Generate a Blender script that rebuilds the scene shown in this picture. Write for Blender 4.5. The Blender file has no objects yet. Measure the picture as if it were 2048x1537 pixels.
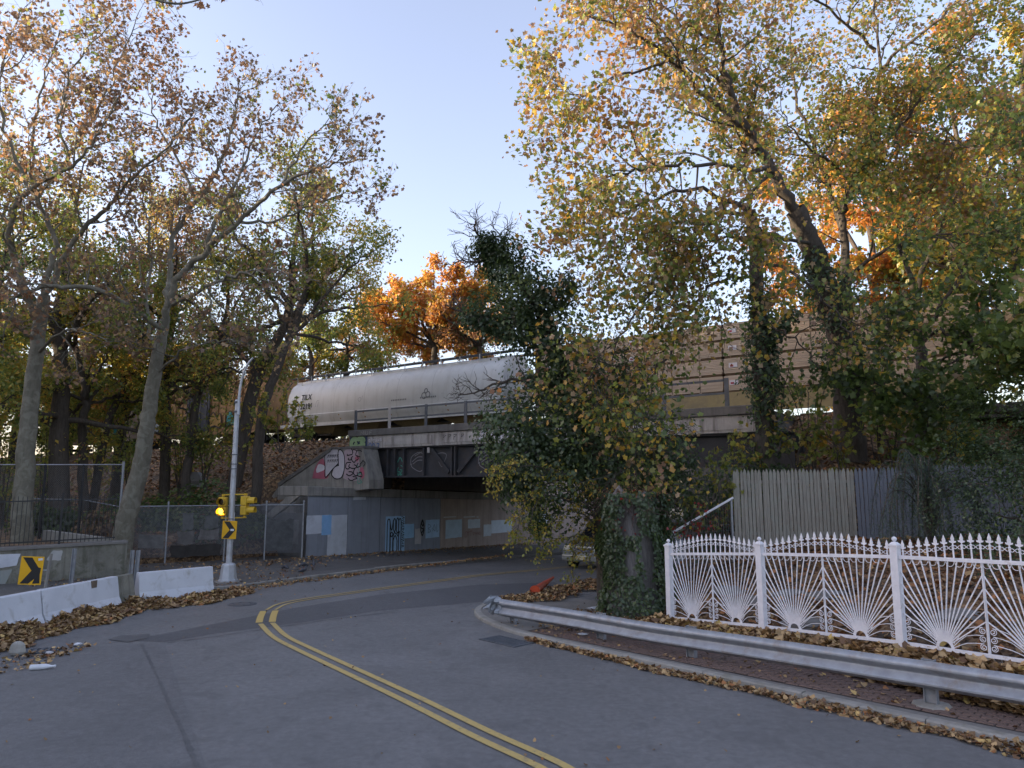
import bpy, math, random
import numpy as np
from mathutils import Vector, Matrix

# ------------------------------------------------------------------ camera, sky, sun
scene = bpy.context.scene
col = scene.collection
R = math.radians

cam_d = bpy.data.cameras.new('camera')
cam_d.sensor_width = 36.0
cam_d.lens = 36.0 * 1440.0 / 2048.0
cam_d.clip_end = 5000.0
cam = bpy.data.objects.new('camera', cam_d)
cam.location = (0, 0, 3.0)
cam.rotation_euler = (R(90 + 8.10), 0, 0)
col.objects.link(cam)
scene.camera = cam

SUN_AZ = -94.0      # degrees from +Y, negative towards -X (left of the view)
SUN_EL = 6.5
world = bpy.data.worlds.new('World')
scene.world = world
world.use_nodes = True
wn = world.node_tree.nodes
wl = world.node_tree.links
bg = wn['Background']
sky = wn.new('ShaderNodeTexSky')
sky.sky_type = 'NISHITA'
sky.sun_disc = False
sky.sun_elevation = R(SUN_EL)
sky.sun_rotation = R(SUN_AZ)
sky.air_density = 1.0
sky.dust_density = 2.0
sky.ozone_density = 2.0
hs = wn.new('ShaderNodeHueSaturation')
hs.inputs['Saturation'].default_value = 0.66
tint = wn.new('ShaderNodeMix')
tint.data_type = 'RGBA'
tint.blend_type = 'MULTIPLY'
tint.inputs[0].default_value = 1.0
tint.inputs[7].default_value = (1.03, 0.955, 1.05, 1)      # hazy lavender evening air
wl.new(sky.outputs[0], hs.inputs['Color'])
wl.new(hs.outputs[0], tint.inputs[6])
wl.new(tint.outputs[2], bg.inputs[0])
bg.inputs[1].default_value = 0.15

sun_d = bpy.data.lights.new('sun', 'SUN')
sun_d.energy = 2.0
sun_d.angle = R(0.5)
sun_d.color = (1.0, 0.80, 0.52)
sun = bpy.data.objects.new('sun', sun_d)
az, el = R(SUN_AZ), R(SUN_EL)
sdir = Vector((math.sin(az) * math.cos(el), math.cos(az) * math.cos(el), math.sin(el)))
sun.rotation_euler = sdir.to_track_quat('Z', 'Y').to_euler()
sun.location = (-60, 40, 60)
col.objects.link(sun)

scene.view_settings.view_transform = 'Standard'
scene.view_settings.look = 'None'
scene.view_settings.exposure = 2.25
scene.view_settings.gamma = 1.0
scene.cycles.use_denoising = True
scene.cycles.max_bounces = 8
scene.cycles.diffuse_bounces = 4
scene.cycles.transmission_bounces = 4
scene.cycles.caustics_reflective = False
scene.cycles.caustics_refractive = False

# ------------------------------------------------------------------ helpers
rng = np.random.default_rng(11)
random.seed(5)

def tag(o, label=None, cat=None, group=None, kind=None):
    if label: o['label'] = label
    if cat: o['category'] = cat
    if group: o['group'] = group
    if kind: o['kind'] = kind
    return o

def thing(name, loc, label, cat, group=None, rot=(0, 0, 0)):
    o = bpy.data.objects.new(name, None)
    o.empty_display_size = 0.2
    o.location = loc
    o.rotation_euler = rot
    col.objects.link(o)
    return tag(o, label, cat, group)

def link(name, me, parent=None, local=False):
    """Link a mesh; parts are modelled in world space unless local."""
    o = bpy.data.objects.new(name, me)
    col.objects.link(o)
    if parent is not None:
        o.parent = parent
        if not local:
            M = Matrix.Identity(4)
            q = parent
            chain = []
            while q is not None:
                chain.append(q)
                q = q.parent
            for q in reversed(chain):
                M = M @ q.matrix_parent_inverse @ Matrix.LocRotScale(q.location, q.rotation_euler, q.scale)
            o.matrix_parent_inverse = M.inverted()
    return o

def copy_tree(o, parent=None):
    c = o.copy()
    col.objects.link(c)
    if parent is not None: c.parent = parent
    for ch in list(o.children):
        copy_tree(ch, c)
    return c

class MB:
    def __init__(self):
        self.v = []; self.f = []
    def add(self, vs, fs):
        k = len(self.v)
        self.v.extend([tuple(map(float, p)) for p in vs])
        self.f.extend([tuple(i + k for i in q) for q in fs])
        return self
    def hexa(self, b, t):
        """eight corners: bottom loop b, top loop t (each four points)"""
        return self.add(list(b) + list(t), [(3, 2, 1, 0), (4, 5, 6, 7), (0, 1, 5, 4), (1, 2, 6, 5), (2, 3, 7, 6), (3, 0, 4, 7)])
    def box(self, c, s, ax=None):
        """box by centre, full sizes and optional axes (three unit vectors)"""
        X, Y, Z = ax if ax else (Vector((1, 0, 0)), Vector((0, 1, 0)), Vector((0, 0, 1)))
        c = Vector(c); hx, hy, hz = X * s[0] / 2, Y * s[1] / 2, Z * s[2] / 2
        return self.hexa([c - hx - hy - hz, c + hx - hy - hz, c + hx + hy - hz, c - hx + hy - hz],
                         [c - hx - hy + hz, c + hx - hy + hz, c + hx + hy + hz, c - hx + hy + hz])
    def bar(self, a, b, w, h=None, up=(0, 0, 1)):
        a, b = Vector(a), Vector(b); X = (b - a)
        L = X.length; X.normalize()
        Z = Vector(up)
        if abs(X.dot(Z)) > 0.98: Z = Vector((1, 0, 0))
        Y = Z.cross(X).normalized(); Z = X.cross(Y)
        return self.box((a + b) / 2, (L, w, h or w), (X, Y, Z))
    def tube(self, pts, rad, n=8, cap=True):
        P = np.asarray([tuple(p) for p in pts], float)
        if np.isscalar(rad): rad = [rad] * len(P)
        v, f = tube_np(P, np.asarray(rad, float), n)
        k = len(self.v)
        self.v.extend(map(tuple, v.tolist())); self.f.extend([tuple(i + k for i in q) for q in f.tolist()])
        if cap:
            self.f.append(tuple(k + i for i in reversed(range(n))))
            m = k + (len(P) - 1) * n
            self.f.append(tuple(m + i for i in range(n)))
        return self
    def lathe(self, c, prof, n=16, axis=None):
        """profile of (radius, height) turned about an axis through c"""
        Z = Vector(axis).normalized() if axis else Vector((0, 0, 1))
        X = Z.orthogonal().normalized(); Y = Z.cross(X)
        c = Vector(c); k = len(self.v)
        for r, h in prof:
            for i in range(n):
                a = 2 * math.pi * i / n
                self.v.append(tuple(c + Z * h + X * (r * math.cos(a)) + Y * (r * math.sin(a))))
        for j in range(len(prof) - 1):
            for i in range(n):
                i2 = (i + 1) % n
                self.f.append((k + j * n + i, k + j * n + i2, k + (j + 1) * n + i2, k + (j + 1) * n + i))
        self.f.append(tuple(k + i for i in reversed(range(n))))
        m = k + (len(prof) - 1) * n
        self.f.append(tuple(m + i for i in range(n)))
        return self
    def prism(self, poly, off):
        """closed outline of 3d points extruded by a vector"""
        off = Vector(off); n = len(poly)
        vs = [Vector(p) for p in poly]
        vs += [p + off for p in vs]
        fs = [tuple(reversed(range(n))), tuple(range(n, 2 * n))]
        for i in range(n):
            j = (i + 1) % n
            fs.append((i, j, j + n, i + n))
        return self.add(vs, fs)
    def sweep(self, path, prof, closed=False):
        """profile given per path point as list of 3d points"""
        k = len(self.v); n = len(prof[0])
        for ring in prof:
            self.v.extend([tuple(p) for p in ring])
        for j in range(len(prof) - 1):
            for i in range(n if closed else n - 1):
                i2 = (i + 1) % n
                self.f.append((k + j * n + i, k + j * n + i2, k + (j + 1) * n + i2, k + (j + 1) * n + i))
        if closed:
            self.f.append(tuple(k + i for i in reversed(range(n))))
            m = k + (len(prof) - 1) * n
            self.f.append(tuple(m + i for i in range(n)))
        return self
    def mesh(self, name, m, smooth=False):
        me = bpy.data.meshes.new(name)
        me.from_pydata(self.v, [], self.f)
        me.validate()
        if m is not None: me.materials.append(m)
        if smooth: me.shade_smooth()
        return me
    def build(self, name, m, parent=None, smooth=False, bevel=0.0, local=False, auto=None):
        me = self.mesh(name, m, smooth)
        o = link(name, me, parent, local)
        if bevel:
            b = o.modifiers.new('bevel', 'BEVEL'); b.width = bevel; b.segments = 2; b.limit_method = 'ANGLE'; b.angle_limit = R(35)
        if auto:
            me.shade_smooth(); me.set_sharp_from_angle(angle=R(auto))
        return o

def tube_np(P, rad, n):
    m = len(P)
    T = np.gradient(P, axis=0)
    T /= np.linalg.norm(T, axis=1)[:, None] + 1e-12
    ref = np.array([0, 0, 1.0]) if abs(T[0, 2]) < 0.9 else np.array([1.0, 0, 0])
    X = np.cross(T, ref); nx = np.linalg.norm(X, axis=1)[:, None]
    X = X / np.maximum(nx, 1e-6); Y = np.cross(T, X)
    a = np.arange(n) * (2 * math.pi / n)
    ca, sa = np.cos(a), np.sin(a)
    V = P[:, None, :] + rad[:, None, None] * (X[:, None, :] * ca[None, :, None] + Y[:, None, :] * sa[None, :, None])
    i = np.arange(n); j = (i + 1) % n
    base = (np.arange(m - 1) * n)[:, None]
    F = np.stack([base + i, base + j, base + n + j, base + n + i], axis=-1).reshape(-1, 4)
    return V.reshape(-1, 3), F

def smooth_path(pts, k=6):
    """Catmull-Rom through the points"""
    P = np.asarray([tuple(map(float, p)) for p in pts])
    if len(P) < 3: 
        t = np.linspace(0, 1, k + 1)[:, None]
        return P[0] + (P[-1] - P[0]) * t
    Q = np.vstack([2 * P[0] - P[1], P, 2 * P[-1] - P[-2]])
    out = []
    t = np.linspace(0, 1, k, endpoint=False)[:, None]
    for i in range(1, len(Q) - 2):
        a, b, c, d = Q[i - 1], Q[i], Q[i + 1], Q[i + 2]
        out.append(0.5 * (2 * b + (c - a) * t + (2 * a - 5 * b + 4 * c - d) * t * t + (3 * b - a - 3 * c + d) * t ** 3))
    out.append(P[-1][None])
    return np.vstack(out)

def np_mesh(name, V, faces_flat, sizes, m, colors=None, smooth=False):
    """mesh from flat arrays; sizes is the corner count of each face"""
    me = bpy.data.meshes.new(name)
    V = np.asarray(V, np.float32)
    me.vertices.add(len(V)); me.vertices.foreach_set('co', V.ravel())
    faces_flat = np.asarray(faces_flat, np.int32).ravel(); sizes = np.asarray(sizes, np.int32)
    me.loops.add(len(faces_flat)); me.loops.foreach_set('vertex_index', faces_flat)
    starts = np.zeros(len(sizes), np.int32); starts[1:] = np.cumsum(sizes)[:-1]
    me.polygons.add(len(sizes)); me.polygons.foreach_set('loop_start', starts)
    if colors is not None:
        at = me.color_attributes.new('Col', 'FLOAT_COLOR', 'POINT')
        C = np.ones((len(V), 4), np.float32); C[:, :3] = colors
        at.data.foreach_set('color', C.ravel())
    me.update(calc_edges=True)
    if m is not None: me.materials.append(m)
    if smooth: me.shade_smooth()
    return me

# bridge frame: s runs along the railway (towards the right), p square to it (away from the camera)
BU = Vector((0.817, -0.577, 0)); BN = Vector((0.577, 0.817, 0)); UP = Vector((0, 0, 1))
def B(s, p, z): return BU * s + BN * p + UP * z
def to_sp(x, y): return (x * 0.817 - y * 0.577, x * 0.577 + y * 0.817)

def road_z(x, y):
    s, p = to_sp(x, y)
    return -0.028 * np.clip(p - 20.0, 0, 40)

# ------------------------------------------------------------------ materials
def new_mat(name):
    m = bpy.data.materials.new(name); m.use_nodes = True
    nt = m.node_tree
    return m, nt, nt.nodes['Principled BSDF']

def N(nt, t, **kw):
    n_ = nt.nodes.new('ShaderNode' + t)
    for k, v in kw.items():
        if k in n_.inputs.keys(): n_.inputs[k].default_value = v
        else: setattr(n_, k, v)
    return n_

def ramp(nt, src, stops):
    r = nt.nodes.new('ShaderNodeValToRGB')
    e = r.color_ramp.elements
    while len(e) < len(stops): e.new(0.5)
    for q, (pos, c) in zip(e, stops):
        q.position = pos; q.color = (c[0], c[1], c[2], 1) if not np.isscalar(c) else (c, c, c, 1)
    nt.links.new(src, r.inputs[0])
    return r.outputs[0]

def coords(nt, scale=(1, 1, 1), kind='Object'):
    tc = nt.nodes.new('ShaderNodeTexCoord'); mp = nt.nodes.new('ShaderNodeMapping')
    mp.inputs['Scale'].default_value = scale
    nt.links.new(tc.outputs[kind], mp.inputs[0])
    return mp.outputs[0]

def noise(nt, vec, scale, detail=4, rough=0.55, dist=0.0):
    t = N(nt, 'TexNoise'); t.inputs['Scale'].default_value = scale; t.inputs['Detail'].default_value = detail
    t.inputs['Roughness'].default_value = rough; t.inputs['Distortion'].default_value = dist
    nt.links.new(vec, t.inputs['Vector'])
    return t.outputs[0]

def mixc(nt, fac, a, b, mode='MIX'):
    mx = nt.nodes.new('ShaderNodeMix'); mx.data_type = 'RGBA'; mx.blend_type = mode
    for sock, val in ((mx.inputs[0], fac), (mx.inputs[6], a), (mx.inputs[7], b)):
        if hasattr(val, 'is_linked') or hasattr(val, 'links'): nt.links.new(val, sock)
        elif np.isscalar(val): sock.default_value = val
        else: sock.default_value = (val[0], val[1], val[2], 1)
    return mx.outputs[2]

def bump(nt, bs, src, strength=0.3, dist=0.01):
    b = nt.nodes.new('ShaderNodeBump'); b.inputs['Strength'].default_value = strength; b.inputs['Distance'].default_value = dist
    nt.links.new(src, b.inputs['Height']); nt.links.new(b.outputs[0], bs.inputs['Normal'])

def pmat(name, c, c2=None, scale=3.0, rough=0.7, metal=0.0, stretch=(1, 1, 1), lo=0.35, hi=0.65, bump_s=0.0, bump_scale=40, spec=0.4, dirt=None, dirt_scale=0.8, dirt_lo=0.5, dirt_hi=0.75, coat=0.0):
    m, nt, bs = new_mat(name)
    v = coords(nt, stretch)
    out = None
    if c2 is None: c2 = tuple(x * 0.8 for x in c)
    out = ramp(nt, noise(nt, v, scale, 6, 0.6), [(lo, c), (hi, c2)])
    if dirt is not None:
        f = ramp(nt, noise(nt, v, dirt_scale, 7, 0.65, 0.4), [(dirt_lo, 0.0), (dirt_hi, 1.0)])
        out = mixc(nt, f, out, dirt)
    nt.links.new(out, bs.inputs['Base Color'])
    bs.inputs['Roughness'].default_value = rough; bs.inputs['Metallic'].default_value = metal
    bs.inputs['Specular IOR Level'].default_value = spec
    bs.inputs['Coat Weight'].default_value = coat
    if bump_s:
        bump(nt, bs, noise(nt, v, bump_scale, 5, 0.6), bump_s, 0.02)
    return m

M = {}
def asphalt(name, c, c2, patch, gscale=150):
    m, nt, bs = new_mat(name)
    v = coords(nt)
    big = ramp(nt, noise(nt, v, 0.35, 5, 0.6, 0.5), [(0.35, c), (0.65, c2)])
    grain = ramp(nt, noise(nt, v, gscale, 2, 0.7), [(0.3, 0.50), (0.7, 1.5)])
    out = mixc(nt, 1.0, big, grain, 'MULTIPLY')
    mid = ramp(nt, noise(nt, v, 9.0, 5, 0.7, 0.3), [(0.3, 0.80), (0.7, 1.2)])
    out = mixc(nt, 1.0, out, mid, 'MULTIPLY')
    st = ramp(nt, noise(nt, v, 1.6, 6, 0.7, 1.0), [(0.52, 0.0), (0.70, 0.8)])
    out = mixc(nt, st, out, patch)
    # thin cracks
    vo = N(nt, 'TexVoronoi', feature='DISTANCE_TO_EDGE'); vo.inputs['Scale'].default_value = 0.42
    wv = nt.nodes.new('ShaderNodeVectorMath'); wv.operation = 'ADD'
    nz = N(nt, 'TexNoise'); nz.inputs['Scale'].default_value = 2.2; nt.links.new(v, nz.inputs['Vector'])
    nt.links.new(v, wv.inputs[0]); nt.links.new(nz.outputs[1], wv.inputs[1]); nt.links.new(wv.outputs[0], vo.inputs['Vector'])
    cr = ramp(nt, vo.outputs['Distance'], [(0.0, 1.0), (0.007, 0.0)])
    msk = ramp(nt, noise(nt, v, 0.5, 3), [(0.50, 0.0), (0.64, 0.22)])
    mm = nt.nodes.new('ShaderNodeMath'); mm.operation = 'MULTIPLY'
    nt.links.new(cr, mm.inputs[0]); nt.links.new(msk, mm.inputs[1])
    out = mixc(nt, mm.outputs[0], out, (0.02, 0.02, 0.022))
    nt.links.new(out, bs.inputs['Base Color'])
    bs.inputs['Roughness'].default_value = 0.62
    bs.inputs['Specular IOR Level'].default_value = 0.5
    bump(nt, bs, noise(nt, v, gscale * 0.7, 3, 0.7), 0.35, 0.006)
    return m
M['asphalt'] = asphalt('asphalt', (0.168, 0.166, 0.166), (0.132, 0.131, 0.131), (0.10, 0.099, 0.10))
M['asphalt_dark'] = asphalt('asphalt_patch', (0.098, 0.099, 0.103), (0.080, 0.081, 0.085), (0.068, 0.068, 0.072))
M['asphalt_mid'] = asphalt('asphalt_strip', (0.145, 0.144, 0.145), (0.121, 0.120, 0.121), (0.095, 0.094, 0.095))
M['sealant'] = pmat('crack_sealant', (0.085, 0.085, 0.088), (0.12, 0.12, 0.12), 3, 0.6)
M['side_asphalt'] = asphalt('sidewalk_asphalt', (0.12, 0.113, 0.105), (0.085, 0.08, 0.076), (0.06, 0.05, 0.042), 180)

def paint_mat(name, c, under, lo, hi, scale=9):
    m, nt, bs = new_mat(name)
    v = coords(nt)
    f = ramp(nt, noise(nt, v, scale, 8, 0.75), [(lo, 0.0), (hi, 1.0)])
    g = ramp(nt, noise(nt, v, 150, 2, 0.7), [(0.38, 0.0), (0.55, 0.35)])
    out = mixc(nt, f, c, under); out = mixc(nt, g, out, under)
    nt.links.new(out, bs.inputs['Base Color']); bs.inputs['Roughness'].default_value = 0.65
    return m
M['yellow_line'] = paint_mat('yellow_road_paint', (0.60, 0.43, 0.13), (0.16, 0.15, 0.13), 0.52, 0.78)
M['yellow_new'] = paint_mat('fresh_yellow_paint', (0.62, 0.43, 0.11), (0.2, 0.17, 0.12), 0.62, 0.85)
M['white_line'] = paint_mat('white_road_paint', (0.6, 0.6, 0.58), (0.15, 0.15, 0.15), 0.55, 0.75)

def concrete(name, c, c2, streak, sfac=0.5, moss=None):
    """stained concrete with rain streaks running down"""
    m, nt, bs = new_mat(name)
    v = coords(nt)
    out = ramp(nt, noise(nt, v, 1.3, 8, 0.65, 0.3), [(0.35, c), (0.65, c2)])
    vs = coords(nt, (5.0, 5.0, 0.35))
    f = ramp(nt, noise(nt, vs, 1.0, 6, 0.65), [(0.48, 0.0), (0.7, sfac)])
    out = mixc(nt, f, out, streak)
    sp = ramp(nt, noise(nt, v, 25, 6, 0.75), [(0.62, 0.0), (0.75, 0.5)])
    out = mixc(nt, sp, out, tuple(x * 0.5 for x in streak))
    if moss is not None:
        f2 = ramp(nt, noise(nt, v, 2.4, 7, 0.7, 0.6), [(0.5, 0.0), (0.66, 0.8)])
        out = mixc(nt, f2, out, moss)
    nt.links.new(out, bs.inputs['Base Color']); bs.inputs['Roughness'].default_value = 0.85
    bump(nt, bs, noise(nt, v, 30, 6, 0.65), 0.35, 0.015)
    return m
M['concrete'] = concrete('weathered_concrete', (0.30, 0.285, 0.26), (0.21, 0.20, 0.18), (0.09, 0.085, 0.075), 0.7)
M['parapet'] = concrete('streaked_parapet', (0.50, 0.475, 0.455), (0.36, 0.34, 0.325), (0.13, 0.115, 0.10), 0.85)
M['coping'] = concrete('dark_coping', (0.18, 0.17, 0.16), (0.12, 0.115, 0.11), (0.075, 0.07, 0.062), 0.6)
M['wall_grey'] = concrete('slate_painted_wall', (0.29, 0.315, 0.36), (0.245, 0.265, 0.305), (0.15, 0.16, 0.17), 0.45)
M['wall_brown'] = concrete('bare_brown_wall', (0.44, 0.355, 0.30), (0.36, 0.29, 0.245), (0.22, 0.175, 0.145), 0.6)
M['mossy'] = concrete('mossy_retaining_wall', (0.25, 0.24, 0.20), (0.15, 0.145, 0.12), (0.06, 0.06, 0.045), 0.7, (0.085, 0.085, 0.055))
M['barrier'] = pmat('barrier_paint', (0.58, 0.60, 0.645), (0.52, 0.54, 0.585), 2.0, 0.6, dirt=(0.34, 0.335, 0.32), dirt_scale=3.0, dirt_lo=0.55, dirt_hi=0.78, bump_s=0.2)
M['kerb'] = concrete('kerb_concrete', (0.34, 0.325, 0.295), (0.26, 0.25, 0.225), (0.15, 0.14, 0.12), 0.4, (0.19, 0.18, 0.14))
M['slab'] = concrete('pavement_slab', (0.22, 0.21, 0.195), (0.17, 0.16, 0.15), (0.11, 0.10, 0.09), 0.4)
M['brick'] = pmat('paving_brick', (0.175, 0.115, 0.095), (0.125, 0.088, 0.075), 14, 0.8, dirt=(0.10, 0.09, 0.075), dirt_scale=1.2, dirt_lo=0.5, dirt_hi=0.72, bump_s=0.3, bump_scale=60)
M['sand'] = pmat('joint_sand', (0.055, 0.045, 0.038), (0.04, 0.034, 0.03), 20, 0.9)
M['galv'] = pmat('galvanised_steel', (0.37, 0.39, 0.42), (0.29, 0.305, 0.33), 6, 0.48, 0.4, dirt=(0.25, 0.215, 0.185), dirt_scale=3.5, dirt_lo=0.52, dirt_hi=0.75, bump_s=0.06, bump_scale=30)
M['pole'] = pmat('pole_silver_paint', (0.52, 0.54, 0.57), (0.44, 0.46, 0.49), 5, 0.45, 0.3, dirt=(0.33, 0.33, 0.33), dirt_scale=3)
M['white_iron'] = pmat('white_fence_paint', (0.78, 0.77, 0.80), (0.70, 0.69, 0.72), 8, 0.5, dirt=(0.40, 0.30, 0.22), dirt_scale=7, dirt_lo=0.60, dirt_hi=0.78)
M['black_iron'] = pmat('black_iron_paint', (0.018, 0.019, 0.021), (0.03, 0.03, 0.032), 5, 0.5)
M['dark_steel'] = pmat('dark_bridge_steel', (0.062, 0.063, 0.070), (0.046, 0.047, 0.052), 2, 0.75, dirt=(0.085, 0.066, 0.057), dirt_scale=2.2, bump_s=0.1, spec=0.25)
M['rail_steel'] = pmat('grey_rail_steel', (0.13, 0.14, 0.16), (0.09, 0.1, 0.11), 4, 0.6, 0.2)
M['sig_yellow'] = pmat('signal_yellow', (0.62, 0.40, 0.03), (0.52, 0.33, 0.03), 5, 0.45)
M['sign_yellow'] = pmat('sign_yellow', (0.74, 0.40, 0.01), (0.64, 0.35, 0.01), 3, 0.4, dirt=(0.5, 0.3, 0.05), dirt_scale=3, dirt_lo=0.6, dirt_hi=0.85)
M['black'] = pmat('black_paint', (0.012, 0.012, 0.013), (0.02, 0.02, 0.02), 5, 0.5)
M['sticker'] = pmat('white_sticker', (0.75, 0.75, 0.75), None, 5, 0.5)
M['lens_dark'] = pmat('unlit_lens', (0.05, 0.03, 0.015), (0.03, 0.02, 0.01), 5, 0.2)
m, nt, bs = new_mat('amber_lamp')
bs.inputs['Base Color'].default_value = (1, 0.5, 0.02, 1)
bs.inputs['Emission Color'].default_value = (1.0, 0.50, 0.02, 1); bs.inputs['Emission Strength'].default_value = 3.0
M['amber'] = m

def bark(name, c, c2, stretch, scale, patchc=None, strength=0.8):
    m, nt, bs = new_mat(name)
    v = coords(nt, stretch)
    out = ramp(nt, noise(nt, v, scale, 7, 0.7, 0.6), [(0.32, c), (0.66, c2)])
    if patchc is not None:
        v2 = coords(nt)
        f = ramp(nt, noise(nt, v2, 3.5, 3, 0.5, 0.8), [(0.48, 0.0), (0.62, 0.5)])
        out = mixc(nt, f, out, patchc)
    nt.links.new(out, bs.inputs['Base Color']); bs.inputs['Roughness'].default_value = 0.9
    bs.inputs['Specular IOR Level'].default_value = 0.2
    bump(nt, bs, noise(nt, v, scale * 1.6, 6, 0.7, 0.5), strength, 0.04)
    return m
M['bark_dark'] = bark('furrowed_dark_bark', (0.055, 0.047, 0.041), (0.12, 0.102, 0.086), (7, 7, 1.2), 2.0)
M['bark_plane'] = bark('mottled_plane_bark', (0.21, 0.195, 0.155), (0.135, 0.125, 0.095), (3, 3, 1), 2.4, (0.29, 0.28, 0.225), 0.5)
M['bark_twig'] = bark('grey_twig_bark', (0.075, 0.066, 0.055), (0.125, 0.112, 0.095), (4, 4, 2), 3.0)
M['stump_wood'] = bark('weathered_stump_wood', (0.12, 0.112, 0.11), (0.25, 0.235, 0.23), (14, 14, 0.7), 1.4, None, 1.0)
M['picket_old'] = bark('lichen_weathered_pine', (0.42, 0.39, 0.335), (0.22, 0.20, 0.17), (16, 16, 0.8), 1.6, (0.33, 0.33, 0.285), 0.6)
M['picket_blue'] = pmat('slate_blue_stain', (0.185, 0.195, 0.225), (0.15, 0.158, 0.185), 3, 0.75, stretch=(9, 9, 0.8), bump_s=0.3, bump_scale=8)

m, nt, bs = new_mat('leaf')
a = nt.nodes.new('ShaderNodeAttribute'); a.attribute_name = 'Col'
di = nt.nodes.new('ShaderNodeBsdfDiffuse'); tr = nt.nodes.new('ShaderNodeBsdfTranslucent'); gl = nt.nodes.new('ShaderNodeBsdfGlossy')
gl.inputs['Roughness'].default_value = 0.45
nt.links.new(a.outputs['Color'], di.inputs[0])
gm = nt.nodes.new('ShaderNodeGamma'); gm.inputs[1].default_value = 0.85
nt.links.new(a.outputs['Color'], gm.inputs[0]); nt.links.new(gm.outputs[0], tr.inputs[0])
x1 = nt.nodes.new('ShaderNodeMixShader'); x1.inputs[0].default_value = 0.55
nt.links.new(di.outputs[0], x1.inputs[1]); nt.links.new(tr.outputs[0], x1.inputs[2])
x2 = nt.nodes.new('ShaderNodeMixShader'); x2.inputs[0].default_value = 0.05
nt.links.new(x1.outputs[0], x2.inputs[1]); nt.links.new(gl.outputs[0], x2.inputs[2])
nt.links.new(x2.outputs[0], nt.nodes['Material Output'].inputs[0])
M['leaf'] = m
m, nt, bs = new_mat('dry_leaf')
a = nt.nodes.new('ShaderNodeAttribute'); a.attribute_name = 'Col'
nt.links.new(a.outputs['Color'], bs.inputs['Base Color']); bs.inputs['Roughness'].default_value = 0.75
bs.inputs['Specular IOR Level'].default_value = 0.25
M['dry_leaf'] = m
def litter_soil(name):
    m, nt, bs = new_mat(name)
    v = coords(nt)
    vo = N(nt, 'TexVoronoi'); vo.inputs['Scale'].default_value = 11.0; vo.inputs['Randomness'].default_value = 1.0
    nt.links.new(v, vo.inputs['Vector'])
    sep = nt.nodes.new('ShaderNodeSeparateColor'); nt.links.new(vo.outputs['Color'], sep.inputs[0])
    out = ramp(nt, sep.outputs[0], [(0.0, (0.06, 0.04, 0.026)), (0.35, (0.14, 0.085, 0.048)), (0.7, (0.25, 0.15, 0.078)), (1.0, (0.36, 0.24, 0.125))])
    f = ramp(nt, noise(nt, v, 0.9, 6, 0.65), [(0.48, 0.0), (0.62, 0.85)])
    out = mixc(nt, f, out, (0.06, 0.048, 0.037))
    nt.links.new(out, bs.inputs['Base Color']); bs.inputs['Roughness'].default_value = 0.95
    bump(nt, bs, vo.outputs['Distance'], 0.6, 0.06)
    return m
M['litter'] = litter_soil('leaf_littered_soil')
M['soil'] = pmat('bare_soil', (0.06, 0.048, 0.037), (0.04, 0.033, 0.027), 4, 0.95, bump_s=0.4, bump_scale=20)
M['ballast'] = pmat('track_ballast', (0.13, 0.12, 0.11), (0.06, 0.055, 0.05), 22, 0.9, bump_s=0.6, bump_scale=30)
def flat(name, c, rough=0.6, metal=0.0, var=0.85, scale=4, dirt=None, spec=0.4):
    if name not in M:
        M[name] = pmat(name, c, tuple(x * var for x in c), scale, rough, metal, dirt=dirt, spec=spec)
    return M[name]

# ------------------------------------------------------------------ ground, road, pavements
def grid_mesh(name, xs, ys, fz, m, keep=None, smooth=True):
    Xg, Yg = np.meshgrid(xs, ys, indexing='ij')
    Z = fz(Xg, Yg)
    V = np.stack([Xg, Yg, Z], -1).reshape(-1, 3)
    ny = len(ys)
    i, j = np.meshgrid(np.arange(len(xs) - 1), np.arange(ny - 1), indexing='ij')
    a = (i * ny + j).ravel(); F = np.stack([a, a + ny, a + ny + 1, a + 1], -1)
    if keep is not None:
        cx = V[F].mean(1); F = F[keep(cx[:, 0], cx[:, 1])]
    return np_mesh(name, V, F, np.full(len(F), 4), m, smooth=smooth)

g = MB(); g.add([(-2500, -2500, -1.4), (2500, -2500, -1.4), (2500, 2500, -1.4), (-2500, 2500, -1.4)], [(0, 1, 2, 3)])
tag(g.build('ground', M['soil']), kind='structure')
road = link('road', grid_mesh('road', np.arange(-34, 40.1, 1.0), np.arange(-30, 80.1, 1.0), road_z, M['asphalt']))
tag(road, 'grey asphalt road bending under the railway bridge', None, kind='structure')

def sheet(name, poly, dz, m, parent=road, label=None):
    """a thin polygon lying on the road; outline as (x, y)"""
    mb = MB()
    mb.add([(x, y, float(road_z(x, y)) + dz) for x, y in poly], [tuple(range(len(poly)))])
    o = mb.build(name, m, parent)
    if label: o['label'] = label
    return o
def ribbon(name, pts, w, dz, m, parent=road, off=0.0, k=8, taper=None, jit=0.0):
    P = smooth_path([(p[0], p[1], 0) for p in pts], k)
    T = np.gradient(P, axis=0); T /= np.linalg.norm(T, axis=1)[:, None]
    Nn = np.stack([-T[:, 1], T[:, 0], T[:, 2] * 0], -1)
    ww = np.full(len(P), w) if taper is None else w * np.interp(np.linspace(0, 1, len(P)), [0, 0.15, 0.85, 1], taper)
    if jit: ww = ww * (1 + jit * rng.standard_normal(len(P)))
    L = P + Nn * (off + ww[:, None] / 2); Rr = P + Nn * (off - ww[:, None] / 2)
    V = np.empty((2 * len(P), 3)); V[0::2] = L; V[1::2] = Rr
    V[:, 2] = road_z(V[:, 0], V[:, 1]) + dz
    i = np.arange(len(P) - 1) * 2
    F = np.stack([i, i + 1, i + 3, i + 2], -1)
    return link(name, np_mesh(name, V, F, np.full(len(F), 4), m), parent)

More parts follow.
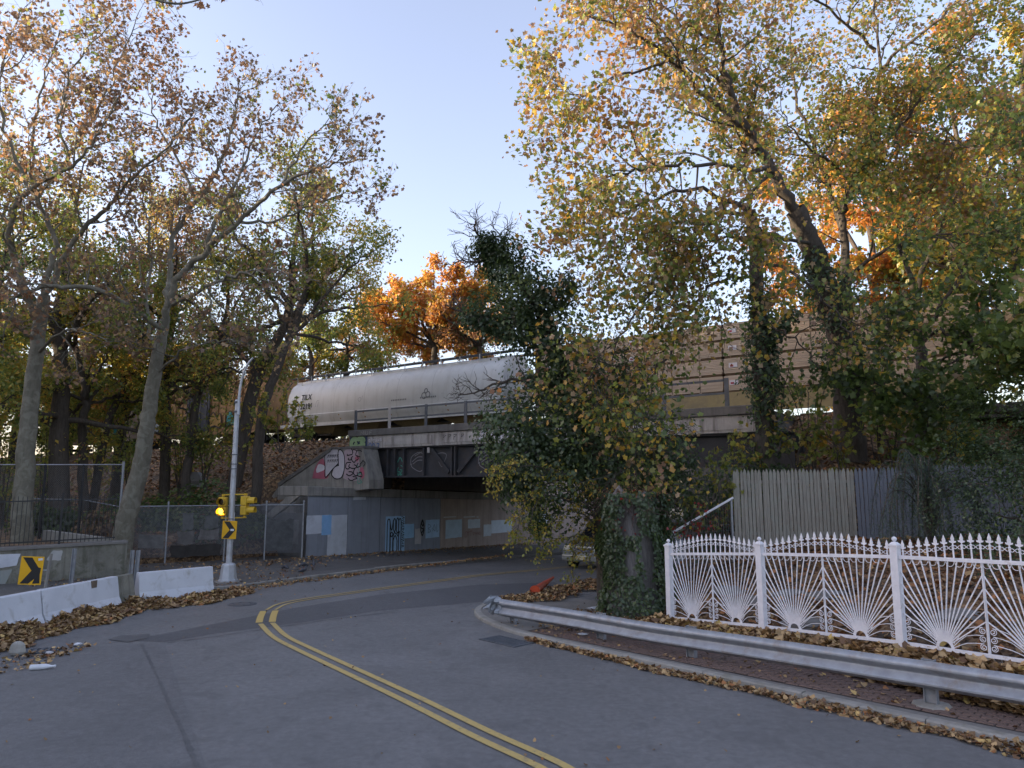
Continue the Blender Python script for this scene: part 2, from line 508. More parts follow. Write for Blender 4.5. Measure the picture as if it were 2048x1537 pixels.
# resurfaced strips and seams
p_ = [(-7.6, 14.71, 0.0), (-7.14, 15.39, 0.0), (-6.23, 17.09, 0.0), (-5.32, 18.68, 0.0), (-3.7, 20.79, 0.0), (-0.99, 22.86, 0.0), (1.36, 23.44, 0.0), (1.57, 21.98, 0.0), (0.5, 20.79, 0.0), (-0.32, 19.72, 0.0), (-1.22, 19.3, 0.0), (-3.22, 18.16, 0.0), (-4.71, 16.6, 0.0), (-6.11, 15.39, 0.0), (-6.75, 14.58, 0.0)]
sheet('asphalt_patch', [q[:2] for q in p_], 0.004, M['asphalt_dark'], label='dark resurfaced asphalt band crossing the road')
p_ = [(-7.05, 14.49, 0.0), (-6.64, 14.35, 0.0), (-3.12, 7.94, 0.0), (-4.27, 6.49, 0.0), (-10.2, 8.0), (-10.2, 14.5), (-8.39, 13.93, 0.0)]
sheet('asphalt_patch', [q[:2] for q in p_], 0.004, M['asphalt_mid'], label='darker asphalt strip along the barrier side')
ribbon('road_seam', [(-7.09, 14.35, 0.0), (-5.82, 12.29, 0.0), (-4.75, 10.52, 0.0), (-4.0, 9.3, 0.0), (-3.2, 7.94, 0.0)], 0.045, 0.008, M['sealant'], jit=0.5, k=22)
ribbon('road_seam', [(-6.66, 14.49, 0.0), (-5.7, 15.39, 0.0), (-4.32, 16.78, 0.0), (-2.72, 18.09, 0.0)], 0.03, 0.008, M['sealant'], jit=0.5, k=14)
# centre lines
CL = [(0.69, 7.75, 0.0), (0.42, 8.3, 0.0), (-0.39, 9.34, 0.0), (-1.59, 10.98, 0.0), (-3.78, 13.84, 0.0), (-4.68, 15.09, 0.0), (-5.42, 16.48, 0.0)]
for off, nm in ((0.125, 'l'), (-0.125, 'r')):
    ribbon('yellow_line', CL, 0.112, 0.012, M['yellow_line'], off=off)
CL2 = [(-5.48, 16.6, 0.0), (-5.7, 17.35, 0.0), (-5.89, 18.09, 0.0)]
for off in (0.14, -0.14):
    o = ribbon('yellow_line', CL2, 0.15, 0.012, M['yellow_new'], off=off)
    o['label'] = 'fresh bright yellow dash'
CL3 = [(-5.91, 18.24, 0.0), (-5.89, 19.14, 0.0), (-5.48, 19.97, 0.0), (-4.6, 21.07, 0.0), (-2.6, 23.44, 0.0), (-0.42, 25.98, 0.0), (1.97, 28.77, 0.0), (6.0, 34.4), (12, 42.9)]
for off in (0.11, -0.11):
    ribbon('yellow_line', CL3, 0.07, 0.012, M['yellow_line'], off=off)
ribbon('white_line', [(-1.6, 30.9), (0.2, 33.3), (1.6, 35.2), (3.6, 38.1)], 0.12, 0.012, M['white_line'], off=0.0)

# iron covers and drains
def cover(x, y, r, label, ax=1.0):
    t = thing('manhole_cover', (x, y, 0), label, 'manhole cover')
    mb = MB(); mb.lathe((x, y, 0.004), [(r * 1.12, 0), (r * 1.12, 0.008), (r * 1.02, 0.008), (r * 1.02, 0.004)], 28); mb.build('frame', M['rail_steel'], t)
    mb = MB(); mb.lathe((x, y, 0.004), [(r, 0), (r, 0.010), (r * 0.6, 0.012)], 28); mb.build('lid', M['asphalt_dark'], t)
    for k in range(6):
        a = k * math.pi / 3
        mb = MB(); mb.box((x + r * 0.75 * math.cos(a), y + r * 0.75 * math.sin(a), 0.018), (0.08, 0.03, 0.008)); mb.build('rib', M['rail_steel'], t)
gx, gy, _ = (-6.94, 19.14, 0.0)
cover(gx, gy, 0.32, 'round iron manhole cover in the road beyond the fresh yellow dashes')
p_ = [(-8.0, 14.81, 0.0), (-7.93, 15.14, 0.0), (-7.42, 15.34, 0.0), (-7.27, 14.95, 0.0), (-7.46, 14.53, 0.0)]
sheet('asphalt_patch', [q[:2] for q in p_], 0.012, M['sealant'], label='dark worn patch beside the seam')
def grate(c, ang, w, d, label, nb=9):
    t = thing('storm_drain', (c[0], c[1], 0), label, 'drain')
    X = Vector((math.cos(ang), math.sin(ang), 0)); Y = Vector((-X.y, X.x, 0)); c = Vector((c[0], c[1], 0))
    mb = MB(); mb.box(c + UP * 0.005, (w, d, 0.004), (X, Y, UP)); mb.build('pit', M['dark_steel'], t)
    mb = MB()
    for q in (-1, 1):
        mb.box(c + Y * (q * d / 2) + UP * 0.012, (w + 0.06, 0.03, 0.02), (X, Y, UP))
        mb.box(c + X * (q * w / 2) + UP * 0.012, (0.03, d - 0.03, 0.02), (X, Y, UP))
    mb.build('frame', M['rail_steel'], t)
    for k in range(nb):
        mb = MB(); mb.box(c + X * (-w / 2 + w * (k + 0.5) / nb) + UP * 0.013, (w / nb * 0.45, d - 0.05, 0.018), (X, Y, UP)); mb.build('bar', M['rail_steel'], t)
    for k in range(3):
        mb = MB(); mb.box(c + Y * (-d / 2 + d * (k + 0.5) / 3) + UP * 0.0105, (w - 0.04, 0.025, 0.012), (X, Y, UP)); mb.build('cross_bar', M['rail_steel'], t)
gx, gy, _ = (-0.12, 14.62, 0.0)
grate((gx, gy), math.atan2(-0.726, 0.688), 0.95, 0.5, 'cast iron storm drain grate beside the kerb near the guardrail end', 12)
gx, gy, _ = (-8.61, 13.8, 0.0)
grate((gx - 0.05, gy), 0.35, 0.55, 0.4, 'small iron drain grate half buried in leaves by the barrier', 5)

# pavements: raised slabs with kerb stones
def slab(name, poly, h, m, label=None):
    """raised flat slab following the road surface"""
    mb = MB(); n_ = len(poly)
    top = [(x, y, float(road_z(x, y)) + h) for x, y in poly]; bot = [(x, y, float(road_z(x, y)) - 0.2) for x, y in poly]
    fs = [tuple(range(n_))]
    for i in range(n_):
        j = (i + 1) % n_; fs.append((j, i, i + n_, j + n_))
    mb.add(top + bot, fs)
    return tag(mb.build(name, m), label, kind='structure')
def kerb(owner, pts, w, h, inward, seg=1.6, m='kerb'):
    """kerb stones laid end to end; inward = +1/-1 side of the path the pavement lies on"""
    P = smooth_path([(p[0], p[1], 0) for p in pts], 24)
    d = np.r_[0, np.cumsum(np.linalg.norm(np.diff(P, axis=0), axis=1))]
    L = d[-1]; k = max(1, int(round(L / seg))); e = np.linspace(0, L, k + 1)
    for i in range(k):
        g0, g1 = e[i] + 0.006, e[i + 1] - 0.006
        ts = np.linspace(g0, g1, 5)
        Q = np.stack([np.interp(ts, d, P[:, 0]), np.interp(ts, d, P[:, 1]), ts * 0], -1)
        T = np.gradient(Q, axis=0); T /= np.linalg.norm(T, axis=1)[:, None]
        Nn = np.stack([-T[:, 1], T[:, 0], T[:, 2] * 0], -1) * inward
        rings = []
        dz = rng.uniform(-0.012, 0.012); dy = rng.uniform(-0.012, 0.012)
        for q, nn in zip(Q, Nn):
            zb = float(road_z(q[0], q[1]))
            rings.append([tuple(q + nn * (dy + 0.0) + np.array([0, 0, zb - 0.1])), tuple(q + nn * (dy + 0.012) + np.array([0, 0, zb + h - 0.02 + dz])), tuple(q + nn * (dy + 0.035) + np.array([0, 0, zb + h + dz])),
                          tuple(q + nn * (dy + w) + np.array([0, 0, zb + h + 0.002 + dz])), tuple(q + nn * (dy + w) + np.array([0, 0, zb - 0.1]))])
        mb = MB(); mb.sweep(None, rings, closed=True); mb.build('kerb_stone', M[m], owner)
KR = [(9.4, 4.7), (7.6, 6.95), (5.93, 8.85), (4.59, 10.3), (2.99, 11.98), (1.58, 13.53), (0.35, 14.95), (-0.35, 16.0), (-0.85, 17.3), (-0.86, 18.5), (-0.25, 19.75), (1.13, 21.75), (2.86, 24.06), (8.6, 32.2), (14.0, 39.8)]
KRi = [(x + 0.1, y + 0.06) for x, y in KR]
right_pave = slab('pavement', KRi + [(26, 40), (26, 0), (12, 0)], 0.06, M['slab'], 'pavement along the fence and round the corner')
kerb(right_pave, KR, 0.17, 0.078, -1)
KL = [(-8.75, 21.5), (-8.1, 21.9), (-6.34, 24.45), (-3.4, 28.35), (-0.5, 32.2), (5.2, 40.2)]
left_pave = slab('pavement', [(-8.75, 21.6), (-8.15, 22.0), (-6.42, 24.52), (-3.48, 28.42), (-0.58, 32.3), (5.1, 40.3), (0.0, 43.5), (-8.0, 31.2), (-16, 31), (-24, 22), (-26, 8), (-10.75, 8), (-10.75, 18.6), (-10.3, 20.2), (-9.4, 21.6)], 0.10, M['side_asphalt'], 'dark asphalt pavement behind the barriers and along the abutment')
kerb(left_pave, KL, 0.15, 0.112, 1, 2.2, 'concrete')

# brick paving: about 300 nearest bricks single, the rest one mesh
bd = Vector((0.688, -0.726, 0)).normalized(); bn = Vector((0.726, 0.688, 0)).normalized()
brick_bed = MB()
o0 = Vector((5.54, 10.12, 0))          # at the nearest guardrail post
k0 = o0.dot(bd); n0 = o0.dot(bn)
bb = [bd * (k0 + a) + bn * (n0 + b) for a, b in ((-7.4, -0.20), (6.0, -0.20), (6.0, 1.75), (-6.2, 1.75), (-7.4, 0.6))]
brick_bed.add([(p.x, p.y, 0.0645) for p in bb], [(0, 1, 2, 3, 4)]); brick_bed.build('brick_bed', M['sand'], right_pave)
BW, BH, GAP = 0.20, 0.10, 0.008
proto = MB(); proto.add([(-BW/2+.002, -BH/2+.002, 0), (BW/2-.002, -BH/2+.002, 0), (BW/2-.002, BH/2-.002, 0), (-BW/2+.002, BH/2-.002, 0), (-BW/2+.008, -BH/2+.008, .012), (BW/2-.008, -BH/2+.008, .012), (BW/2-.008, BH/2-.008, .012), (-BW/2+.008, BH/2-.008, .012)],
    [(4, 5, 6, 7), (0, 1, 5, 4), (1, 2, 6, 5), (2, 3, 7, 6), (3, 0, 4, 7)])
pm = proto.mesh('brick', M['brick'])
bricks = []
row = 0; b_ = -0.12
while b_ < 1.7:
    a_ = -7.2 + (row % 2) * 0.104
    while a_ < 5.9:
        if not (a_ < -6.2 and b_ > 0.55):
            P = bd * (k0 + a_) + bn * (n0 + b_)
            if P.y > 1: bricks.append((P, (P - Vector((0, 0, 0))).length))
        a_ += BW + GAP
    b_ += BH + GAP; row += 1
bang = math.atan2(bd.y, bd.x)
def seen(P):   # inside the picture, in front of the fence
    return abs(P.x / P.y) < 0.715 and P.y > 8
bricks.sort(key=lambda q: (not seen(q[0]), q[1]))
rest = MB()
for i, (P, _) in enumerate(bricks):
    z = 0.0655 + rng.uniform(-0.004, 0.005); rz = bang + rng.normal(0, 0.02); tx, ty = rng.normal(0, 0.015, 2)
    Mx = Matrix.LocRotScale(Vector((P.x, P.y, z)), Matrix.Rotation(rz, 3, 'Z').to_quaternion() @ Matrix.Rotation(tx, 3, 'X').to_quaternion(), None)
    if i < 300:
        o = bpy.data.objects.new('brick', pm); o.parent = right_pave; o.matrix_local = Mx; col.objects.link(o)
    else:
        rest.add([Mx @ Vector(v) for v in proto.v], proto.f)
tag(rest.build('brick_paving', M['brick'], right_pave), 'remaining dark red paving bricks', None, kind='stuff')

# ------------------------------------------------------------------ terrain
RW_A = Vector((-20.5, 18.3, 0)); RW_B = Vector((-12.75, 24.38, 0))      # foot of the mossy retaining wall
rwd = (RW_B - RW_A).normalized(); rwn = Vector((-rwd.y, rwd.x, 0))      # rwn points behind the wall
def sst(a, b, x):
    t = np.clip((x - a) / (b - a), 0, 1); return t * t * (3 - 2 * t)
def hill_left(x, y):
    s = x * 0.817 - y * 0.577; p = x * 0.577 + y * 0.817
    cz = np.clip(3.0 + (s + 24.9) * 0.55, 0.6, 3.0)                 # lower wing coping
    cz2 = np.clip(4.72 + (s + 26.2) * 0.445, 3.0, 4.72)             # upper wing coping
    wob = 0.18 * np.sin(0.7 * x + 1.1) * np.cos(0.6 * y) + 0.1 * np.sin(1.7 * x) * np.sin(1.3 * y + 0.5)
    far = 0.15 + (p - 15.4) * 0.43
    far = np.minimum(far, 5.45)
    far = np.where(p > 28, 5.45 + 0.25 * sst(28.2, 28.9, p), far) + wob * sst(16, 19, p) * (1 - sst(27.4, 28.2, p))
    near = np.where(p < 20.25, -0.3, np.where(p < 22.75, cz - 0.08, cz2 - 0.06 + (p - 22.5) * 0.16))
    near = np.minimum(near, 5.45); near = np.where(p > 28, 5.45 + 0.25 * sst(28.2, 28.9, p), near)
    k = sst(-30.5, -27.8, s)
    z = far * (1 - k) + near * k
    z = np.where((s > -30.8) & (p < 22.7), np.minimum(z, np.clip(2.9 + (s + 27.5) * 0.35, 1.6, 2.9)), z)
    w = (x - RW_A.x) * rwn.x + (y - RW_A.y) * rwn.y
    t = (x - RW_A.x) * rwd.x + (y - RW_A.y) * rwd.y
    plat = np.where((w > 0.1) & (s < -26.6), 1.08, -9)
    z = np.maximum(z, plat)
    cd = -(x + 14.35) * 0.413 + (y - 27.6) * 0.911            # distance behind the low chain link fence
    z = np.where((x > -14.3) & (cd < 3.5) & (s < -24.7), np.where(cd < 0.25, -0.5, np.minimum(z, 0.02 + (cd - 0.25) * 0.75)), z)
    z = np.where((w < 0.1) & (p < 20.2) & (t < 10.2), -0.5, z)
    z = np.where(p > 37, z - 0.10 * (p - 37), z)
    return z
def sp_grid(name, ss, ps, fz, m, keep=None):
    S, Pp = np.meshgrid(ss, ps, indexing='ij')
    X = S * 0.817 + Pp * 0.577; Y = -S * 0.577 + Pp * 0.817
    Z = fz(X, Y)
    V = np.stack([X, Y, Z], -1).reshape(-1, 3); n_ = len(ps)
    i, j = np.meshgrid(np.arange(len(ss) - 1), np.arange(n_ - 1), indexing='ij')
    a = (i * n_ + j).ravel(); F = np.stack([a, a + n_, a + n_ + 1, a + 1], -1)
    return np_mesh(name, V, F, np.full(len(F), 4), m, smooth=True)
ss = np.r_[np.arange(-150, -60, 3.0), np.arange(-60, -25.0, 0.4), [-25.0, -24.75]]
ps = np.r_[np.arange(-20, 8, 2.0), np.arange(8, 38, 0.35), np.arange(38, 95, 3.0)]
hl = link('hillside', sp_grid('hillside', ss, ps, hill_left, M['litter'])); tag(hl, 'leaf covered railway embankment left of the underpass', None, kind='structure')

WFD = Vector((0.559, -0.83, 0)); WFN = Vector((0.83, 0.559, 0))   # white fence line
def hill_right(x, y):
    s = x * 0.817 - y * 0.577; p = x * 0.577 + y * 0.817
    d = x * 0.83 + y * 0.559; t = x * 0.559 - y * 0.83
    base = np.interp(t, [-13, -11.35, -8.99, -6.39, -3.9, 3], [0.05, 0.08, 0.26, 0.42, 0.48, 0.55])
    yard = np.where(d < 11.74, base * np.clip((d - 10.95) / 0.75, -0.6, 1), base + (d - 11.74) * 0.30)
    yard = np.minimum(yard, 1.55 + 0.02 * (d - 15))
    emb = 1.5 + (p - 20.2) * 0.50
    emb = np.minimum(emb, 5.45); emb = np.where(p > 28, 5.45 + 0.25 * sst(28.2, 28.9, p), emb)
    emb = np.minimum(emb, 1.35 + np.maximum(y - 19.5, 0) * 0.75)
    wob = 0.12 * np.sin(1.1 * x) * np.cos(0.9 * y + 1) + 0.06 * np.sin(2.3 * x + y)
    z = np.maximum(yard, emb) + wob * sst(12.2, 13.5, d)
    z = np.where((s < -7.9) & (p > 15.5), np.minimum(z, 0.05), z)
    z = np.where(p > 37, z - 0.1 * (p - 37), z)
    return z
def right_keep(x, y):
    return ((x * 0.83 + y * 0.559) > 10.9) & (x * 0.817 - y * 0.577 > -8.3)
Xs = np.arange(1.5, 42, 0.33); Ys = np.arange(2, 60, 0.33)
hr = link('hillside', grid_mesh('hillside', Xs, Ys, hill_right, M['litter'], right_keep)); tag(hr, 'leaf covered yard and slope behind the white fence', None, kind='structure')

# ------------------------------------------------------------------ underpass: abutments, wings
def wp(p, z, off=0.0): return B(-24.565 + off, p, z)      # near abutment face, off = how far proud
def fall(p): return -0.028 * max(0.0, p - 20.0)
ab = thing('abutment', B(-24.6, 20, 0), 'long concrete underpass wall with paint patches on the left side of the road', 'abutment')
joints = [20.0, (22.21, 1.33)[0], (24.19, 1.25)[0], (25.54, 1.19)[0], (28.45, 1.07)[0], (32.75, 0.89)[0], 40.0, 46.0]
for i in range(len(joints) - 1):
    a_, b_ = joints[i] + (0.012 if i else 0), joints[i + 1] - 0.012
    mb = MB()
    rec = 0.004 * (i % 2)
    mb.hexa([wp(a_, fall(a_) - 0.3, -rec), wp(b_, fall(b_) - 0.3, -rec), wp(b_, fall(b_) - 0.3, -1.2), wp(a_, fall(a_) - 0.3, -1.2)],
            [wp(a_, 2.62 + fall(a_), -rec), wp(b_, 2.62 + fall(b_), -rec), wp(b_, 2.62 + fall(b_), -1.2), wp(a_, 2.62 + fall(a_), -1.2)])
    o = mb.build('wall_panel', M['wall_grey'] if i < 4 else M['wall_brown'], ab)
    o['label'] = 'slate grey painted wall panel' if i < 4 else 'bare brown concrete wall panel'
mb = MB(); mb.hexa([wp(20, -0.3, -0.03), wp(46, -1, -0.03), wp(46, -1, -0.9), wp(20, -0.3, -0.9)], [wp(20, 2.5, -0.03), wp(46, 1.8, -0.03), wp(46, 1.8, -0.9), wp(20, 2.5, -0.9)])
mb.build('joint_backing', M['coping'], ab)
mb = MB()                                            # projecting ledge on top of the wall
for a_, b_ in ((19.9, 26.5), (26.52, 36.0), (36.02, 46.0)):
    mb.hexa([wp(a_, 2.62 + fall(a_), 0.07), wp(b_, 2.62 + fall(b_), 0.07), wp(b_, 2.62 + fall(b_), -1.9), wp(a_, 2.62 + fall(a_), -1.9)],
            [wp(a_, 3.0 + fall(a_), 0.07), wp(b_, 3.0 + fall(b_), 0.07), wp(b_, 3.0 + fall(b_), -1.9), wp(a_, 3.0 + fall(a_), -1.9)])
mb.build('ledge', M['concrete'], ab, bevel=0.02)
mb = MB(); mb.hexa([B(-25.1, 23.9, 2.95), B(-25.1, 36.2, 2.6), B(-26.4, 36.2, 2.6), B(-26.4, 23.9, 2.95)], [B(-25.1, 23.9, 4.7), B(-25.1, 36.2, 4.7), B(-26.4, 36.2, 4.7), B(-26.4, 23.9, 4.7)])
mb.build('back_wall', M['coping'], ab)
mb = MB(); mb.hexa([wp(37.2, 2.4, -0.25), wp(46, 2.2, -0.25), wp(46, 2.2, -1.2), wp(37.2, 2.4, -1.2)], [wp(37.2, 4.2, -0.25), wp(46, 4.0, -0.25), wp(46, 4.0, -1.2), wp(37.2, 4.2, -1.2)])
mb.build('upper_wall', M['wall_brown'], ab)

def on_wall(pts, k=1, wav=0.0):
    """outline given as (p, z) laid k layers proud of the abutment face"""
    return [wp(p + (rng.uniform(-wav, wav) if wav else 0), z + (rng.uniform(-wav, wav) if wav else 0), 0.004 * k + 0.004) for p, z in pts]
def edge_poly(a, b):
    """a slightly wavering rectangle between two (p, z) corners"""
    (p0, z1), (p1, z0) = a, b
    q = []
    for t in np.linspace(0, 1, 6)[:-1]: q.append((p0 + (p1 - p0) * t, z0))
    for t in np.linspace(0, 1, 6)[:-1]: q.append((p1, z0 + (z1 - z0) * t))
    for t in np.linspace(0, 1, 6)[:-1]: q.append((p1 + (p0 - p1) * t, z1))
    for t in np.linspace(0, 1, 6)[:-1]: q.append((p0, z1 + (z0 - z1) * t))
    return q
patches = [((19.95, 1.79), (21.29, 1.03), (0.40, 0.42, 0.46), 'pale grey paint patch'), ((21.09, 1.76), (22.18, -0.02), (0.36, 0.38, 0.41), 'tall light grey paint patch'), ((20.76, 1.79), (21.29, 0.95), (0.26, 0.48, 0.76), 'bright sky blue paint patch'),
    ((22.5, 2.75), (23.24, 2.4), (0.36, 0.38, 0.41), 'small grey paint patch under the ledge'), ((24.53, 1.6), (25.82, -0.26), (0.30, 0.46, 0.62), 'blue panel with black bubble letters'), ((25.75, 1.2), (26.46, 0.53), (0.25, 0.42, 0.58), 'blue paint square'),
    ((26.56, 0.95), (27.01, 0.21), (0.33, 0.32, 0.32), 'narrow grey paint patch'), ((27.31, 1.34), (28.35, 0.45), (0.28, 0.40, 0.52), 'faded blue paint square'), ((28.84, 1.28), (30.16, 0.35), (0.30, 0.38, 0.43), 'large grey green paint square'),
    ((30.69, 1.24), (31.75, 0.77), (0.36, 0.40, 0.42), 'small pale paint patch'), ((32.06, 0.91), (32.75, 0.28), (0.38, 0.42, 0.44), 'narrow pale paint patch'), ((32.75, 1.11), (34.78, 0.4), (0.42, 0.48, 0.52), 'wide pale blue paint patch'), ((37.21, 1.42), (38.62, 0.64), (0.45, 0.50, 0.54), 'pale paint patch seen through the leaves')]
patches = [(a_, b_, tuple(x * min(1.6, 0.82 / max(c_)) for x in c_), lb) for a_, b_, c_, lb in patches]
for i, (a_, b_, c_, lb) in enumerate(patches):
    mb = MB(); mb.prism(on_wall(edge_poly(a_, b_), 1 + i % 3, 0.012), BU * -0.003)
    o = mb.build('paint_patch', pmat('wall_patch_paint', c_, tuple(x * 0.86 for x in c_), 3, 0.75, dirt=tuple(x * 0.6 for x in c_), dirt_scale=2.0, dirt_lo=0.58, dirt_hi=0.85), ab); o['label'] = lb

def strokes(name, paths, width, frame, m, parent, k=5, closed=False, label=None):
    """paint strokes: smooth flat ribbons on a surface; frame(u, v, layer) gives the point"""
    mb = MB()
    for li, path in enumerate(paths):
        P = smooth_path([(q[0], q[1], 0) for q in path], k)[:, :2]
        T = np.gradient(P, axis=0); T /= np.linalg.norm(T, axis=1)[:, None] + 1e-9
        Nn = np.stack([-T[:, 1], T[:, 0]], -1) * width / 2
        L, Rr = P + Nn, P - Nn
        vs = []
        for a, b in zip(L, Rr): vs += [frame(a[0], a[1], li), frame(b[0], b[1], li)]
        n_ = len(P)
        fs = [(2 * i, 2 * i + 1, 2 * i + 3, 2 * i + 2) for i in range(n_ - 1)]
        base = len(vs)
        for e, sgn, idx in ((P[0], -1, (0, 1)), (P[-1], 1, (2 * n_ - 1, 2 * n_ - 2))):
            t = T[0] if sgn < 0 else T[-1]; nn = Nn[0] if sgn < 0 else Nn[-1]
            arc = []
            for a in (0.25, 0.5, 0.75):
                q = e + sgn * t * width / 2 * math.sin(math.pi * a) + nn * math.cos(math.pi * a) * (1 if sgn < 0 else -1)
                vs.append(frame(q[0], q[1], li)); arc.append(len(vs) - 1)
            fs.append((idx[0], arc[0], arc[1], arc[2], idx[1]))
        mb.add(vs, fs)
    o = mb.build(name, m, parent)
    if label: o['label'] = label
    return o
def wall_frame(layer):
    return lambda a, b, li=0: wp(a, b, 0.008 + 0.004 * layer + 0.0004 * li)
ink = flat('black_spray', (0.016, 0.017, 0.022), 0.6)
# bubble letters on the blue panel: tall rounded loops
(pl, zt), (pr, zb) = (24.6, 1.55), (25.62, -0.22)
def loc(u_, v_): return (pl + (pr - pl) * u_, zb + (zt - zb) * v_)
let = []
def loop(cx, w, y0, y1): return [loc(cx - w, y0 + w), loc(cx - w, (y0 + y1) / 2), loc(cx - w, y1 - w), loc(cx, y1), loc(cx + w, y1 - w), loc(cx + w, (y0 + y1) / 2), loc(cx + w, y0 + w), loc(cx, y0), loc(cx - w, y0 + w)]
for cx, w, y0, y1 in ((0.13, 0.09, 0.04, 0.96), (0.33, 0.08, 0.04, 0.62), (0.56, 0.12, 0.03, 0.52), (0.50, 0.07, 0.62, 0.97), (0.70, 0.07, 0.58, 0.98), (0.86, 0.08, 0.04, 0.96)): let.append(loop(cx, w, y0, y1))
let += [[loc(0.2, 0.9), loc(0.32, 0.66), loc(0.42, 0.92)], [loc(0.42, 0.5), loc(0.5, 0.60), loc(0.62, 0.56)], [loc(0.24, 0.55), loc(0.33, 0.5), loc(0.42, 0.56)], [loc(0.66, 0.56), loc(0.76, 0.5), loc(0.84, 0.62)]]
strokes('graffiti', let, 0.055, wall_frame(4), ink, ab, label='black bubble letter outlines on the blue panel')
(pl, zt), (pr, zb) = (25.56, 1.57), (25.82, 0.0)
sq = [[loc(0.1 + 0.5 * (k % 2), 1 - k * 0.085), loc(0.8 - 0.5 * (k % 2), 1 - k * 0.085 - 0.035), loc(0.2 + 0.6 * (k % 2), 1 - k * 0.085 - 0.06)] for k in range(11)]
strokes('graffiti', sq, 0.03, wall_frame(4), ink, ab, label='small black script down the side of the blue panel')
(pl, zt), (pr, zb) = (26.91, 1.37), (27.29, 0.58)
strokes('graffiti', [loop(0.4, 0.3, 0.02, 0.98), loop(0.45, 0.2, 0.6, 0.95), [loc(0.2, 0.5), loc(0.6, 0.4), loc(0.3, 0.2)]], 0.07, wall_frame(4), ink, ab, label='dark scrawl between two paint squares')
(pl, zt), (pr, zb) = (30.4, 0.7), (31.84, 0.28)
tx = [[loc(.02,.75), loc(.02,.2), loc(.12,.2), loc(.14,.75), loc(.02,.75)], [loc(.2,.85), loc(.2,.3)], [loc(.15,.7), loc(.28,.72)], [loc(.38,.95), loc(.36,.25)], [loc(.30,.8), loc(.46,.82)], [loc(.5,.6), loc(.52,.3), loc(.58,.6), loc(.5,.62)], [loc(.64,.3), loc(.65,.62), loc(.7,.4), loc(.75,.62), loc(.77,.3)], [loc(.82,.45), loc(.9,.5), loc(.86,.65), loc(.82,.4), loc(.92,.3)], [loc(.97,.3), loc(.97,.65)]]
strokes('graffiti', tx, 0.035, wall_frame(3), flat('pink_spray', (0.30, 0.17, 0.15), 0.7), ab, label='faint pink handwriting on the brown wall')
(pl, zt), (pr, zb) = (27.46, 1.16), (28.27, 0.68)
strokes('graffiti', [[loc(.05,.1), loc(.05,.9), loc(.3,.7), loc(.08,.5), loc(.3,.2), loc(.05,.1)], [loc(.45,.2), loc(.6,.9), loc(.7,.2), loc(.45,.5)], [loc(.85,.9), loc(.85,.1), loc(1,.3)]], 0.03, wall_frame(3), flat('grey_blue_spray', (0.20, 0.27, 0.37), 0.7), ab, label='faint letters on the faded blue square')
for (q0, q1), lb in ((((28.68, 1.46), (29.68, 1.4)), None), (((30.31, 1.42), (31.3, 1.35)), None), (((31.43, 1.4), (31.61, 1.32)), None)):
    mb = MB(); mb.prism(on_wall(edge_poly((q0[0], q0[1]), (q1[0], q1[1])), 1), BU * -0.003); mb.build('paint_patch', flat('white_dab', (0.55, 0.55, 0.53), 0.7), ab)

# lower wing wall, running left from the abutment corner with a sloping coping
wing = thing('wing_wall', B(-26, 20, 0), 'sloping concrete wing wall behind the chain link fence', 'wall')
def fp(p0): return lambda s, z, off=0.0: B(s, p0 - off, z)
f20 = fp(20.0)
outl = [(-24.60, -0.4), (-24.60, 2.58), (-25.0, 2.58), (-28.6, 0.62), (-29.6, 0.2), (-29.6, -0.4)]
mb = MB(); mb.prism([f20(s, z) for s, z in outl], BN * 0.5); mb.build('wall', M['concrete'], wing)
mb = MB(); mb.prism([f20(s, z, 0.06) for s, z in [(-24.50, 2.60), (-24.50, 2.995), (-25.1, 2.995), (-29.0, 0.86), (-29.0, 0.46), (-25.05, 2.60)]], BN * 0.85); mb.build('coping', M['concrete'], wing, bevel=0.02)
def quad20(a, b, c_, name, lb=None, k=1):
    (s0_, z1), (s1, z0) = a, b
    q = [(s0_, z0), (s1, z0), (s1, z1), (s0_, z1)]
    mb = MB(); mb.prism([f20(s + rng.uniform(-.03, .03), z + rng.uniform(-.03, .03), 0.006 + 0.004 * k) for s, z in q], BN * 0.003)
    o = mb.build(name, pmat('wing_paint', c_, tuple(x * .8 for x in c_), 4, .8, dirt=tuple(x * .55 for x in c_), dirt_scale=2), wing)
    if lb: o['label'] = lb
quad20((-26.9, 1.9), (-24.75, 0.05), (0.17, 0.175, 0.18), 'paint_patch', 'grey paint on the wing wall', 1)
quad20((-26.0, 1.6), (-25.1, 0.6), (0.27, 0.28, 0.285), 'paint_patch', 'light grey paint patch on the wing wall', 2)

# upper wing with the pink and silver graffiti
uw = thing('wing_wall', B(-27, 22.5, 3), 'upper wing wall with pink and silver graffiti beside the girder end', 'wall')
f22 = fp(22.5)
outl = [(-23.6, 2.9), (-23.6, 3.3), (-24.05, 4.70), (-26.25, 4.72), (-29.7, 3.2), (-30.4, 2.5), (-30.4, 2.3)]
mb = MB(); mb.prism([f22(s, z) for s, z in outl], BN * 0.9); mb.build('wall', M['concrete'], uw)
mb = MB(); mb.prism([f22(s, z, 0.05) for s, z in [(-26.15, 4.60), (-26.15, 4.80), (-29.9, 3.18), (-29.9, 2.96)]], BN * 1.0); mb.build('coping', M['coping'], uw, bevel=0.02)
mb = MB(); mb.prism([f22(s, z, 0.05) for s, z in [(-24.0, 4.70), (-24.0, 4.80), (-26.14, 4.80), (-26.14, 4.70)]], BN * 1.0); mb.build('coping', M['coping'], uw)
def F22(layer): return lambda a, b, li=0: f22(a, b, 0.004 + 0.004 * layer + 0.0004 * li)
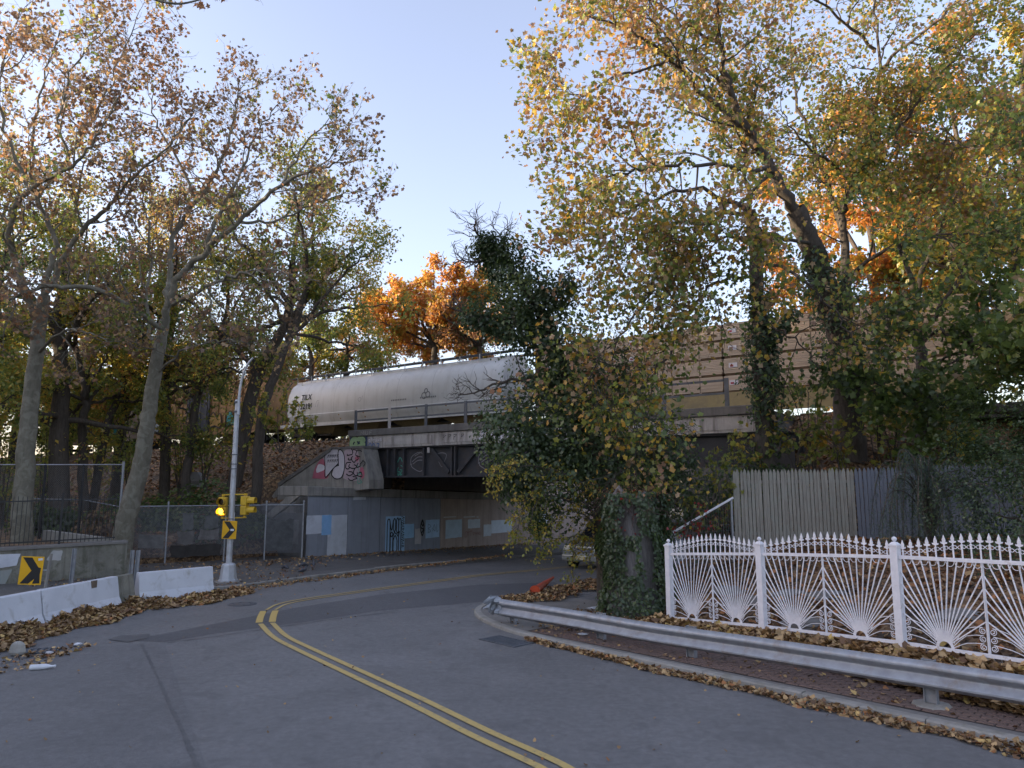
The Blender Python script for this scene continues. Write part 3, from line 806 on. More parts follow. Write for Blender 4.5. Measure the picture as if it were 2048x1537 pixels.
def blob(name, pts, layer, m, parent, fr, k=5, lb=None):
    P = smooth_path(list(pts) + [pts[0]], k)[:-1] if len(pts) > 4 else np.array(pts, float)
    mb = MB(); fs = fr(layer)
    mb.add([fs(q[0], q[1]) for q in P], [tuple(range(len(P)))]); o = mb.build(name, m, parent)
    if lb: o['label'] = lb
pink = flat('pink_spray_paint', (0.42, 0.12, 0.17), 0.7); silver = flat('silver_spray_paint', (0.56, 0.53, 0.57), 0.6, 0.0, dirt=(0.28, 0.25, 0.28)); mauve = flat('mauve_spray_paint', (0.42, 0.33, 0.36), 0.7, dirt=(0.26, 0.2, 0.22)); teal = flat('teal_spray_paint', (0.07, 0.32, 0.23), 0.7); whitep = flat('white_spray_paint', (0.66, 0.64, 0.68), 0.7)
def z2(x, y): return 0
Q = [(-27.4, 3.38), (-27.21, 3.9), (-26.71, 4.31), (-26.44, 3.88), (-26.31, 3.38)]
blob('graffiti', Q, 1, pink, uw, F22, 3, 'pink flame shape of the graffiti')
Q = [(-27.14, 3.78), (-26.97, 4.03), (-26.58, 3.96), (-26.57, 3.77), (-26.85, 3.68), (-27.09, 3.64)]
blob('graffiti', Q, 2, whitep, uw, F22, 4)
Q = [(-26.45, 3.45), (-26.55, 4.05), (-26.61, 4.4), (-26.07, 4.71), (-25.7, 4.69), (-25.63, 4.1), (-26.02, 3.76)]
blob('graffiti', Q, 2, silver, uw, F22, 3, 'silver first letter of the graffiti')
Q = [(-26.01, 3.53), (-25.89, 3.85), (-25.59, 3.98), (-25.65, 4.56), (-25.49, 4.64), (-25.24, 4.39), (-25.19, 3.86), (-25.36, 3.44), (-25.73, 3.35)]
blob('graffiti', Q, 3, silver, uw, F22, 4)
Q = [(-25.26, 3.37), (-25.16, 3.98), (-25.25, 4.59), (-24.86, 4.67), (-24.4, 4.63), (-24.25, 4.18), (-24.17, 3.74), (-24.18, 3.3), (-24.79, 3.26)]
blob('graffiti', Q, 2, mauve, uw, F22, 3, 'mauve tangled letters of the graffiti')
Q = [(-24.55, 4.26), (-24.36, 4.41), (-24.22, 4.25), (-24.38, 4.08)]
blob('graffiti', Q, 3, pink, uw, F22)
Q = [(-24.2, 3.78), (-24.01, 3.85), (-23.88, 3.56), (-23.96, 3.36), (-24.16, 3.41)]
blob('graffiti', Q, 3, pink, uw, F22, 4)
S = [[(-26.57, 4.4), (-26.51, 3.89), (-26.45, 3.42), (-26.02, 3.76), (-25.63, 4.03)], [(-26.57, 4.4), (-26.07, 4.71), (-25.66, 4.72)],
     [(-25.59, 3.98), (-25.89, 3.85), (-26.05, 3.56), (-25.76, 3.35), (-25.36, 3.42), (-25.19, 3.86), (-25.24, 4.41), (-25.49, 4.67), (-25.65, 4.53), (-25.59, 3.94)]]
rg = np.random.default_rng(77)
for cx, cy, r, el_, n_ in ((694,907,6,1.5,6),(703,905,4,.8,5),(711,909,7,1.2,7),(694,920,5,.7,5),(703,919,6,1.3,6),(692,933,5,1.6,6),(701,934,7,.8,7),(712,932,4,1.5,5),(721,929,5,1.3,6),(695,947,7,.7,6),(706,946,5,1.6,6),(714,950,6,.9,6),(701,957,8,.5,7)):
    th = rg.uniform(0, 6.28); pts = []
    for a in range(n_):
        rr_ = r * rg.uniform(.65, 1.35); aa = th + a * (rg.uniform(4.6, 5.9) / n_)
        pts.append((cx + rr_ * math.cos(aa), cy + rr_ * el_ * math.sin(aa) * .8))
    S.append([(-25.46 + (x_ - 675) * 0.03235, 3.27 + (961 - y_) * 0.0234) for x_, y_ in pts])
strokes('graffiti', S, 0.05, F22(4), ink, uw, label='black outlines of the graffiti')
tg = [[( -26.35 + 0.16 * i + dx, 4.32 - 0.22 * j + dz) for dx, dz in ((0, 0), (0.03, 0.13), (0.1, 0.02), (0.06, 0.1), (0.12, 0.12))] for j in range(2) for i in range(5)]
strokes('graffiti', tg, 0.025, F22(5), ink, uw, 3, label='small black tag over the silver letter')
tg = [[(-23.98, 3.95), (-23.9, 3.7), (-23.75, 3.6), (-23.95, 3.5)], [(-23.9, 3.55), (-23.65, 3.5), (-23.85, 3.32), (-23.68, 3.2), (-23.9, 3.12)], [(-23.95, 3.4), (-23.95, 3.15)]]
strokes('graffiti', [[(s - 0.35, z) for s, z in q] for q in tg], 0.035, F22(4), teal, uw, label='teal tag beside the girder')

# ------------------------------------------------------------------ bridge
P0 = 23.63
br = thing('railway_bridge', B(-17, P0, 3.4), 'dark steel girder railway bridge with streaked concrete parapet', 'bridge')
SL, SR = -26.2, -6.9
fb = fp(P0)
def bbox(s0_, s1, p0_, p1, z0, z1, mb=None):
    mb = mb or MB()
    return mb.hexa([B(s0_, p0_, z0), B(s1, p0_, z0), B(s1, p1, z0), B(s0_, p1, z0)], [B(s0_, p0_, z1), B(s1, p0_, z1), B(s1, p1, z1), B(s0_, p1, z1)])
# concrete fascia in panels with a coping
cuts = [SL, -24.2, -20.6, -17.0, -13.4, -9.8, SR]
for i in range(6):
    bbox(cuts[i] + (0.008 if i else 0), cuts[i + 1] - 0.008, P0, P0 + 0.45, 4.76, 5.34).build('parapet_panel', M['parapet'], br, bevel=0.012)
    if i:
        bbox(cuts[i] + 0.35, cuts[i + 1] - 0.35, P0 - 0.03, P0 - 0.001, 4.86, 5.24).build('raised_panel', M['parapet'], br, bevel=0.01)
    bbox(cuts[i] + (0.004 if i else 0), cuts[i + 1] - 0.004, P0 - 0.10, P0 + 0.55, 5.343, 5.64).build('coping', M['coping'], br, bevel=0.02)
bbox(SL + 0.3, SR, P0 + 0.46, 36.4, 4.72, 5.3).build('deck', M['coping'], br)
# steel girder: web, flanges, stiffeners, slanting end and braces
f_web = P0 + 0.28
mb = MB(); mb.prism([B(s, f_web, z) for s, z in [(-25.4, 4.74), (SR + 1, 4.74), (SR + 1, 3.47), (-24.05, 3.47)]], BN * 0.05); mb.build('web', M['dark_steel'], br)
bbox(-24.2, SR + 1, f_web - 0.22, f_web + 0.26, 3.40, 3.468).build('bottom_flange', M['dark_steel'], br)
bbox(-25.4, SR + 1, f_web - 0.2, f_web + 0.26, 4.70, 4.757).build('top_flange', M['dark_steel'], br)
mb = MB(); mb.prism([B(s, f_web - 0.2, z) for s, z in [(-25.5, 4.7), (-25.38, 4.7), (-24.0, 3.47), (-24.15, 3.42)]], BN * 0.45); mb.build('end_flange', M['dark_steel'], br)
for s in (-23.75, -23.3, -22.75, -21.55, -19.95, -19.75, -17.95, -16.3, -16.1, -14.2, -12.4, -10.6):
    bbox(s - 0.04, s + 0.04, f_web - 0.18, f_web - 0.002, 3.47, 4.698).build('stiffener', M['dark_steel'], br)
for (sa, za), (sb, zb_) in (((-21.1, 4.62), (-20.1, 3.6)), ((-18.55, 4.62), (-19.6, 3.6)), ((-17.4, 4.62), (-16.4, 3.6)), ((-14.9, 4.62), (-15.9, 3.6))):
    mb = MB(); mb.bar(B(sa, f_web - 0.12, za), B(sb, f_web - 0.12, zb_), 0.06, 0.16, BN.cross(UP)); mb.build('brace', M['dark_steel'], br)
for s in (-21.2, -17.4): bbox(s - 0.06, s + 0.06, f_web - 0.24, f_web - 0.19, 4.46, 4.69).build('bracket', M['parapet'], br)
for p in np.arange(25.2, 36.0, 1.2):                    # cross girders under the deck
    bbox(SL + 1.4, SR + 1, p - 0.12, p + 0.12, 3.45, 4.715).build('girder', M['dark_steel'], br)
bbox(SL + 1.4, SR + 1, 36.0, 36.4, 3.30, 4.715).build('girder', M['dark_steel'], br)
for s in np.arange(-23, -8, 2.5): bbox(s - 0.1, s + 0.1, 24.1, 35.9, 3.62, 3.9).build('cross_beam', M['dark_steel'], br)
# railing of upright angles and two bars
rs = [-25.95, -23.7, -21.45, -19.2, -16.95, -14.7, -12.45, -10.2, -7.95]
for i, s in enumerate(rs):
    q = thing if False else None
    mb = bbox(s - 0.075, s + 0.075, P0 + 0.12, P0 + 0.15, 5.64, 6.62); bbox(s - 0.075, s - 0.045, P0 + 0.15, P0 + 0.28, 5.64, 6.62, mb)
    mb.build('rail_post', M['parapet'] if i == 1 else M['rail_steel'], br)
for z in (6.52, 6.08):
    bbox(rs[0] - 0.05, rs[-1] + 0.05, P0 + 0.152, P0 + 0.20, z, z + 0.075).build('rail_bar', M['rail_steel'], br)
for i in range(6):                                      # parapet on the far side
    bbox(cuts[i] + 0.008, cuts[i + 1] - 0.008, 36.42, 36.8, 4.76, 6.35).build('parapet_panel', M['parapet'], br)
# graffiti on the bridge
def FB(layer): return lambda a, b, li=0: fb(a, b, 0.035 + 0.004 * layer + 0.0004 * li)
def FBc(layer): return lambda a, b, li=0: fb(a, b, 0.104 + 0.004 * layer)
lime = flat('lime_spray_paint', (0.36, 0.50, 0.27), 0.7); navy = flat('navy_spray_paint', (0.045, 0.07, 0.14), 0.7)
blob('graffiti', [(-26.18, 4.77), (-24.95, 4.77), (-24.95, 5.33), (-26.18, 5.33)], 0, navy, br, lambda L: (lambda a, b, li=0: fb(a, b, 0.004)), lb='navy ground of the green bubble letters')
Gs = [[(-25.72, 5.20), (-25.9, 5.22), (-26.05, 5.05), (-25.98, 4.86), (-25.8, 4.86), (-25.72, 4.98)], [(-25.55, 5.22), (-25.35, 5.24), (-25.2, 5.14), (-25.35, 5.04), (-25.2, 4.95), (-25.32, 4.84), (-25.52, 4.86)]]
strokes('graffiti', Gs, 0.30, lambda a, b, li=0: fb(a, b, 0.008 + 0.0004 * li), ink, br)
strokes('graffiti', Gs, 0.24, lambda a, b, li=0: fb(a, b, 0.012 + 0.0004 * li), lime, br, label='lime green bubble letters G3 at the parapet end')
wt = [[(-24.85 + 0.15 * i + dx, 5.05 + dz + 0.03 * (i % 2)) for dx, dz in q] for i, q in enumerate(([(0, .1), (.1, .12), (.02, .04), (.1, 0)], [(0, 0), (.08, .14), (.12, 0)], [(0, .1), (.1, .1), (.05, .1), (.05, -.05)], [(.1, .1), (0, .05), (.1, 0), (0, -.02)], [(0, 0), (.02, .12), (.08, .02), (.12, .14)], [(.1, .12), (0, .1), (.1, .02), (0, 0)]))]
strokes('graffiti', wt, 0.03, lambda a, b, li=0: fb(a, b, 0.04), whitep, br, 3, label='white scribbled tag on the parapet')
wt = [[(-24.85, 4.9), (-24.7, 5.0), (-24.65, 4.85)], [(-24.6, 4.88), (-24.5, 4.98), (-24.4, 4.86)], [(-24.3, 4.95), (-24.15, 4.95), (-24.2, 4.82)]]
strokes('graffiti', wt, 0.04, lambda a, b, li=0: fb(a, b, 0.045), flat('blue_spray', (0.08, 0.16, 0.36), 0.6), br, 3)
wt = [[(-25.3, 5.40), (-25.3, 5.56), (-25.2, 5.46), (-25.1, 5.56), (-25.1, 5.40)], [(-24.98, 5.56), (-25.0, 5.42), (-24.85, 5.42), (-24.85, 5.56)], [(-24.55, 5.56), (-24.72, 5.55), (-24.72, 5.40)], [(-24.72, 5.48), (-24.6, 5.48)]]
strokes('graffiti', wt, 0.025, lambda a, b, li=0: fb(a, b, 0.106), flat('pale_tag', (0.33, 0.32, 0.30), 0.7), br, 3, label='pale tag reading MUF on the coping')
wt = []
for s in (-20.3, -20.0, -19.7, -19.3, -15.9, -15.6, -15.2): wt += [[(s, 4.98), (s + .02, 5.2)], [(s, 5.2), (s + 0.16, 5.18), (s + 0.02, 5.08)]]
strokes('graffiti', wt, 0.03, lambda a, b, li=0: fb(a, b, 0.036), flat('faded_black_spray', (0.10, 0.09, 0.09), 0.7), br, 3, label='faded black tags on the parapet')
blob('graffiti', [(-18.4, 4.86), (-15.9, 4.86), (-16.0, 5.32), (-18.2, 5.32)], 0, whitep, br, lambda L: (lambda a, b, li=0: fb(a, b, 0.0335)), lb='whitewashed patch on the parapet')
def FW(a, b, li=0): return B(a, f_web - 0.006 - 0.0004 * li, b)
grs = flat('faded_white_spray', (0.21, 0.21, 0.22), 0.7)
wt = [[(-22.4, 4.0), (-22.35, 3.85), (-21.9, 3.66), (-21.62, 3.8)], [(-22.45, 3.95), (-22.4, 4.3), (-22.0, 4.5), (-21.65, 4.42)], [(-22.35, 4.1), (-22.0, 4.3), (-21.62, 4.28)], [(-22.3, 4.0), (-22.0, 4.15), (-21.62, 4.15)], [(-22.2, 4.35), (-21.8, 4.52)]]
wt += [[(s + 3.85, z) for s, z in q] for q in wt] + [[(-20.9, 4.4), (-20.6, 4.45), (-20.35, 4.35), (-20.5, 4.0), (-20.62, 3.85), (-20.8, 4.1), (-20.9, 4.4)]]
strokes('graffiti', wt, 0.035, FW, grs, br, label='faint white scrawl on the girder web')
wt = [[(-23.25, 4.1), (-23.1, 4.3), (-22.95, 4.1)], [(-23.2, 3.85), (-23.25, 3.7), (-23.0, 3.65), (-22.9, 3.85), (-23.05, 3.95)], [(-23.22, 3.6), (-23.2, 3.5), (-23.05, 3.6), (-23.05, 3.5), (-22.9, 3.6), (-22.88, 3.5)], [(-23.1, 3.75), (-22.88, 3.72)]]
strokes('graffiti', wt, 0.04, FW, teal, br, label='teal tag on the girder web')
strokes('graffiti', [[(-22.9, 4.35), (-22.8, 4.2), (-22.9, 4.05)], [(-22.82, 4.4), (-22.75, 4.2)]], 0.06, FW, flat('dull_red_spray', (0.16, 0.05, 0.055), 0.7), br)

# right-hand abutment, mostly behind the ivy
ra = thing('abutment', B(-8.2, 24, 0), 'right hand bridge abutment in shade behind the ivy', 'abutment')
mb = MB(); bbox(-8.9, -7.2, 22.6, 37.0, -0.8, 3.35, mb); mb.build('wall', M['wall_brown'], ra)
bbox(-9.0, -7.0, 22.5, 37.2, 3.36, 3.6).build('ledge', M['coping'], ra)
bbox(-8.9, -7.4, 37.02, 56.0, -1.4, 2.6).build('far_wall', M['wall_brown'], ra)
bbox(-8.4, -6.5, 24.4, 36.5, 3.6, 4.7).build('back_wall', M['coping'], ra)
mb = MB(); mb.prism([B(-8.9, 22.6, -0.5), B(-8.9, 22.6, 3.35), B(-7.4, 22.6, 3.35), B(-4.2, 22.6, 1.6), B(-4.2, 22.6, -0.5)], BN * -0.6); mb.build('wing', M['coping'], ra)

# track bed
bbox(-150, SL + 0.29, 29.0, 36.0, 5.3, 5.78).build('ballast_bed', M['ballast'], hl)
bbox(SR + 0.02, 45, 29.0, 36.0, 5.3, 5.78).build('ballast_bed', M['ballast'], hr)
bbox(SL + 0.3, SR, 24.2, 36.2, 5.301, 5.6).build('ballast_bed', M['ballast'], br)

# ------------------------------------------------------------------ trains
PT = 32.1            # centre line of the track; the near side of the cars is 1.6 m closer
ZR = 5.95            # top of rail
tr = thing('railway_track', B(-30, PT, 5.8), 'railway track on ballast carrying the freight train over the bridge', 'track')
for q in (-0.72, 0.72):
    bbox(-140, 40, PT + q - 0.035, PT + q + 0.035, ZR - 0.14, ZR).build('rail', M['rail_steel'], tr)
sl = MB()
for s in np.arange(-75, 5, 0.6): bbox(s - 0.11, s + 0.11, PT - 1.3, PT + 1.3, ZR - 0.28, ZR - 0.145, sl)
tag(sl.build('sleepers', M['bark_dark'], tr), 'row of timber sleepers', None, kind='stuff')

wheel_m = flat('wheel_steel', (0.03, 0.028, 0.027), 0.6, 0.3)
def truck(parent, s):
    for d in (-0.88, 0.88):
        for q in (-0.72, 0.72):
            mb = MB(); mb.lathe(B(s + d, PT + q * 1.05, ZR + 0.42), [(0.2, -0.06), (0.43, -0.06), (0.45, 0.0), (0.42, 0.06), (0.2, 0.06)], 20, BN); mb.build('wheel', wheel_m, parent)
        mb = MB(); mb.tube([B(s + d, PT - 0.7, ZR + 0.42), B(s + d, PT + 0.7, ZR + 0.42)], 0.09, 8); mb.build('axle', wheel_m, parent)
    for q in (-1.0, 1.0):
        mb = MB(); mb.prism([B(s + a, PT + q, ZR + z) for a, z in [(-1.15, .3), (-1.15, .6), (-.6, .62), (-.35, .85), (.35, .85), (.6, .62), (1.15, .6), (1.15, .3), (.5, .35), (.3, .12), (-.3, .12), (-.5, .35)]], BN * 0.12); mb.build('side_frame', wheel_m, parent)

def mesh_text(body, size, m, parent, place, name='lettering', label=None):
    cu = bpy.data.curves.new('txt', 'FONT'); cu.body = body; cu.size = size; cu.offset = 0.012; cu.align_x = 'LEFT'
    ob = bpy.data.objects.new('txt', cu); col.objects.link(ob)
    bpy.context.view_layer.update()
    me = bpy.data.meshes.new_from_object(ob.evaluated_get(bpy.context.evaluated_depsgraph_get()))
    bpy.data.objects.remove(ob)
    for v in me.vertices:
        v.co = place(v.co.x, v.co.y)
    me.name = name; me.materials.clear(); me.materials.append(m)
    o = link(name, me, parent)
    if label: o['label'] = label
    return o

# covered hopper: barrel sided white car
HS0, HS1 = -40.7, -21.6
hop = thing('hopper_car', B((HS0 + HS1) / 2, PT, ZR), 'long white barrel sided covered hopper car crossing the bridge', 'rail car')
m, nt, bs = new_mat('hopper_white')
v = coords(nt); vs = coords(nt, (2.0, 2.0, 0.25))
out = ramp(nt, noise(nt, v, 0.8, 6, 0.6), [(0.35, (0.60, 0.60, 0.585)), (0.7, (0.52, 0.52, 0.50))])
f = ramp(nt, noise(nt, vs, 1.2, 6, 0.65), [(0.5, 0.0), (0.75, 0.45)]); out = mixc(nt, f, out, (0.36, 0.34, 0.30))
f = ramp(nt, noise(nt, v, 1.7, 3, 0.5, 1.5), [(0.66, 0.0), (0.78, 0.5)]); out = mixc(nt, f, out, (0.25, 0.25, 0.25))
nt.links.new(out, bs.inputs['Base Color']); bs.inputs['Roughness'].default_value = 0.5
M['hopper'] = m
prof = [(1.42, 7.02), (1.60, 7.35), (1.63, 7.62), (1.585, 7.66), (1.60, 7.95), (1.61, 8.3), (1.58, 8.7), (1.50, 9.05), (1.36, 9.38), (1.16, 9.66), (0.9, 9.83), (0.86, 9.86), (0.84, 9.98), (0.4, 10.05), (0, 10.06)]
full = [(-y, z) for y, z in prof] + [(y, z) for y, z in reversed(prof[:-1])]
def ring(s, k=1.0, zlo=None):
    r_ = []
    for y, z in full:
        zz = z if zlo is None else max(z, zlo)
        r_.append(B(s, PT + y * k, zz))
    return r_
mb = MB()
mb.sweep(None, [ring(HS0 + 0.55, 0.80, 8.1), ring(HS0 + 0.62, 0.93, 7.9), ring(HS0 + 0.85, 0.985), ring(HS0 + 1.1), ring(HS1 - 1.1), ring(HS1 - 0.85, 0.985), ring(HS1 - 0.62, 0.93, 7.9), ring(HS1 - 0.55, 0.80, 8.1)], closed=True)
mb.build('body', M['hopper'], hop, auto=28)
for s in np.arange(HS0 + 2.6, HS1 - 1, 2.75):                # weld seams
    mb = MB(); mb.sweep(None, [[p + (UP * 0.0) for p in ring(s - 0.02, 1.003)], ring(s + 0.02, 1.003)], closed=False); mb.build('weld_seam', flat('seam_grey', (0.47, 0.47, 0.46), 0.55), hop)
bbox(HS0, HS1, PT - 1.52, PT - 1.40, 6.86, 7.06).build('side_sill', M['hopper'], hop)
bbox(HS0, HS1, PT + 1.40, PT + 1.52, 6.86, 7.06).build('side_sill', M['hopper'], hop)
bbox(HS0 - 0.35, HS1 + 0.35, PT - 0.3, PT + 0.3, 6.75, 7.0).build('centre_sill', wheel_m, hop)
for s in (HS0 + 0.15, HS1 - 0.15): bbox(s - 0.15, s + 0.15, PT - 1.5, PT + 1.5, 6.88, 7.02).build('end_platform', M['hopper'], hop)
tan = flat('dull_tan_hopper', (0.33, 0.25, 0.12), 0.8, dirt=(0.2, 0.16, 0.10))
L_ = HS1 - HS0
for k in range(4):
    c_ = HS0 + 3.6 + k * (L_ - 7.2) / 3
    mb = MB(); mb.hexa([B(c_ - 0.5, PT - 0.6, 6.3), B(c_ + 0.5, PT - 0.6, 6.3), B(c_ + 0.5, PT + 0.6, 6.3), B(c_ - 0.5, PT + 0.6, 6.3)], [B(c_ - 1.85, PT - 1.38, 7.04), B(c_ + 1.85, PT - 1.38, 7.04), B(c_ + 1.85, PT + 1.38, 7.04), B(c_ - 1.85, PT + 1.38, 7.04)]); mb.build('hopper_bay', tan, hop)
    mb = MB(); mb.bar(B(c_ - 0.6, PT - 0.75, 6.35), B(c_ + 0.6, PT - 0.75, 6.35), 0.12); mb.build('gate', wheel_m, hop)
truck(hop, HS0 + 1.6); truck(hop, HS1 - 1.6)
walk = flat('dark_running_board', (0.06, 0.065, 0.075), 0.6, 0.2)
bbox(HS0 + 0.15, HS1 - 0.15, PT - 0.95, PT - 0.55, 10.24, 10.31).build('running_board', walk, hop)
bbox(HS0 + 0.15, HS1 - 0.15, PT + 0.55, PT + 0.95, 10.24, 10.31).build('running_board', walk, hop)
bbox(HS0 + 0.9, HS1 - 0.9, PT - 0.3, PT + 0.3, 10.05, 10.16).build('hatch_trough', M['hopper'], hop)
for s in np.arange(HS0 + 0.9, HS1 - 0.5, 1.42):
    mb = MB(); mb.bar(B(s, PT - 0.95, 9.84), B(s, PT - 0.97, 10.30), 0.05); mb.build('bracket', M['hopper'], hop)
mb = MB(); mb.tube([B(HS0 + 0.5, PT - 1.05, 10.0), B(HS0 + 0.35, PT - 1.35, 9.5), B(HS0 + 0.25, PT - 1.45, 8.9)], 0.03, 6); mb.build('handrail', walk, hop)
for k in range(7):
    mb = MB(); mb.bar(B(HS0 + 0.15, PT - 1.5, 7.2 + k * 0.38), B(HS0 + 0.5, PT - 1.5, 7.2 + k * 0.38), 0.025); mb.build('ladder_rung', walk, hop)
for q in (0.15, 0.5):
    mb = MB(); mb.bar(B(HS0 + q, PT - 1.5, 7.0), B(HS0 + q, PT - 1.5, 9.6), 0.035); mb.build('ladder_rail', walk, hop)
def side_y(z): return float(np.interp(z, [q[1] for q in prof], [q[0] for q in prof]))
def on_side(s, z, off=0.012): return B(s, PT - side_y(z) - off, z)
amber_p = flat('reflective_amber', (0.36, 0.19, 0.05), 0.5)
for s in (HS0 + 1.35,): 
    mb = MB(); mb.prism([on_side(s + a, z) for a, z in ((0, 7.8), (0.1, 7.8), (0.1, 8.15), (0, 8.15))], BN * -0.004); mb.build('reflector', amber_p, hop)
for s in np.arange(HS0 + 3.6, HS1 - 0.8, 2.2):
    mb = MB(); mb.prism([on_side(s + a, z) for a, z in ((0.12, 7.18), (0.22, 7.18), (0.1, 7.5), (0, 7.5))], BN * -0.004); mb.build('reflector', amber_p, hop)
blk = flat('car_lettering_black', (0.02, 0.02, 0.022), 0.6)
mesh_text('TILX', 0.50, blk, hop, lambda x, y: on_side(-38.55 + x, 8.62 + y, 0.035), label='black reporting mark TILX')
mesh_text('32196', 0.50, blk, hop, lambda x, y: on_side(-38.6 + x, 8.02 + y, 0.03), label='black car number 32196')
for k, (w_, z) in enumerate(((1.3, 7.52), (1.1, 7.38), (1.2, 7.24))):
    for j in range(6):
        x0 = -38.5 + j * w_ / 6
        mb = MB(); mb.prism([on_side(x0 + a, z + b) for a, b in ((0, 0), (w_ / 9, 0), (w_ / 9, 0.05), (0, 0.05))], BN * -0.003); mb.build('small_print', flat('faded_print', (0.25, 0.25, 0.25), 0.7), hop)
for s, n_ in ((-30.3, 9), (-28.0, 9)):
    for j in range(n_):
        mb = MB(); mb.prism([on_side(s + j * 0.14 + a, 8.0 + b) for a, b in ((0, 0), (0.1, 0), (0.1, 0.09), (0, 0.09))], BN * -0.003); mb.build('small_print', flat('faded_print', (0.25, 0.25, 0.25), 0.7), hop)
def ringpts(cs, cz_, r_): return [(cs + r_ * math.cos(a), cz_ + r_ * math.sin(a)) for a in np.linspace(0, 2 * math.pi, 9)]
def FH(a, b, li=0): return on_side(a, b, 0.010 + 0.0005 * li)
strokes('graffiti', [ringpts(-27.7, 8.15, 0.17), ringpts(-27.4, 8.2, 0.16), ringpts(-27.55, 8.42, 0.12)], 0.06, FH, flat('grey_scrawl', (0.19, 0.19, 0.20), 0.7), hop, 3, label='grey rings scrawled on the hopper side')
strokes('graffiti', [[(-37.1, 8.1), (-37.0, 8.45), (-36.8, 8.5)], [(-36.9, 8.1), (-36.8, 8.4)], ringpts(-33.0, 8.3, 0.12), [(-32.8, 8.3), (-32.75, 8.5)], ringpts(-25.4, 8.3, 0.12)], 0.035, FH, flat('pale_scrawl', (0.36, 0.36, 0.36), 0.7), hop, 3, label='faint chalk marks')

# lumber car: flat car with stacked bundles
LS0, LS1 = -20.2, -0.6
flatc = thing('lumber_car', B(-10, PT, ZR), 'flat rail car loaded with tall stacks of lumber behind the maple', 'rail car')
carm = flat('yellow_tan_car', (0.30, 0.235, 0.11), 0.7, dirt=(0.16, 0.13, 0.09))
bbox(LS0, LS1, PT - 1.45, PT + 1.45, 6.72, 7.02).build('deck', carm, flatc)
mb = MB(); mb.prism([B(s, PT - 1.5, z) for s, z in [(LS0, 6.72), (LS0, 7.03), (LS1, 7.03), (LS1, 6.72), (LS1 - 3.2, 6.15), (LS0 + 3.2, 6.15)]], BN * 0.045); mb.build('side_sill', carm, flatc)
for s in (LS0 + 0.12, LS1 - 0.12): bbox(s - 0.12, s + 0.12, PT - 1.42, PT + 1.42, 7.02, 10.15).build('bulkhead', flat('dark_red_bulkhead', (0.12, 0.06, 0.045), 0.7), flatc)
bbox(LS0 + 0.3, LS1 - 0.3, PT - 0.05, PT + 0.05, 7.03, 10.2).build('centre_beam', carm, flatc)
truck(flatc, LS0 + 1.8); truck(flatc, LS1 - 1.8)
m, nt, bs = new_mat('sawn_lumber')
v = coords(nt)
out = ramp(nt, noise(nt, coords(nt, (0.25, 0.25, 9.0)), 2.2, 4, 0.6), [(0.35, (0.50, 0.395, 0.29)), (0.68, (0.37, 0.285, 0.205))])
nt.links.new(out, bs.inputs['Base Color']); bs.inputs['Roughness'].default_value = 0.8
M['lumber'] = m
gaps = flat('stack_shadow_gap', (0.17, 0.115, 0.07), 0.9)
white_tag = flat('white_end_tag', (0.6, 0.58, 0.6), 0.6); red_tag = flat('red_tag_print', (0.4, 0.08, 0.1), 0.6)
nb, nt_ = 4, 4
bl = (LS1 - LS0 - 0.6) / nb; bh = 3.05 / nt_
board = MB(); 
for i in range(nb):
    for j in range(nt_):
        s0_ = LS0 + 0.3 + i * bl + 0.02; s1 = s0_ + bl - 0.04; z0 = 7.06 + j * bh; 
        pos = ['leftmost', 'second from the left', 'third from the left', 'rightmost'][i]; lev = ['bottom', 'second', 'third', 'top'][j]
        t = thing('lumber_bundle', B((s0_ + s1) / 2, PT - 0.7, z0), f'strapped lumber bundle in the {lev} tier, {pos} on the car', 'lumber', 'lumber bundles on the flat car')
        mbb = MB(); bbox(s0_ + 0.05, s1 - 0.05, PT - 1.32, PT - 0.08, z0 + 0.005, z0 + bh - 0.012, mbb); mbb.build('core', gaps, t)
        nl = 9; lh = (bh - 0.11) / nl
        for k in range(nl):
            e0, e1 = rng.uniform(0, 0.03), rng.uniform(0, 0.03); o_ = rng.uniform(-0.012, 0.012)
            zz = z0 + 0.06 + k * lh
            bbox(s0_ + e0, s1 - e1, PT - 1.37 + o_, PT - 1.15, zz + 0.004, zz + lh - 0.006).build('board_layer', M['lumber'], t)
        for q in (0.22, 0.5, 0.78):
            sx = s0_ + (s1 - s0_) * q; bbox(sx - 0.015, sx + 0.015, PT - 1.395, PT - 1.385, z0 + 0.05, z0 + bh - 0.05).build('strap', flat('dull_strap', (0.16, 0.12, 0.085), 0.7), t)
            bbox(sx - 0.05, sx + 0.05, PT - 1.36, PT - 0.1, z0, z0 + 0.05).build('spacer', M['lumber'], t)
        mb = MB(); bbox(s0_ + 0.25, s0_ + 0.62, PT - 1.394, PT - 1.388, z0 + 0.3, z0 + 0.5, mb); mb.build('paper_tag', white_tag, t)
        mb = MB(); bbox(s0_ + 0.3, s0_ + 0.45, PT - 1.399, PT - 1.3955, z0 + 0.33, z0 + 0.42, mb); mb.build('tag_print', red_tag, t)

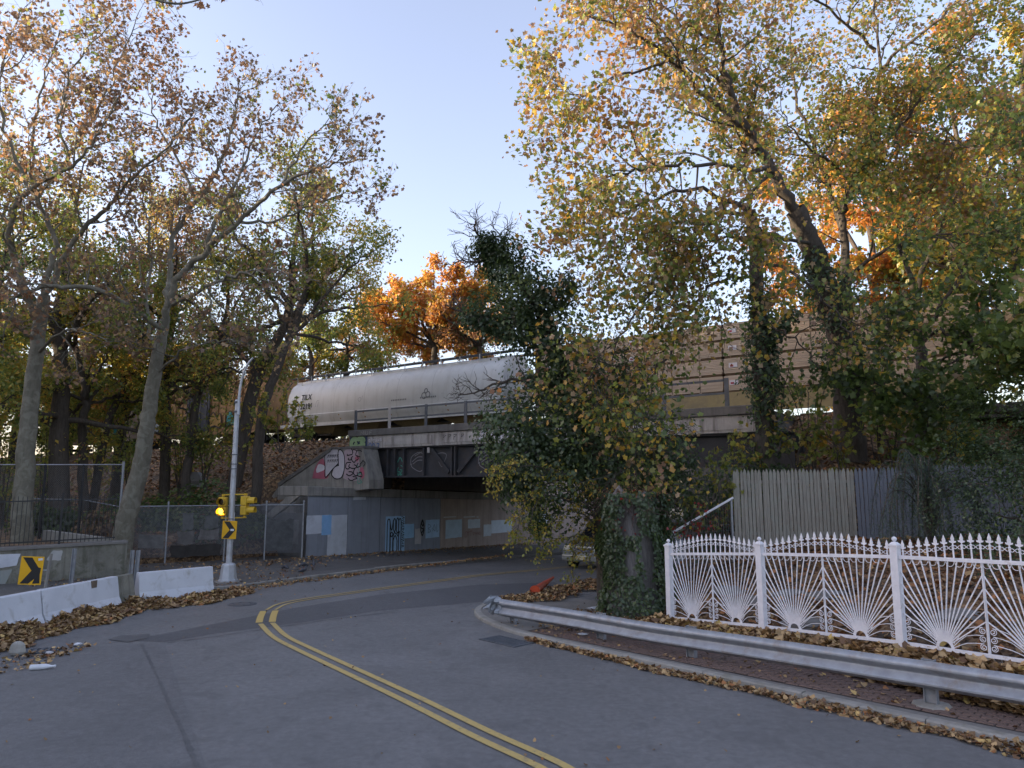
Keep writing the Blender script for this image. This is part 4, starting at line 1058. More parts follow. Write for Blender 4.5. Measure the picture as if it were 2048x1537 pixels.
# box cars further left
def box_car(s0_, s1, c_, c2, label, top=10.3, door=None, tags=True):
    t = thing('box_car', B((s0_ + s1) / 2, PT, ZR), label, 'rail car')
    body = flat(label[:20], c_, 0.75, dirt=tuple(x * 0.5 for x in c_))
    mb = MB(); bbox(s0_, s1, PT - 1.48, PT + 1.48, 6.95, top, mb); mb.build('body', body, t)
    mb = MB(); mb.prism([B(s0_ - 0.03, PT - 1.55, top), B(s0_ - 0.03, PT, top + 0.25), B(s0_ - 0.03, PT + 1.55, top)], BU * (s1 - s0_ + 0.06)); mb.build('roof', body, t)
    for s in np.arange(s0_ + 0.05, s1, 0.95): bbox(s, s + 0.09, PT - 1.57, PT - 1.482, 7.0, top).build('side_post', body, t)
    bbox(s0_, s1, PT - 1.58, PT - 1.40, 6.75, 6.98).build('side_sill', body, t)
    bbox(s0_, s1, PT - 1.56, PT - 1.44, top - 0.12, top + 0.02).build('top_rail', body, t)
    if door:
        d0, d1 = door
        bbox(d0, d1, PT - 1.66, PT - 1.585, 7.05, top - 0.15).build('door', flat('dark_car_door', (0.05, 0.052, 0.06), 0.6), t)
        for s in np.linspace(d0 + 0.3, d1 - 0.3, 4): bbox(s - 0.04, s + 0.04, PT - 1.70, PT - 1.662, 7.2, top - 0.3).build('door_rib', flat('dark_car_door2', (0.085, 0.085, 0.09), 0.6), t)
    for k in range(8):
        mb = MB(); mb.bar(B(s0_ + 0.15, PT - 1.62, 7.0 + 0.4 * k), B(s0_ + 0.6, PT - 1.62, 7.0 + 0.4 * k), 0.03); mb.build('ladder_rung', body, t)
    for q in (0.15, 0.6):
        mb = MB(); mb.bar(B(s0_ + q, PT - 1.62, 6.9), B(s0_ + q, PT - 1.62, top - 0.2), 0.035); mb.build('ladder_rail', body, t)
    if tags:
        for k, cc in enumerate(((0.45, 0.45, 0.42), (0.42, 0.26, 0.03), (0.05, 0.09, 0.2), (0.4, 0.4, 0.4), (0.35, 0.2, 0.05), (0.05, 0.3, 0.28))):
            s = s0_ + 1.2 + k * 2.1
            if door and door[0] - 1.5 < s < door[1]: continue
            pts = [(s + dx, 7.2 + dz) for dx, dz in ((0, 0.1), (0.1, 0.9), (0.5, 1.2), (0.9, 0.8), (1.3, 1.1), (1.5, 0.5), (1.3, 0.05), (0.7, 0.2))]
            P = smooth_path(pts + [pts[0]], 4)[:-1]
            mb = MB(); mb.prism([B(q[0], PT - 1.575, q[1]) for q in P], BN * -0.006); mb.build('graffiti', flat('car_tag%d' % k, cc, 0.6), t)
            mbq = [[(q[0], q[1]) for q in pts] + [pts[0]]]
            strokes('graffiti', mbq, 0.09, lambda a, b, li=0: B(a, PT - 1.586, b), ink, t, 3)
    truck(t, s0_ + 1.9); truck(t, s1 - 1.9)
    return t
box_car(-58.6, -42.6, (0.36, 0.20, 0.085), None, 'rust brown box car with dark door behind the left trees', 10.6, (-52.0, -49.0))
box_car(-75.5, -60.2, (0.46, 0.33, 0.24), None, 'pale pinkish box car farthest left behind the tree trunks', 10.4)

# ------------------------------------------------------------------ car under the bridge, nose towards the camera
def suv(loc, ang, label):
    t = thing('parked_car', loc, label, 'car', rot=(0, 0, ang))
    paint = pmat('silver_green_paint', (0.33, 0.345, 0.32), (0.30, 0.31, 0.29), 3, 0.3, 0.3, coat=0.5)
    glass = flat('dark_car_glass', (0.02, 0.023, 0.026), 0.08, spec=0.6)
    rub = flat('tyre_rubber', (0.02, 0.02, 0.02), 0.85)
    def ring(y, hw, z0, z1, tuck=0.9):
        return [(-hw * tuck, y, z0), (-hw, y, z0 + 0.15), (-hw, y, z1 - 0.12), (-hw * 0.92, y, z1), (hw * 0.92, y, z1), (hw, y, z1 - 0.12), (hw, y, z0 + 0.15), (hw * tuck, y, z0)]
    mb = MB(); mb.sweep(None, [[Vector(q) for q in ring(*a)] for a in ((-2.28, 0.72, 0.42, 0.78), (-2.22, 0.84, 0.34, 0.92), (-2.0, 0.90, 0.30, 1.0), (-1.1, 0.93, 0.30, 1.08), (1.0, 0.93, 0.30, 1.08), (2.1, 0.90, 0.32, 1.06), (2.25, 0.84, 0.42, 0.98))], closed=True)
    mb.build('body', paint, t, local=True, auto=35)
    mb = MB(); mb.sweep(None, [[Vector(q) for q in [(-w, y, z) for w, z in ((wl, zl),)] + [(-wu, y2, zu), (wu, y2, zu), (wl, y, zl)]] for y, wl, zl, y2, wu, zu in ((-1.15, 0.86, 1.06, -0.55, 0.68, 1.66), (-0.2, 0.86, 1.08, -0.2, 0.70, 1.72), (1.2, 0.86, 1.08, 1.2, 0.68, 1.70), (2.15, 0.84, 1.05, 1.9, 0.64, 1.62))], closed=True)
    mb.build('cabin', paint, t, local=True, auto=30)
    mb = MB(); mb.add([(-0.76, -1.14, 1.10), (0.76, -1.14, 1.10), (0.61, -0.60, 1.62), (-0.61, -0.60, 1.62)], [(0, 1, 2, 3)]); mb.build('windscreen', glass, t, local=True)
    for q in (-1, 1):
        mb = MB(); mb.add([(q * 0.862, -0.85, 1.13), (q * 0.862, 1.9, 1.13), (q * 0.715, 1.7, 1.58), (q * 0.715, -0.45, 1.58)], [(0, 1, 2, 3)]); mb.build('side_window', glass, t, local=True)
        mb = MB(); mb.hexa([(q * 0.84, -2.20, 0.72), (q * 0.50, -2.27, 0.72), (q * 0.50, -2.1, 0.72), (q * 0.84, -2.0, 0.72)], [(q * 0.82, -2.17, 0.88), (q * 0.52, -2.25, 0.88), (q * 0.52, -2.1, 0.88), (q * 0.82, -2.0, 0.88)]); mb.build('headlight', flat('headlight_glass', (0.6, 0.6, 0.58), 0.1), t, local=True)
        mb = MB(); mb.box((q * 1.0, -0.75, 1.12), (0.2, 0.1, 0.14)); mb.build('mirror', paint, t, local=True, bevel=0.03)
        for y in (-1.42, 1.42):
            mb = MB(); mb.lathe((q * 0.83, y, 0.35), [(0.2, -0.11), (0.33, -0.11), (0.35, -0.06), (0.35, 0.06), (0.33, 0.11), (0.2, 0.11)], 24, (1, 0, 0)); w = mb.build('wheel', rub, t, local=True, smooth=False)
            mb = MB(); mb.lathe((q * (0.83 + 0.07), y, 0.35), [(0.21, -0.05), (0.21, 0.03), (0.08, 0.05)], 16, (q, 0, 0)); mb.build('rim', M['galv'], w, local=True)
    mb = MB(); mb.box((0, -2.27, 0.78), (0.92, 0.05, 0.16)); mb.build('grille', M['black'], t, local=True)
    for z in (0.735, 0.78, 0.825):
        mb = MB(); mb.box((0, -2.30, z), (0.9, 0.02, 0.02)); mb.build('grille_bar', M['galv'], t, local=True)
    mb = MB(); mb.hexa([(-0.84, -2.30, 0.36), (0.84, -2.30, 0.36), (0.86, -2.15, 0.36), (-0.86, -2.15, 0.36)], [(-0.84, -2.33, 0.58), (0.84, -2.33, 0.58), (0.86, -2.15, 0.58), (-0.86, -2.15, 0.58)]); mb.build('bumper', paint, t, local=True, bevel=0.03)
    mb = MB(); mb.box((0, -2.335, 0.5), (0.32, 0.012, 0.16)); mb.build('number_plate', flat('plate', (0.6, 0.55, 0.35), 0.5), t, local=True)
    return t
cp = B(-14.1, 26.8, 0)
suv((cp.x, cp.y, float(road_z(cp.x, cp.y)) + 0.0), math.atan2(-BN.x, BN.y), 'grey green car under the bridge behind the hanging yellow leaves')

# ------------------------------------------------------------------ jersey barriers
nodes = [(-10.25, 9.6), (-10.45, 13.3), ((-10.01, 15.82, 0.81)[0] - 0.1, (-10.01, 15.82, 0.81)[1]), ((-9.72, 18.86, 0.81)[0], (-9.72, 18.86, 0.81)[1]), ((-8.31, 20.48, 0.81)[0], (-8.31, 20.48, 0.81)[1])]
bprof = [(-0.30, 0.0), (-0.30, 0.08), (-0.17, 0.33), (-0.085, 0.80), (-0.07, 0.81), (0.07, 0.81), (0.085, 0.80), (0.17, 0.33), (0.30, 0.08), (0.30, 0.0)]
def barrier(a, b, label, bare=False, chip=True, m='barrier'):
    a, b = Vector((a[0], a[1], 0)), Vector((b[0], b[1], 0))
    t = thing('jersey_barrier', (a + b) / 2, label, 'barrier', 'painted concrete barriers along the kerbside')
    X = (b - a); L = X.length; X.normalize(); Y = Vector((-X.y, X.x, 0))
    def run(x0, x1, nm, mm, k=1.0, jag0=0, jag1=0):
        rings = []
        for x, jg in ((x0, jag0), (x1, jag1)):
            rings.append([a + X * (x + (rng.uniform(-jg, jg) if jg else 0)) + Y * (u_ * k) + UP * (v_ * k + 0.0) for u_, v_ in bprof])
        mb = MB(); mb.sweep(None, rings, closed=True); return mb.build(nm, mm, t, bevel=0.012)
    if bare:
        run(0.02, L * 0.80, 'body', M[m]); o = run(L * 0.80, L - 0.02, 'bare_end', M['mossy'], 0.992); o['label'] = 'unpainted mossy end of the barrier'
    else:
        run(0.02, L - 0.02, 'body', M[m])
    for q in (0.2, 0.75):
        mb = MB(); mb.box(a + X * (L * q) - Y * 0.0 + UP * 0.045, (0.3, 0.62, 0.07), (X, Y, UP)); mb.build('forklift_slot', M['black'], t)
    return t, a, X, Y, L
n3 = nodes[3]
barrier(nodes[0], nodes[1], 'pale blue concrete barrier nearest the camera, cut by the left edge')
barrier(nodes[1], nodes[2], 'pale blue concrete barrier left of the leaning chevron sign')
tb, a_, X_, Y_, L_ = barrier(nodes[2], n3, 'pale blue concrete barrier with a bare mossy right end in front of the plane tree', bare=True)
mb = MB(); mb.box(a_ + X_ * (L_ * 0.52) - Y_ * 0.098 + UP * 0.72, (0.18, 0.03, 0.18), (X_, Y_, UP)); o = mb.build('rust_patch', flat('rusty_plate', (0.16, 0.12, 0.09), 0.8), tb)
dirv = (Vector((nodes[4][0], nodes[4][1], 0)) - Vector((n3[0], n3[1], 0))).normalized()
barrier((n3[0] + dirv.x * 0.15, n3[1] + dirv.y * 0.15), nodes[4], 'short pale blue concrete barrier ending beside the signal pole')

# ------------------------------------------------------------------ chevron signs and posts
def chevron(c, w, h, yaw, label, tilt=0.0, wear=False):
    t = thing('chevron_sign', c, label, 'sign', rot=(0, tilt, yaw))
    mb = MB(); mb.box((0, 0, 0), (w, 0.006, h)); mb.build('plate', M['sign_yellow'], t, local=True, bevel=0.002)
    k = [(-0.42, 0.46), (-0.02, 0.46), (0.42, 0.0), (-0.02, -0.46), (-0.42, -0.46), (0.02, 0.0)]
    if wear: k = [(-0.42, 0.46), (-0.02, 0.46), (0.30, 0.12), (0.42, 0.10), (0.40, -0.12), (0.44, -0.44), (0.12, -0.46), (0.2, -0.28), (-0.05, -0.46), (-0.42, -0.46), (0.02, 0.0)]
    mb = MB(); mb.prism([Vector((x * w, -0.0075, z * h)) for x, z in k], (0, 0.0042, 0)); mb.build('chevron', M['black'], t, local=True)
    if not wear:
        mb = MB(); mb.box((w * 0.2, -0.0095, 0.0), (w * 0.24, 0.002, h * 0.11)); mb.build('sticker', M['sticker'], t, local=True)
    else:
        for dx, dz in ((0.30, 0.40), (0.40, 0.41)):
            mb = MB(); mb.box((w * dx, -0.0095, h * dz), (w * 0.10, 0.002, h * 0.08)); mb.build('sticker', M['sticker'], t, local=True)
    return t
PX, PY = -8.77, 22.86
chevron((PX + 0.02, PY - 0.15, (-8.71, 22.7, 1.67)[2]), 0.44, 0.55, 0.05, 'yellow sign with black chevron and white sticker on the signal pole', 0.03)
sx, sy, sz = (-10.8, 16.6, 1.13)
chevron((sx, sy, sz), 0.47, 0.62, 0.18, 'leaning yellow chevron sign with scratched black arrow above the left barriers', 0.05, True)
pt = thing('sign_post', (sx + 0.30, sy + 0.12, 0.8), 'thin weathered steel post behind the leaning chevron sign', 'post')
mb = MB(); mb.bar((sx + 0.26, sy + 0.10, 0.45), (sx + 0.36, sy + 0.10, sz + 0.36), 0.07, 0.03); mb.build('channel', flat('weathered_post', (0.27, 0.26, 0.24), 0.6, 0.3), pt)
mb = MB(); mb.box((sx + 0.27, sy + 0.03, 0.60), (0.14, 0.12, 0.26)); mb.build('clamp', M['galv'], pt)
mb = MB(); mb.bar((sx + 0.05, sy + 0.06, sz), (sx + 0.32, sy + 0.10, sz), 0.03); mb.build('bracket', M['galv'], pt)
def stub(x, y, w, z0, z1, label, n=1, lean=0.0):
    t = thing('sign_post', (x, y, z0), label, 'post')
    for k in range(n):
        xx = x + k * 0.16
        mb = MB(); mb.bar((xx - w / 2, y, z0), (xx - w / 2 + lean, y, z1), 0.012, 0.05, (0, 1, 0)); mb.bar((xx + w / 2, y, z0), (xx + w / 2 + lean, y, z1), 0.012, 0.05, (0, 1, 0)); mb.bar((xx, y + 0.03, z0), (xx + lean, y + 0.03, z1), w, 0.01, (0, 1, 0))
        mb.build('channel', M['galv'], t)
x_, y_, z_ = (-12.68, 21.3, 0.48)
stub(x_, y_, 0.10, 0.05, (-12.7, 21.3, 1.22)[2], 'single galvanised stub post in front of the mossy wall', 1, 0.03)
x_, y_, z_ = (-10.63, 20.6, 0.77)
stub(x_, y_, 0.09, 0.05, (-10.58, 20.6, 1.23)[2], 'pair of galvanised stub posts beside the plane tree trunk', 2, 0.02)

# ------------------------------------------------------------------ signal pole
pole = thing('signal_pole', (PX, PY, 0.1), 'tall silver signal pole with tapered base and curved arm', 'pole')
mb = MB()
def octo(z, r): return [Vector((PX + r * math.cos(math.pi / 8 + k * math.pi / 4), PY + r * math.sin(math.pi / 8 + k * math.pi / 4), z)) for k in range(8)]
mb.sweep(None, [octo(0.1, 0.285), octo(0.16, 0.285), octo(0.17, 0.26), octo(0.60, 0.205), octo(0.64, 0.17), octo(0.66, 0.10)], closed=True); mb.build('base', M['pole'], pole, bevel=0.008)
zt = (-8.77, 22.86, 5.71)[2]
mb = MB(); mb.tube([(PX, PY, 0.6), (PX, PY, zt)], [0.092, 0.072], 16); mb.build('shaft', M['pole'], pole, auto=40)
mb = MB(); mb.tube([(PX, PY, zt - 0.02), (PX, PY, zt + 0.04)], [0.09, 0.06], 16); mb.build('cap', M['pole'], pole)
ap = [(-8.69, 22.78, 5.26), (-8.7, 22.78, 5.74), (-8.66, 22.78, 6.3), (-8.56, 22.78, 6.7), (-8.43, 22.78, 6.96), (-8.32, 22.78, 7.09)]
mb = MB(); P = smooth_path(ap, 6); mb.tube(P, np.linspace(0.045, 0.03, len(P)), 10); mb.build('arm', M['pole'], pole, auto=60)
for z in (zt - 0.35, zt - 0.05):
    mb = MB(); mb.tube([(PX, PY, z - 0.03), (PX, PY, z + 0.03)], 0.10, 14); mb.build('clamp', M['rail_steel'], pole)
for z in (3.55, 3.7, 4.0, 2.0):
    mb = MB(); mb.tube([(PX, PY, z - 0.012), (PX, PY, z + 0.012)], 0.108, 14); mb.build('band', M['rail_steel'], pole)
mb = MB(); mb.tube([(PX + 0.11, PY - 0.06, 1.3), (PX + 0.11, PY - 0.06, 2.2)], 0.015, 6); mb.build('conduit', M['pole'], pole)
mb = MB(); mb.lathe((PX, PY - 0.2, 0.12), [(0.0, 0), (0.36, 0), (0.36, 0.03), (0.33, 0.05), (0, 0.05)], 20); 
mb = MB(); mb.lathe((PX, PY, 0.1), [(0.40, -0.05), (0.40, 0.012), (0.28, 0.014)], 20); mb.build('footing', M['concrete'], pole)
def signal(c, yaw, label, lit):
    t = thing('traffic_signal', c, label, 'traffic light', rot=(0, 0, yaw))
    for k, z in enumerate((0.147, -0.147)):
        mb = MB(); mb.box((0, 0.04, z), (0.26, 0.20, 0.29)); sec = mb.build('section', M['sig_yellow'], t, local=True, bevel=0.025)
        mb = MB(); mb.lathe((0, -0.062, z), [(0.10, 0), (0.10, 0.02), (0.07, 0.035), (0.02, 0.04)], 20, (0, -1, 0)); o = mb.build('lens', M['amber'] if (lit and k == 1) else M['lens_dark'], sec, local=True, smooth=False)
        if lit and k == 1: o['label'] = 'glowing amber lens'
        rings = []
        for y, dz in ((-0.06, 0), (-0.30, 0)):
            rr = []
            for a in np.linspace(-0.22 * math.pi, 1.22 * math.pi, 15): rr.append(Vector((0.112 * math.cos(a), y, z + 0.112 * math.sin(a))))
            for a in np.linspace(1.22 * math.pi, -0.22 * math.pi, 15): rr.append(Vector((0.106 * math.cos(a), y, z + 0.106 * math.sin(a))))
            rings.append(rr)
        mb = MB(); mb.sweep(None, rings, closed=True); mb.build('visor', M['sig_yellow'], sec, local=True, auto=40)
    for z in (0.345, -0.345):
        mb = MB(); mb.lathe((0, 0.04, z), [(0.05, -0.035), (0.05, 0.035)], 12); mb.build('mount', M['sig_yellow'], t, local=True)
    return t
zs = (-8.95, 22.7, 2.38)[2]
signal((PX - 0.27, PY - 0.06, zs), 0.10, 'yellow two lens signal left of the pole with lower amber lamp lit', True)
signal((PX + 0.44, PY + 0.02, zs + 0.03), 1.45, 'yellow two lens signal turned sideways on the right of the pole', False)
for dz in (0.36, -0.36):
    mb = MB(); mb.bar((PX - 0.30, PY - 0.03, zs + dz), (PX + 0.46, PY + 0.03, zs + dz + 0.02), 0.035); mb.build('bracket', M['sig_yellow'], pole)

# ------------------------------------------------------------------ left retaining wall and fences
rw = thing('retaining_wall', RW_A.lerp(RW_B, 0.5), 'mossy concrete retaining wall carrying the black iron fence', 'wall')
mb = MB(); LW = (RW_B - RW_A).length
mb.hexa([RW_A - UP * 0.3, RW_B - UP * 0.3, RW_B + rwn * 0.4 - UP * 0.3, RW_A + rwn * 0.4 - UP * 0.3], [RW_A + UP * 0.95, RW_B + UP * 1.13, RW_B + rwn * 0.4 + UP * 1.13, RW_A + rwn * 0.4 + UP * 0.95]); mb.build('wall', M['mossy'], rw)
mb = MB(); mb.hexa([RW_A - rwn * 0.05 + UP * 0.953, RW_B - rwn * 0.05 + UP * 1.133, RW_B + rwn * 0.5 + UP * 1.133, RW_A + rwn * 0.5 + UP * 0.953], [RW_A - rwn * 0.05 + UP * 1.04, RW_B - rwn * 0.05 + UP * 1.22, RW_B + rwn * 0.5 + UP * 1.22, RW_A + rwn * 0.5 + UP * 1.04]); mb.build('coping', M['slab'], rw, bevel=0.01)
def on_rw(t, z, off): return RW_A + rwd * t - rwn * off + UP * z
def rwpatch(pts, c_, lb, off=0.006):
    P = []
    for i_ in range(len(pts)):
        q0_, q1_ = pts[i_], pts[(i_ + 1) % len(pts)]
        for f_ in np.linspace(0, 1, 6)[:-1]: P.append((q0_[0] + (q1_[0] - q0_[0]) * f_ + rng.uniform(-.012, .012), q0_[1] + (q1_[1] - q0_[1]) * f_ + rng.uniform(-.012, .012)))
    mb = MB(); mb.prism([on_rw(q[0], q[1], off) for q in P], rwn * 0.003); o = mb.build('paint_patch', flat(lb, c_, 0.7, dirt=tuple(x * .7 for x in c_)), rw); o['label'] = lb
rwpatch([(3.0, 0.5), (4.5, 0.48), (5.9, 0.52), (6.85, 0.62), (6.92, 0.96), (5.5, 1.0), (3.0, 0.96)], (0.62, 0.64, 0.70), 'large white paint patch on the wall')
rwpatch([(3.0, 0.08), (5.5, 0.06), (6.6, 0.1), (6.75, 0.5), (5, 0.47), (3.0, 0.49)], (0.33, 0.35, 0.33), 'faded grey green paint on the wall', 0.011)
rwpatch([(7.6, 0.72), (8.0, 0.7), (8.02, 1.0), (7.75, 1.02)], (0.45, 0.45, 0.44), 'small pale paint patch on the wall')
iron = thing('iron_fence', RW_A + UP * 1.1, 'black iron picket fence on the mossy retaining wall', 'fence')
def topz(t): return 1.04 + 0.18 * t / LW
FT0, FT1 = 1.2, LW - 0.35
fo = rwn * 0.2
for zr in (0.12, 1.38):
    mb = MB(); mb.bar(RW_A + rwd * FT0 + fo + UP * (topz(FT0) + zr), RW_A + rwd * FT1 + fo + UP * (topz(FT1) + zr), 0.03, 0.04); mb.build('rail', M['black_iron'], iron)
bal = MB(); bal.box((0, 0, 0.72), (0.018, 0.018, 1.44)); bal.add([(-.012, -.012, 1.44), (.012, -.012, 1.44), (.012, .012, 1.44), (-.012, .012, 1.44), (0, 0, 1.53)], [(0, 1, 4), (1, 2, 4), (2, 3, 4), (3, 0, 4)])
bal_me = bal.mesh('baluster', M['black_iron'])
iroot = RW_A + UP * 1.1
t_ = FT0; k = 0
while t_ <= FT1:
    P = RW_A + rwd * t_ + fo + UP * (topz(t_) + 0.03)
    if k % 19 == 0:
        mb = MB(); mb.box(P + UP * 0.78, (0.06, 0.06, 1.62), (rwd, rwn, UP)); mb.build('post', M['black_iron'], iron)
    else:
        o = bpy.data.objects.new('baluster', bal_me); o.parent = iron; o.location = P - iroot; o.rotation_euler = (0, 0, math.atan2(rwd.y, rwd.x)); col.objects.link(o)
    t_ += 0.118; k += 1

# chain link: real crossed wires
def chainlink(fr, w, h, m, parent, name='mesh', step=0.075, r=0.0022):
    """diagonal wires over a w x h field; fr(u, v) gives the point"""
    mb = MB()
    for sg in (1, -1):
        c = -h
        while c < w:
            if sg > 0: u0, v0, u1, v1 = c, 0.0, c + h, h
            else: u0, v0, u1, v1 = c + h, 0.0, c, h
            ua, ub = (u0, u1)
            pts = []
            for u_, v_ in ((u0, v0), (u1, v1)): pts.append([u_, v_])
            # clip in u
            (ua, va), (ub, vb) = pts
            def cut(ua, va, ub, vb, lim, lo):
                if (ua < lim) == lo and (ub < lim) == lo: return None
                if ((ua < lim) == lo) != ((ub < lim) == lo):
                    tt = (lim - ua) / (ub - ua); vv = va + tt * (vb - va)
                    if (ua < lim) == lo: ua, va = lim, vv
                    else: ub, vb = lim, vv
                return ua, va, ub, vb
            q = cut(ua, va, ub, vb, 0.0, True)
            if q: q = cut(*q, w, False)
            if q and abs(q[0] - q[2]) > 0.01:
                a, b = fr(q[0], q[1]), fr(q[2], q[3])
                mb.tube([a, b], r, 3, cap=False)
            c += step
    return mb.build(name, m, parent)
wire = flat('grey_wire', (0.20, 0.21, 0.23), 0.6, 0.3)
tall = thing('chain_link_fence', (-16.72, 27.2, 0.96), 'tall chain link fence with dark posts behind the iron fence', 'fence')
ta, tb_ = Vector((-20.36, 27.2, 3.81)), Vector((-14.59, 27.2, 3.81))
tz0 = 1.05
for x, top in ((-60, 0), (92, 0), (168, 0), (247, 0.12)):
    q = Vector((-19.23, 27.2, 3.81)); k = (x + 60) / 307.0
    P = ta.lerp(tb_, k)
    mb = MB(); mb.tube([(P.x, P.y, tz0 - 0.2), (P.x, P.y, P.z + top)], 0.045, 8); mb.build('post', M['galv'] if top else M['black_iron'], tall)
mb = MB(); mb.tube([ta, tb_], 0.022, 8); mb.build('top_rail', M['galv'], tall)
mb = MB(); mb.tube([Vector((-18.24, 27.3, 2.55)), Vector((-16.08, 27.3, 2.51)), Vector((-14.66, 27.3, 2.25))], 0.018, 8); mb.build('mid_rail', M['galv'], tall)
tdir = (tb_ - ta); tL = tdir.length; tdir.normalize()
chainlink(lambda u_, v_: Vector((ta.x + tdir.x * u_, ta.y + tdir.y * u_ - 0.03, tz0 + 0.1 + v_)), tL, ta.z - tz0 - 0.12, wire, tall, step=0.08, r=0.003)
tag(tall.children[-1], None, None, kind='stuff')
rampw = thing('low_wall', (-15.28, 26.0, 1.05), 'low pale concrete ramp edge behind the iron fence', 'wall')
a_, b_ = Vector((-16.58, 25.9, 1.42)), Vector((-13.86, 25.4, 1.09)); a_.z = 1.05; b_.z = 1.05
mb = MB(); d_ = (b_ - a_).normalized(); nn = Vector((-d_.y, d_.x, 0))
mb.hexa([a_, b_, b_ + nn * 0.25, a_ + nn * 0.25], [a_ + UP * 0.42, b_ + UP * 0.16, b_ + nn * 0.25 + UP * 0.16, a_ + nn * 0.25 + UP * 0.42]); mb.build('wall', M['kerb'], rampw)

# chain link along the foot of the embankment, with painted patches
cf = thing('chain_link_fence', (-11, 29.4, 0.1), 'low chain link fence with grey painted patches in front of the leafy bank', 'fence')
cpts = [Vector((-14.35, 27.6, 0.1)), Vector((-13.27, 28.2, 0.1)), Vector((-11.4, 29.15, 0.1)), Vector((-10.02, 29.8, 0.1)), Vector((-8.62, 30.2, 0.1))]
FH_ = 2.15
seglen = [(cpts[i + 1] - cpts[i]).length for i in range(4)]
cum = np.r_[0, np.cumsum(seglen)]
def cfr(u_, v_, off=0.0):
    i = int(np.clip(np.searchsorted(cum, u_) - 1, 0, 3)); k = (u_ - cum[i]) / seglen[i]
    d = (cpts[i + 1] - cpts[i]).normalized(); n_ = Vector((d.y, -d.x, 0))
    return cpts[i].lerp(cpts[i + 1], k) + UP * (0.22 + v_) + n_ * off
for i, P in enumerate(cpts):
    mb = MB(); mb.tube([P - UP * 0.1, P + UP * (FH_ + 0.12)], 0.035, 8); mb.build('post', M['galv'], cf)
    mb = MB(); mb.lathe(P + UP * (FH_ + 0.12), [(0.045, 0), (0.045, 0.03), (0.01, 0.06)], 8); mb.build('cap', M['galv'], cf)
for i in range(4):
    mb = MB(); mb.tube([cpts[i] + UP * FH_, cpts[i + 1] + UP * FH_], 0.022, 8); mb.build('top_rail', M['galv'], cf)
for i in range(4):
    u0_ = cum[i]
    o = chainlink(lambda a, b: cfr(u0_ + 0.02 + a, b), seglen[i] - 0.04, 1.92, wire, cf, step=0.06, r=0.006)
    o['kind'] = 'stuff'
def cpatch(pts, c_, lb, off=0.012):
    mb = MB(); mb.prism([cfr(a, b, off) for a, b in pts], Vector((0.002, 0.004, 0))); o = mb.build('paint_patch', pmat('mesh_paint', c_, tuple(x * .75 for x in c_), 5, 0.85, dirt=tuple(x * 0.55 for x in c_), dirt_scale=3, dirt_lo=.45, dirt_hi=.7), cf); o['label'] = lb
def rag(u0_, u1, v0, v1, k=5):
    q = [(u0_ + (u1 - u0_) * t, v0 + rng.uniform(-.04, .04)) for t in np.linspace(0, 1, k)] + [(u1 + rng.uniform(-.04, .04), v0 + (v1 - v0) * t) for t in np.linspace(.2, .8, 3)]
    q += [(u1 + (u0_ - u1) * t, v1 + rng.uniform(-.05, .05)) for t in np.linspace(0, 1, k)] + [(u0_ + rng.uniform(-.04, .04), v1 + (v0 - v1) * t) for t in np.linspace(.2, .8, 3)]
    return q
cpatch(rag(0.30, 1.15, 0.35, 0.85), (0.19, 0.185, 0.18), 'grey brown painted patch low on the mesh beside the plane tree')
cpatch(rag(1.75, 2.15, 1.0, 1.62), (0.165, 0.17, 0.17), 'upper grey painted patch on the mesh')
cpatch(rag(1.62, 2.2, 0.45, 0.98), (0.17, 0.16, 0.155), 'lower grey painted patch on the mesh', 0.018)
cpatch(rag(2.38, 3.1, 0.62, 1.02), (0.20, 0.19, 0.185), 'wide pale painted patch on the mesh')
cpatch(rag(2.55, 3.05, 1.04, 1.5), (0.15, 0.155, 0.155), 'dark grey painted patch left of the pole', 0.018)
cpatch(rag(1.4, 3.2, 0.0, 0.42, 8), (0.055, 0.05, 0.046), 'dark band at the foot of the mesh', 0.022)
cpatch(rag(3.35, 3.9, 0.35, 0.9), (0.12, 0.12, 0.12), 'dark painted patch right of the pole')
cpatch(rag(4.85, 5.95, 0.1, 1.35, 8), (0.115, 0.12, 0.125), 'tall grey painted area at the right end of the mesh', 0.018)

# ------------------------------------------------------------------ guardrail
gr = thing('guardrail', (2, 13.6, 0.12), 'galvanised guardrail with crumpled left end along the brick pavement', 'guardrail')
rail_pts = [(-0.22, 16.15), (1.59, 14.35), (2.97, 12.86), (5.54, 10.12), (7.05, 8.45), (8.9, 6.2)]
P = smooth_path([(x, y, 0) for x, y in rail_pts], 14)
wprof = [(0.000, 0.155), (0.014, 0.153), (0.048, 0.138), (0.076, 0.115), (0.084, 0.096), (0.082, 0.076), (0.068, 0.060), (0.014, 0.022), (0.004, 0.0), (0.014, -0.022), (0.070, -0.066), (0.083, -0.084), (0.083, -0.104), (0.066, -0.118), (0.030, -0.135), (0.012, -0.150), (0.000, -0.155)]
wprof = [(a * 1.15, b * 1.15) for a, b in wprof]
T = np.gradient(P, axis=0); T /= np.linalg.norm(T, axis=1)[:, None]
rings = []
RZ = 0.41
def rail_z(y): return float(np.interp(y, [6, 9, 10.12, 12.86, 14.35, 16.1], [0.56, 0.53, 0.50, 0.425, 0.40, 0.40]))      # the ground climbs towards the camera
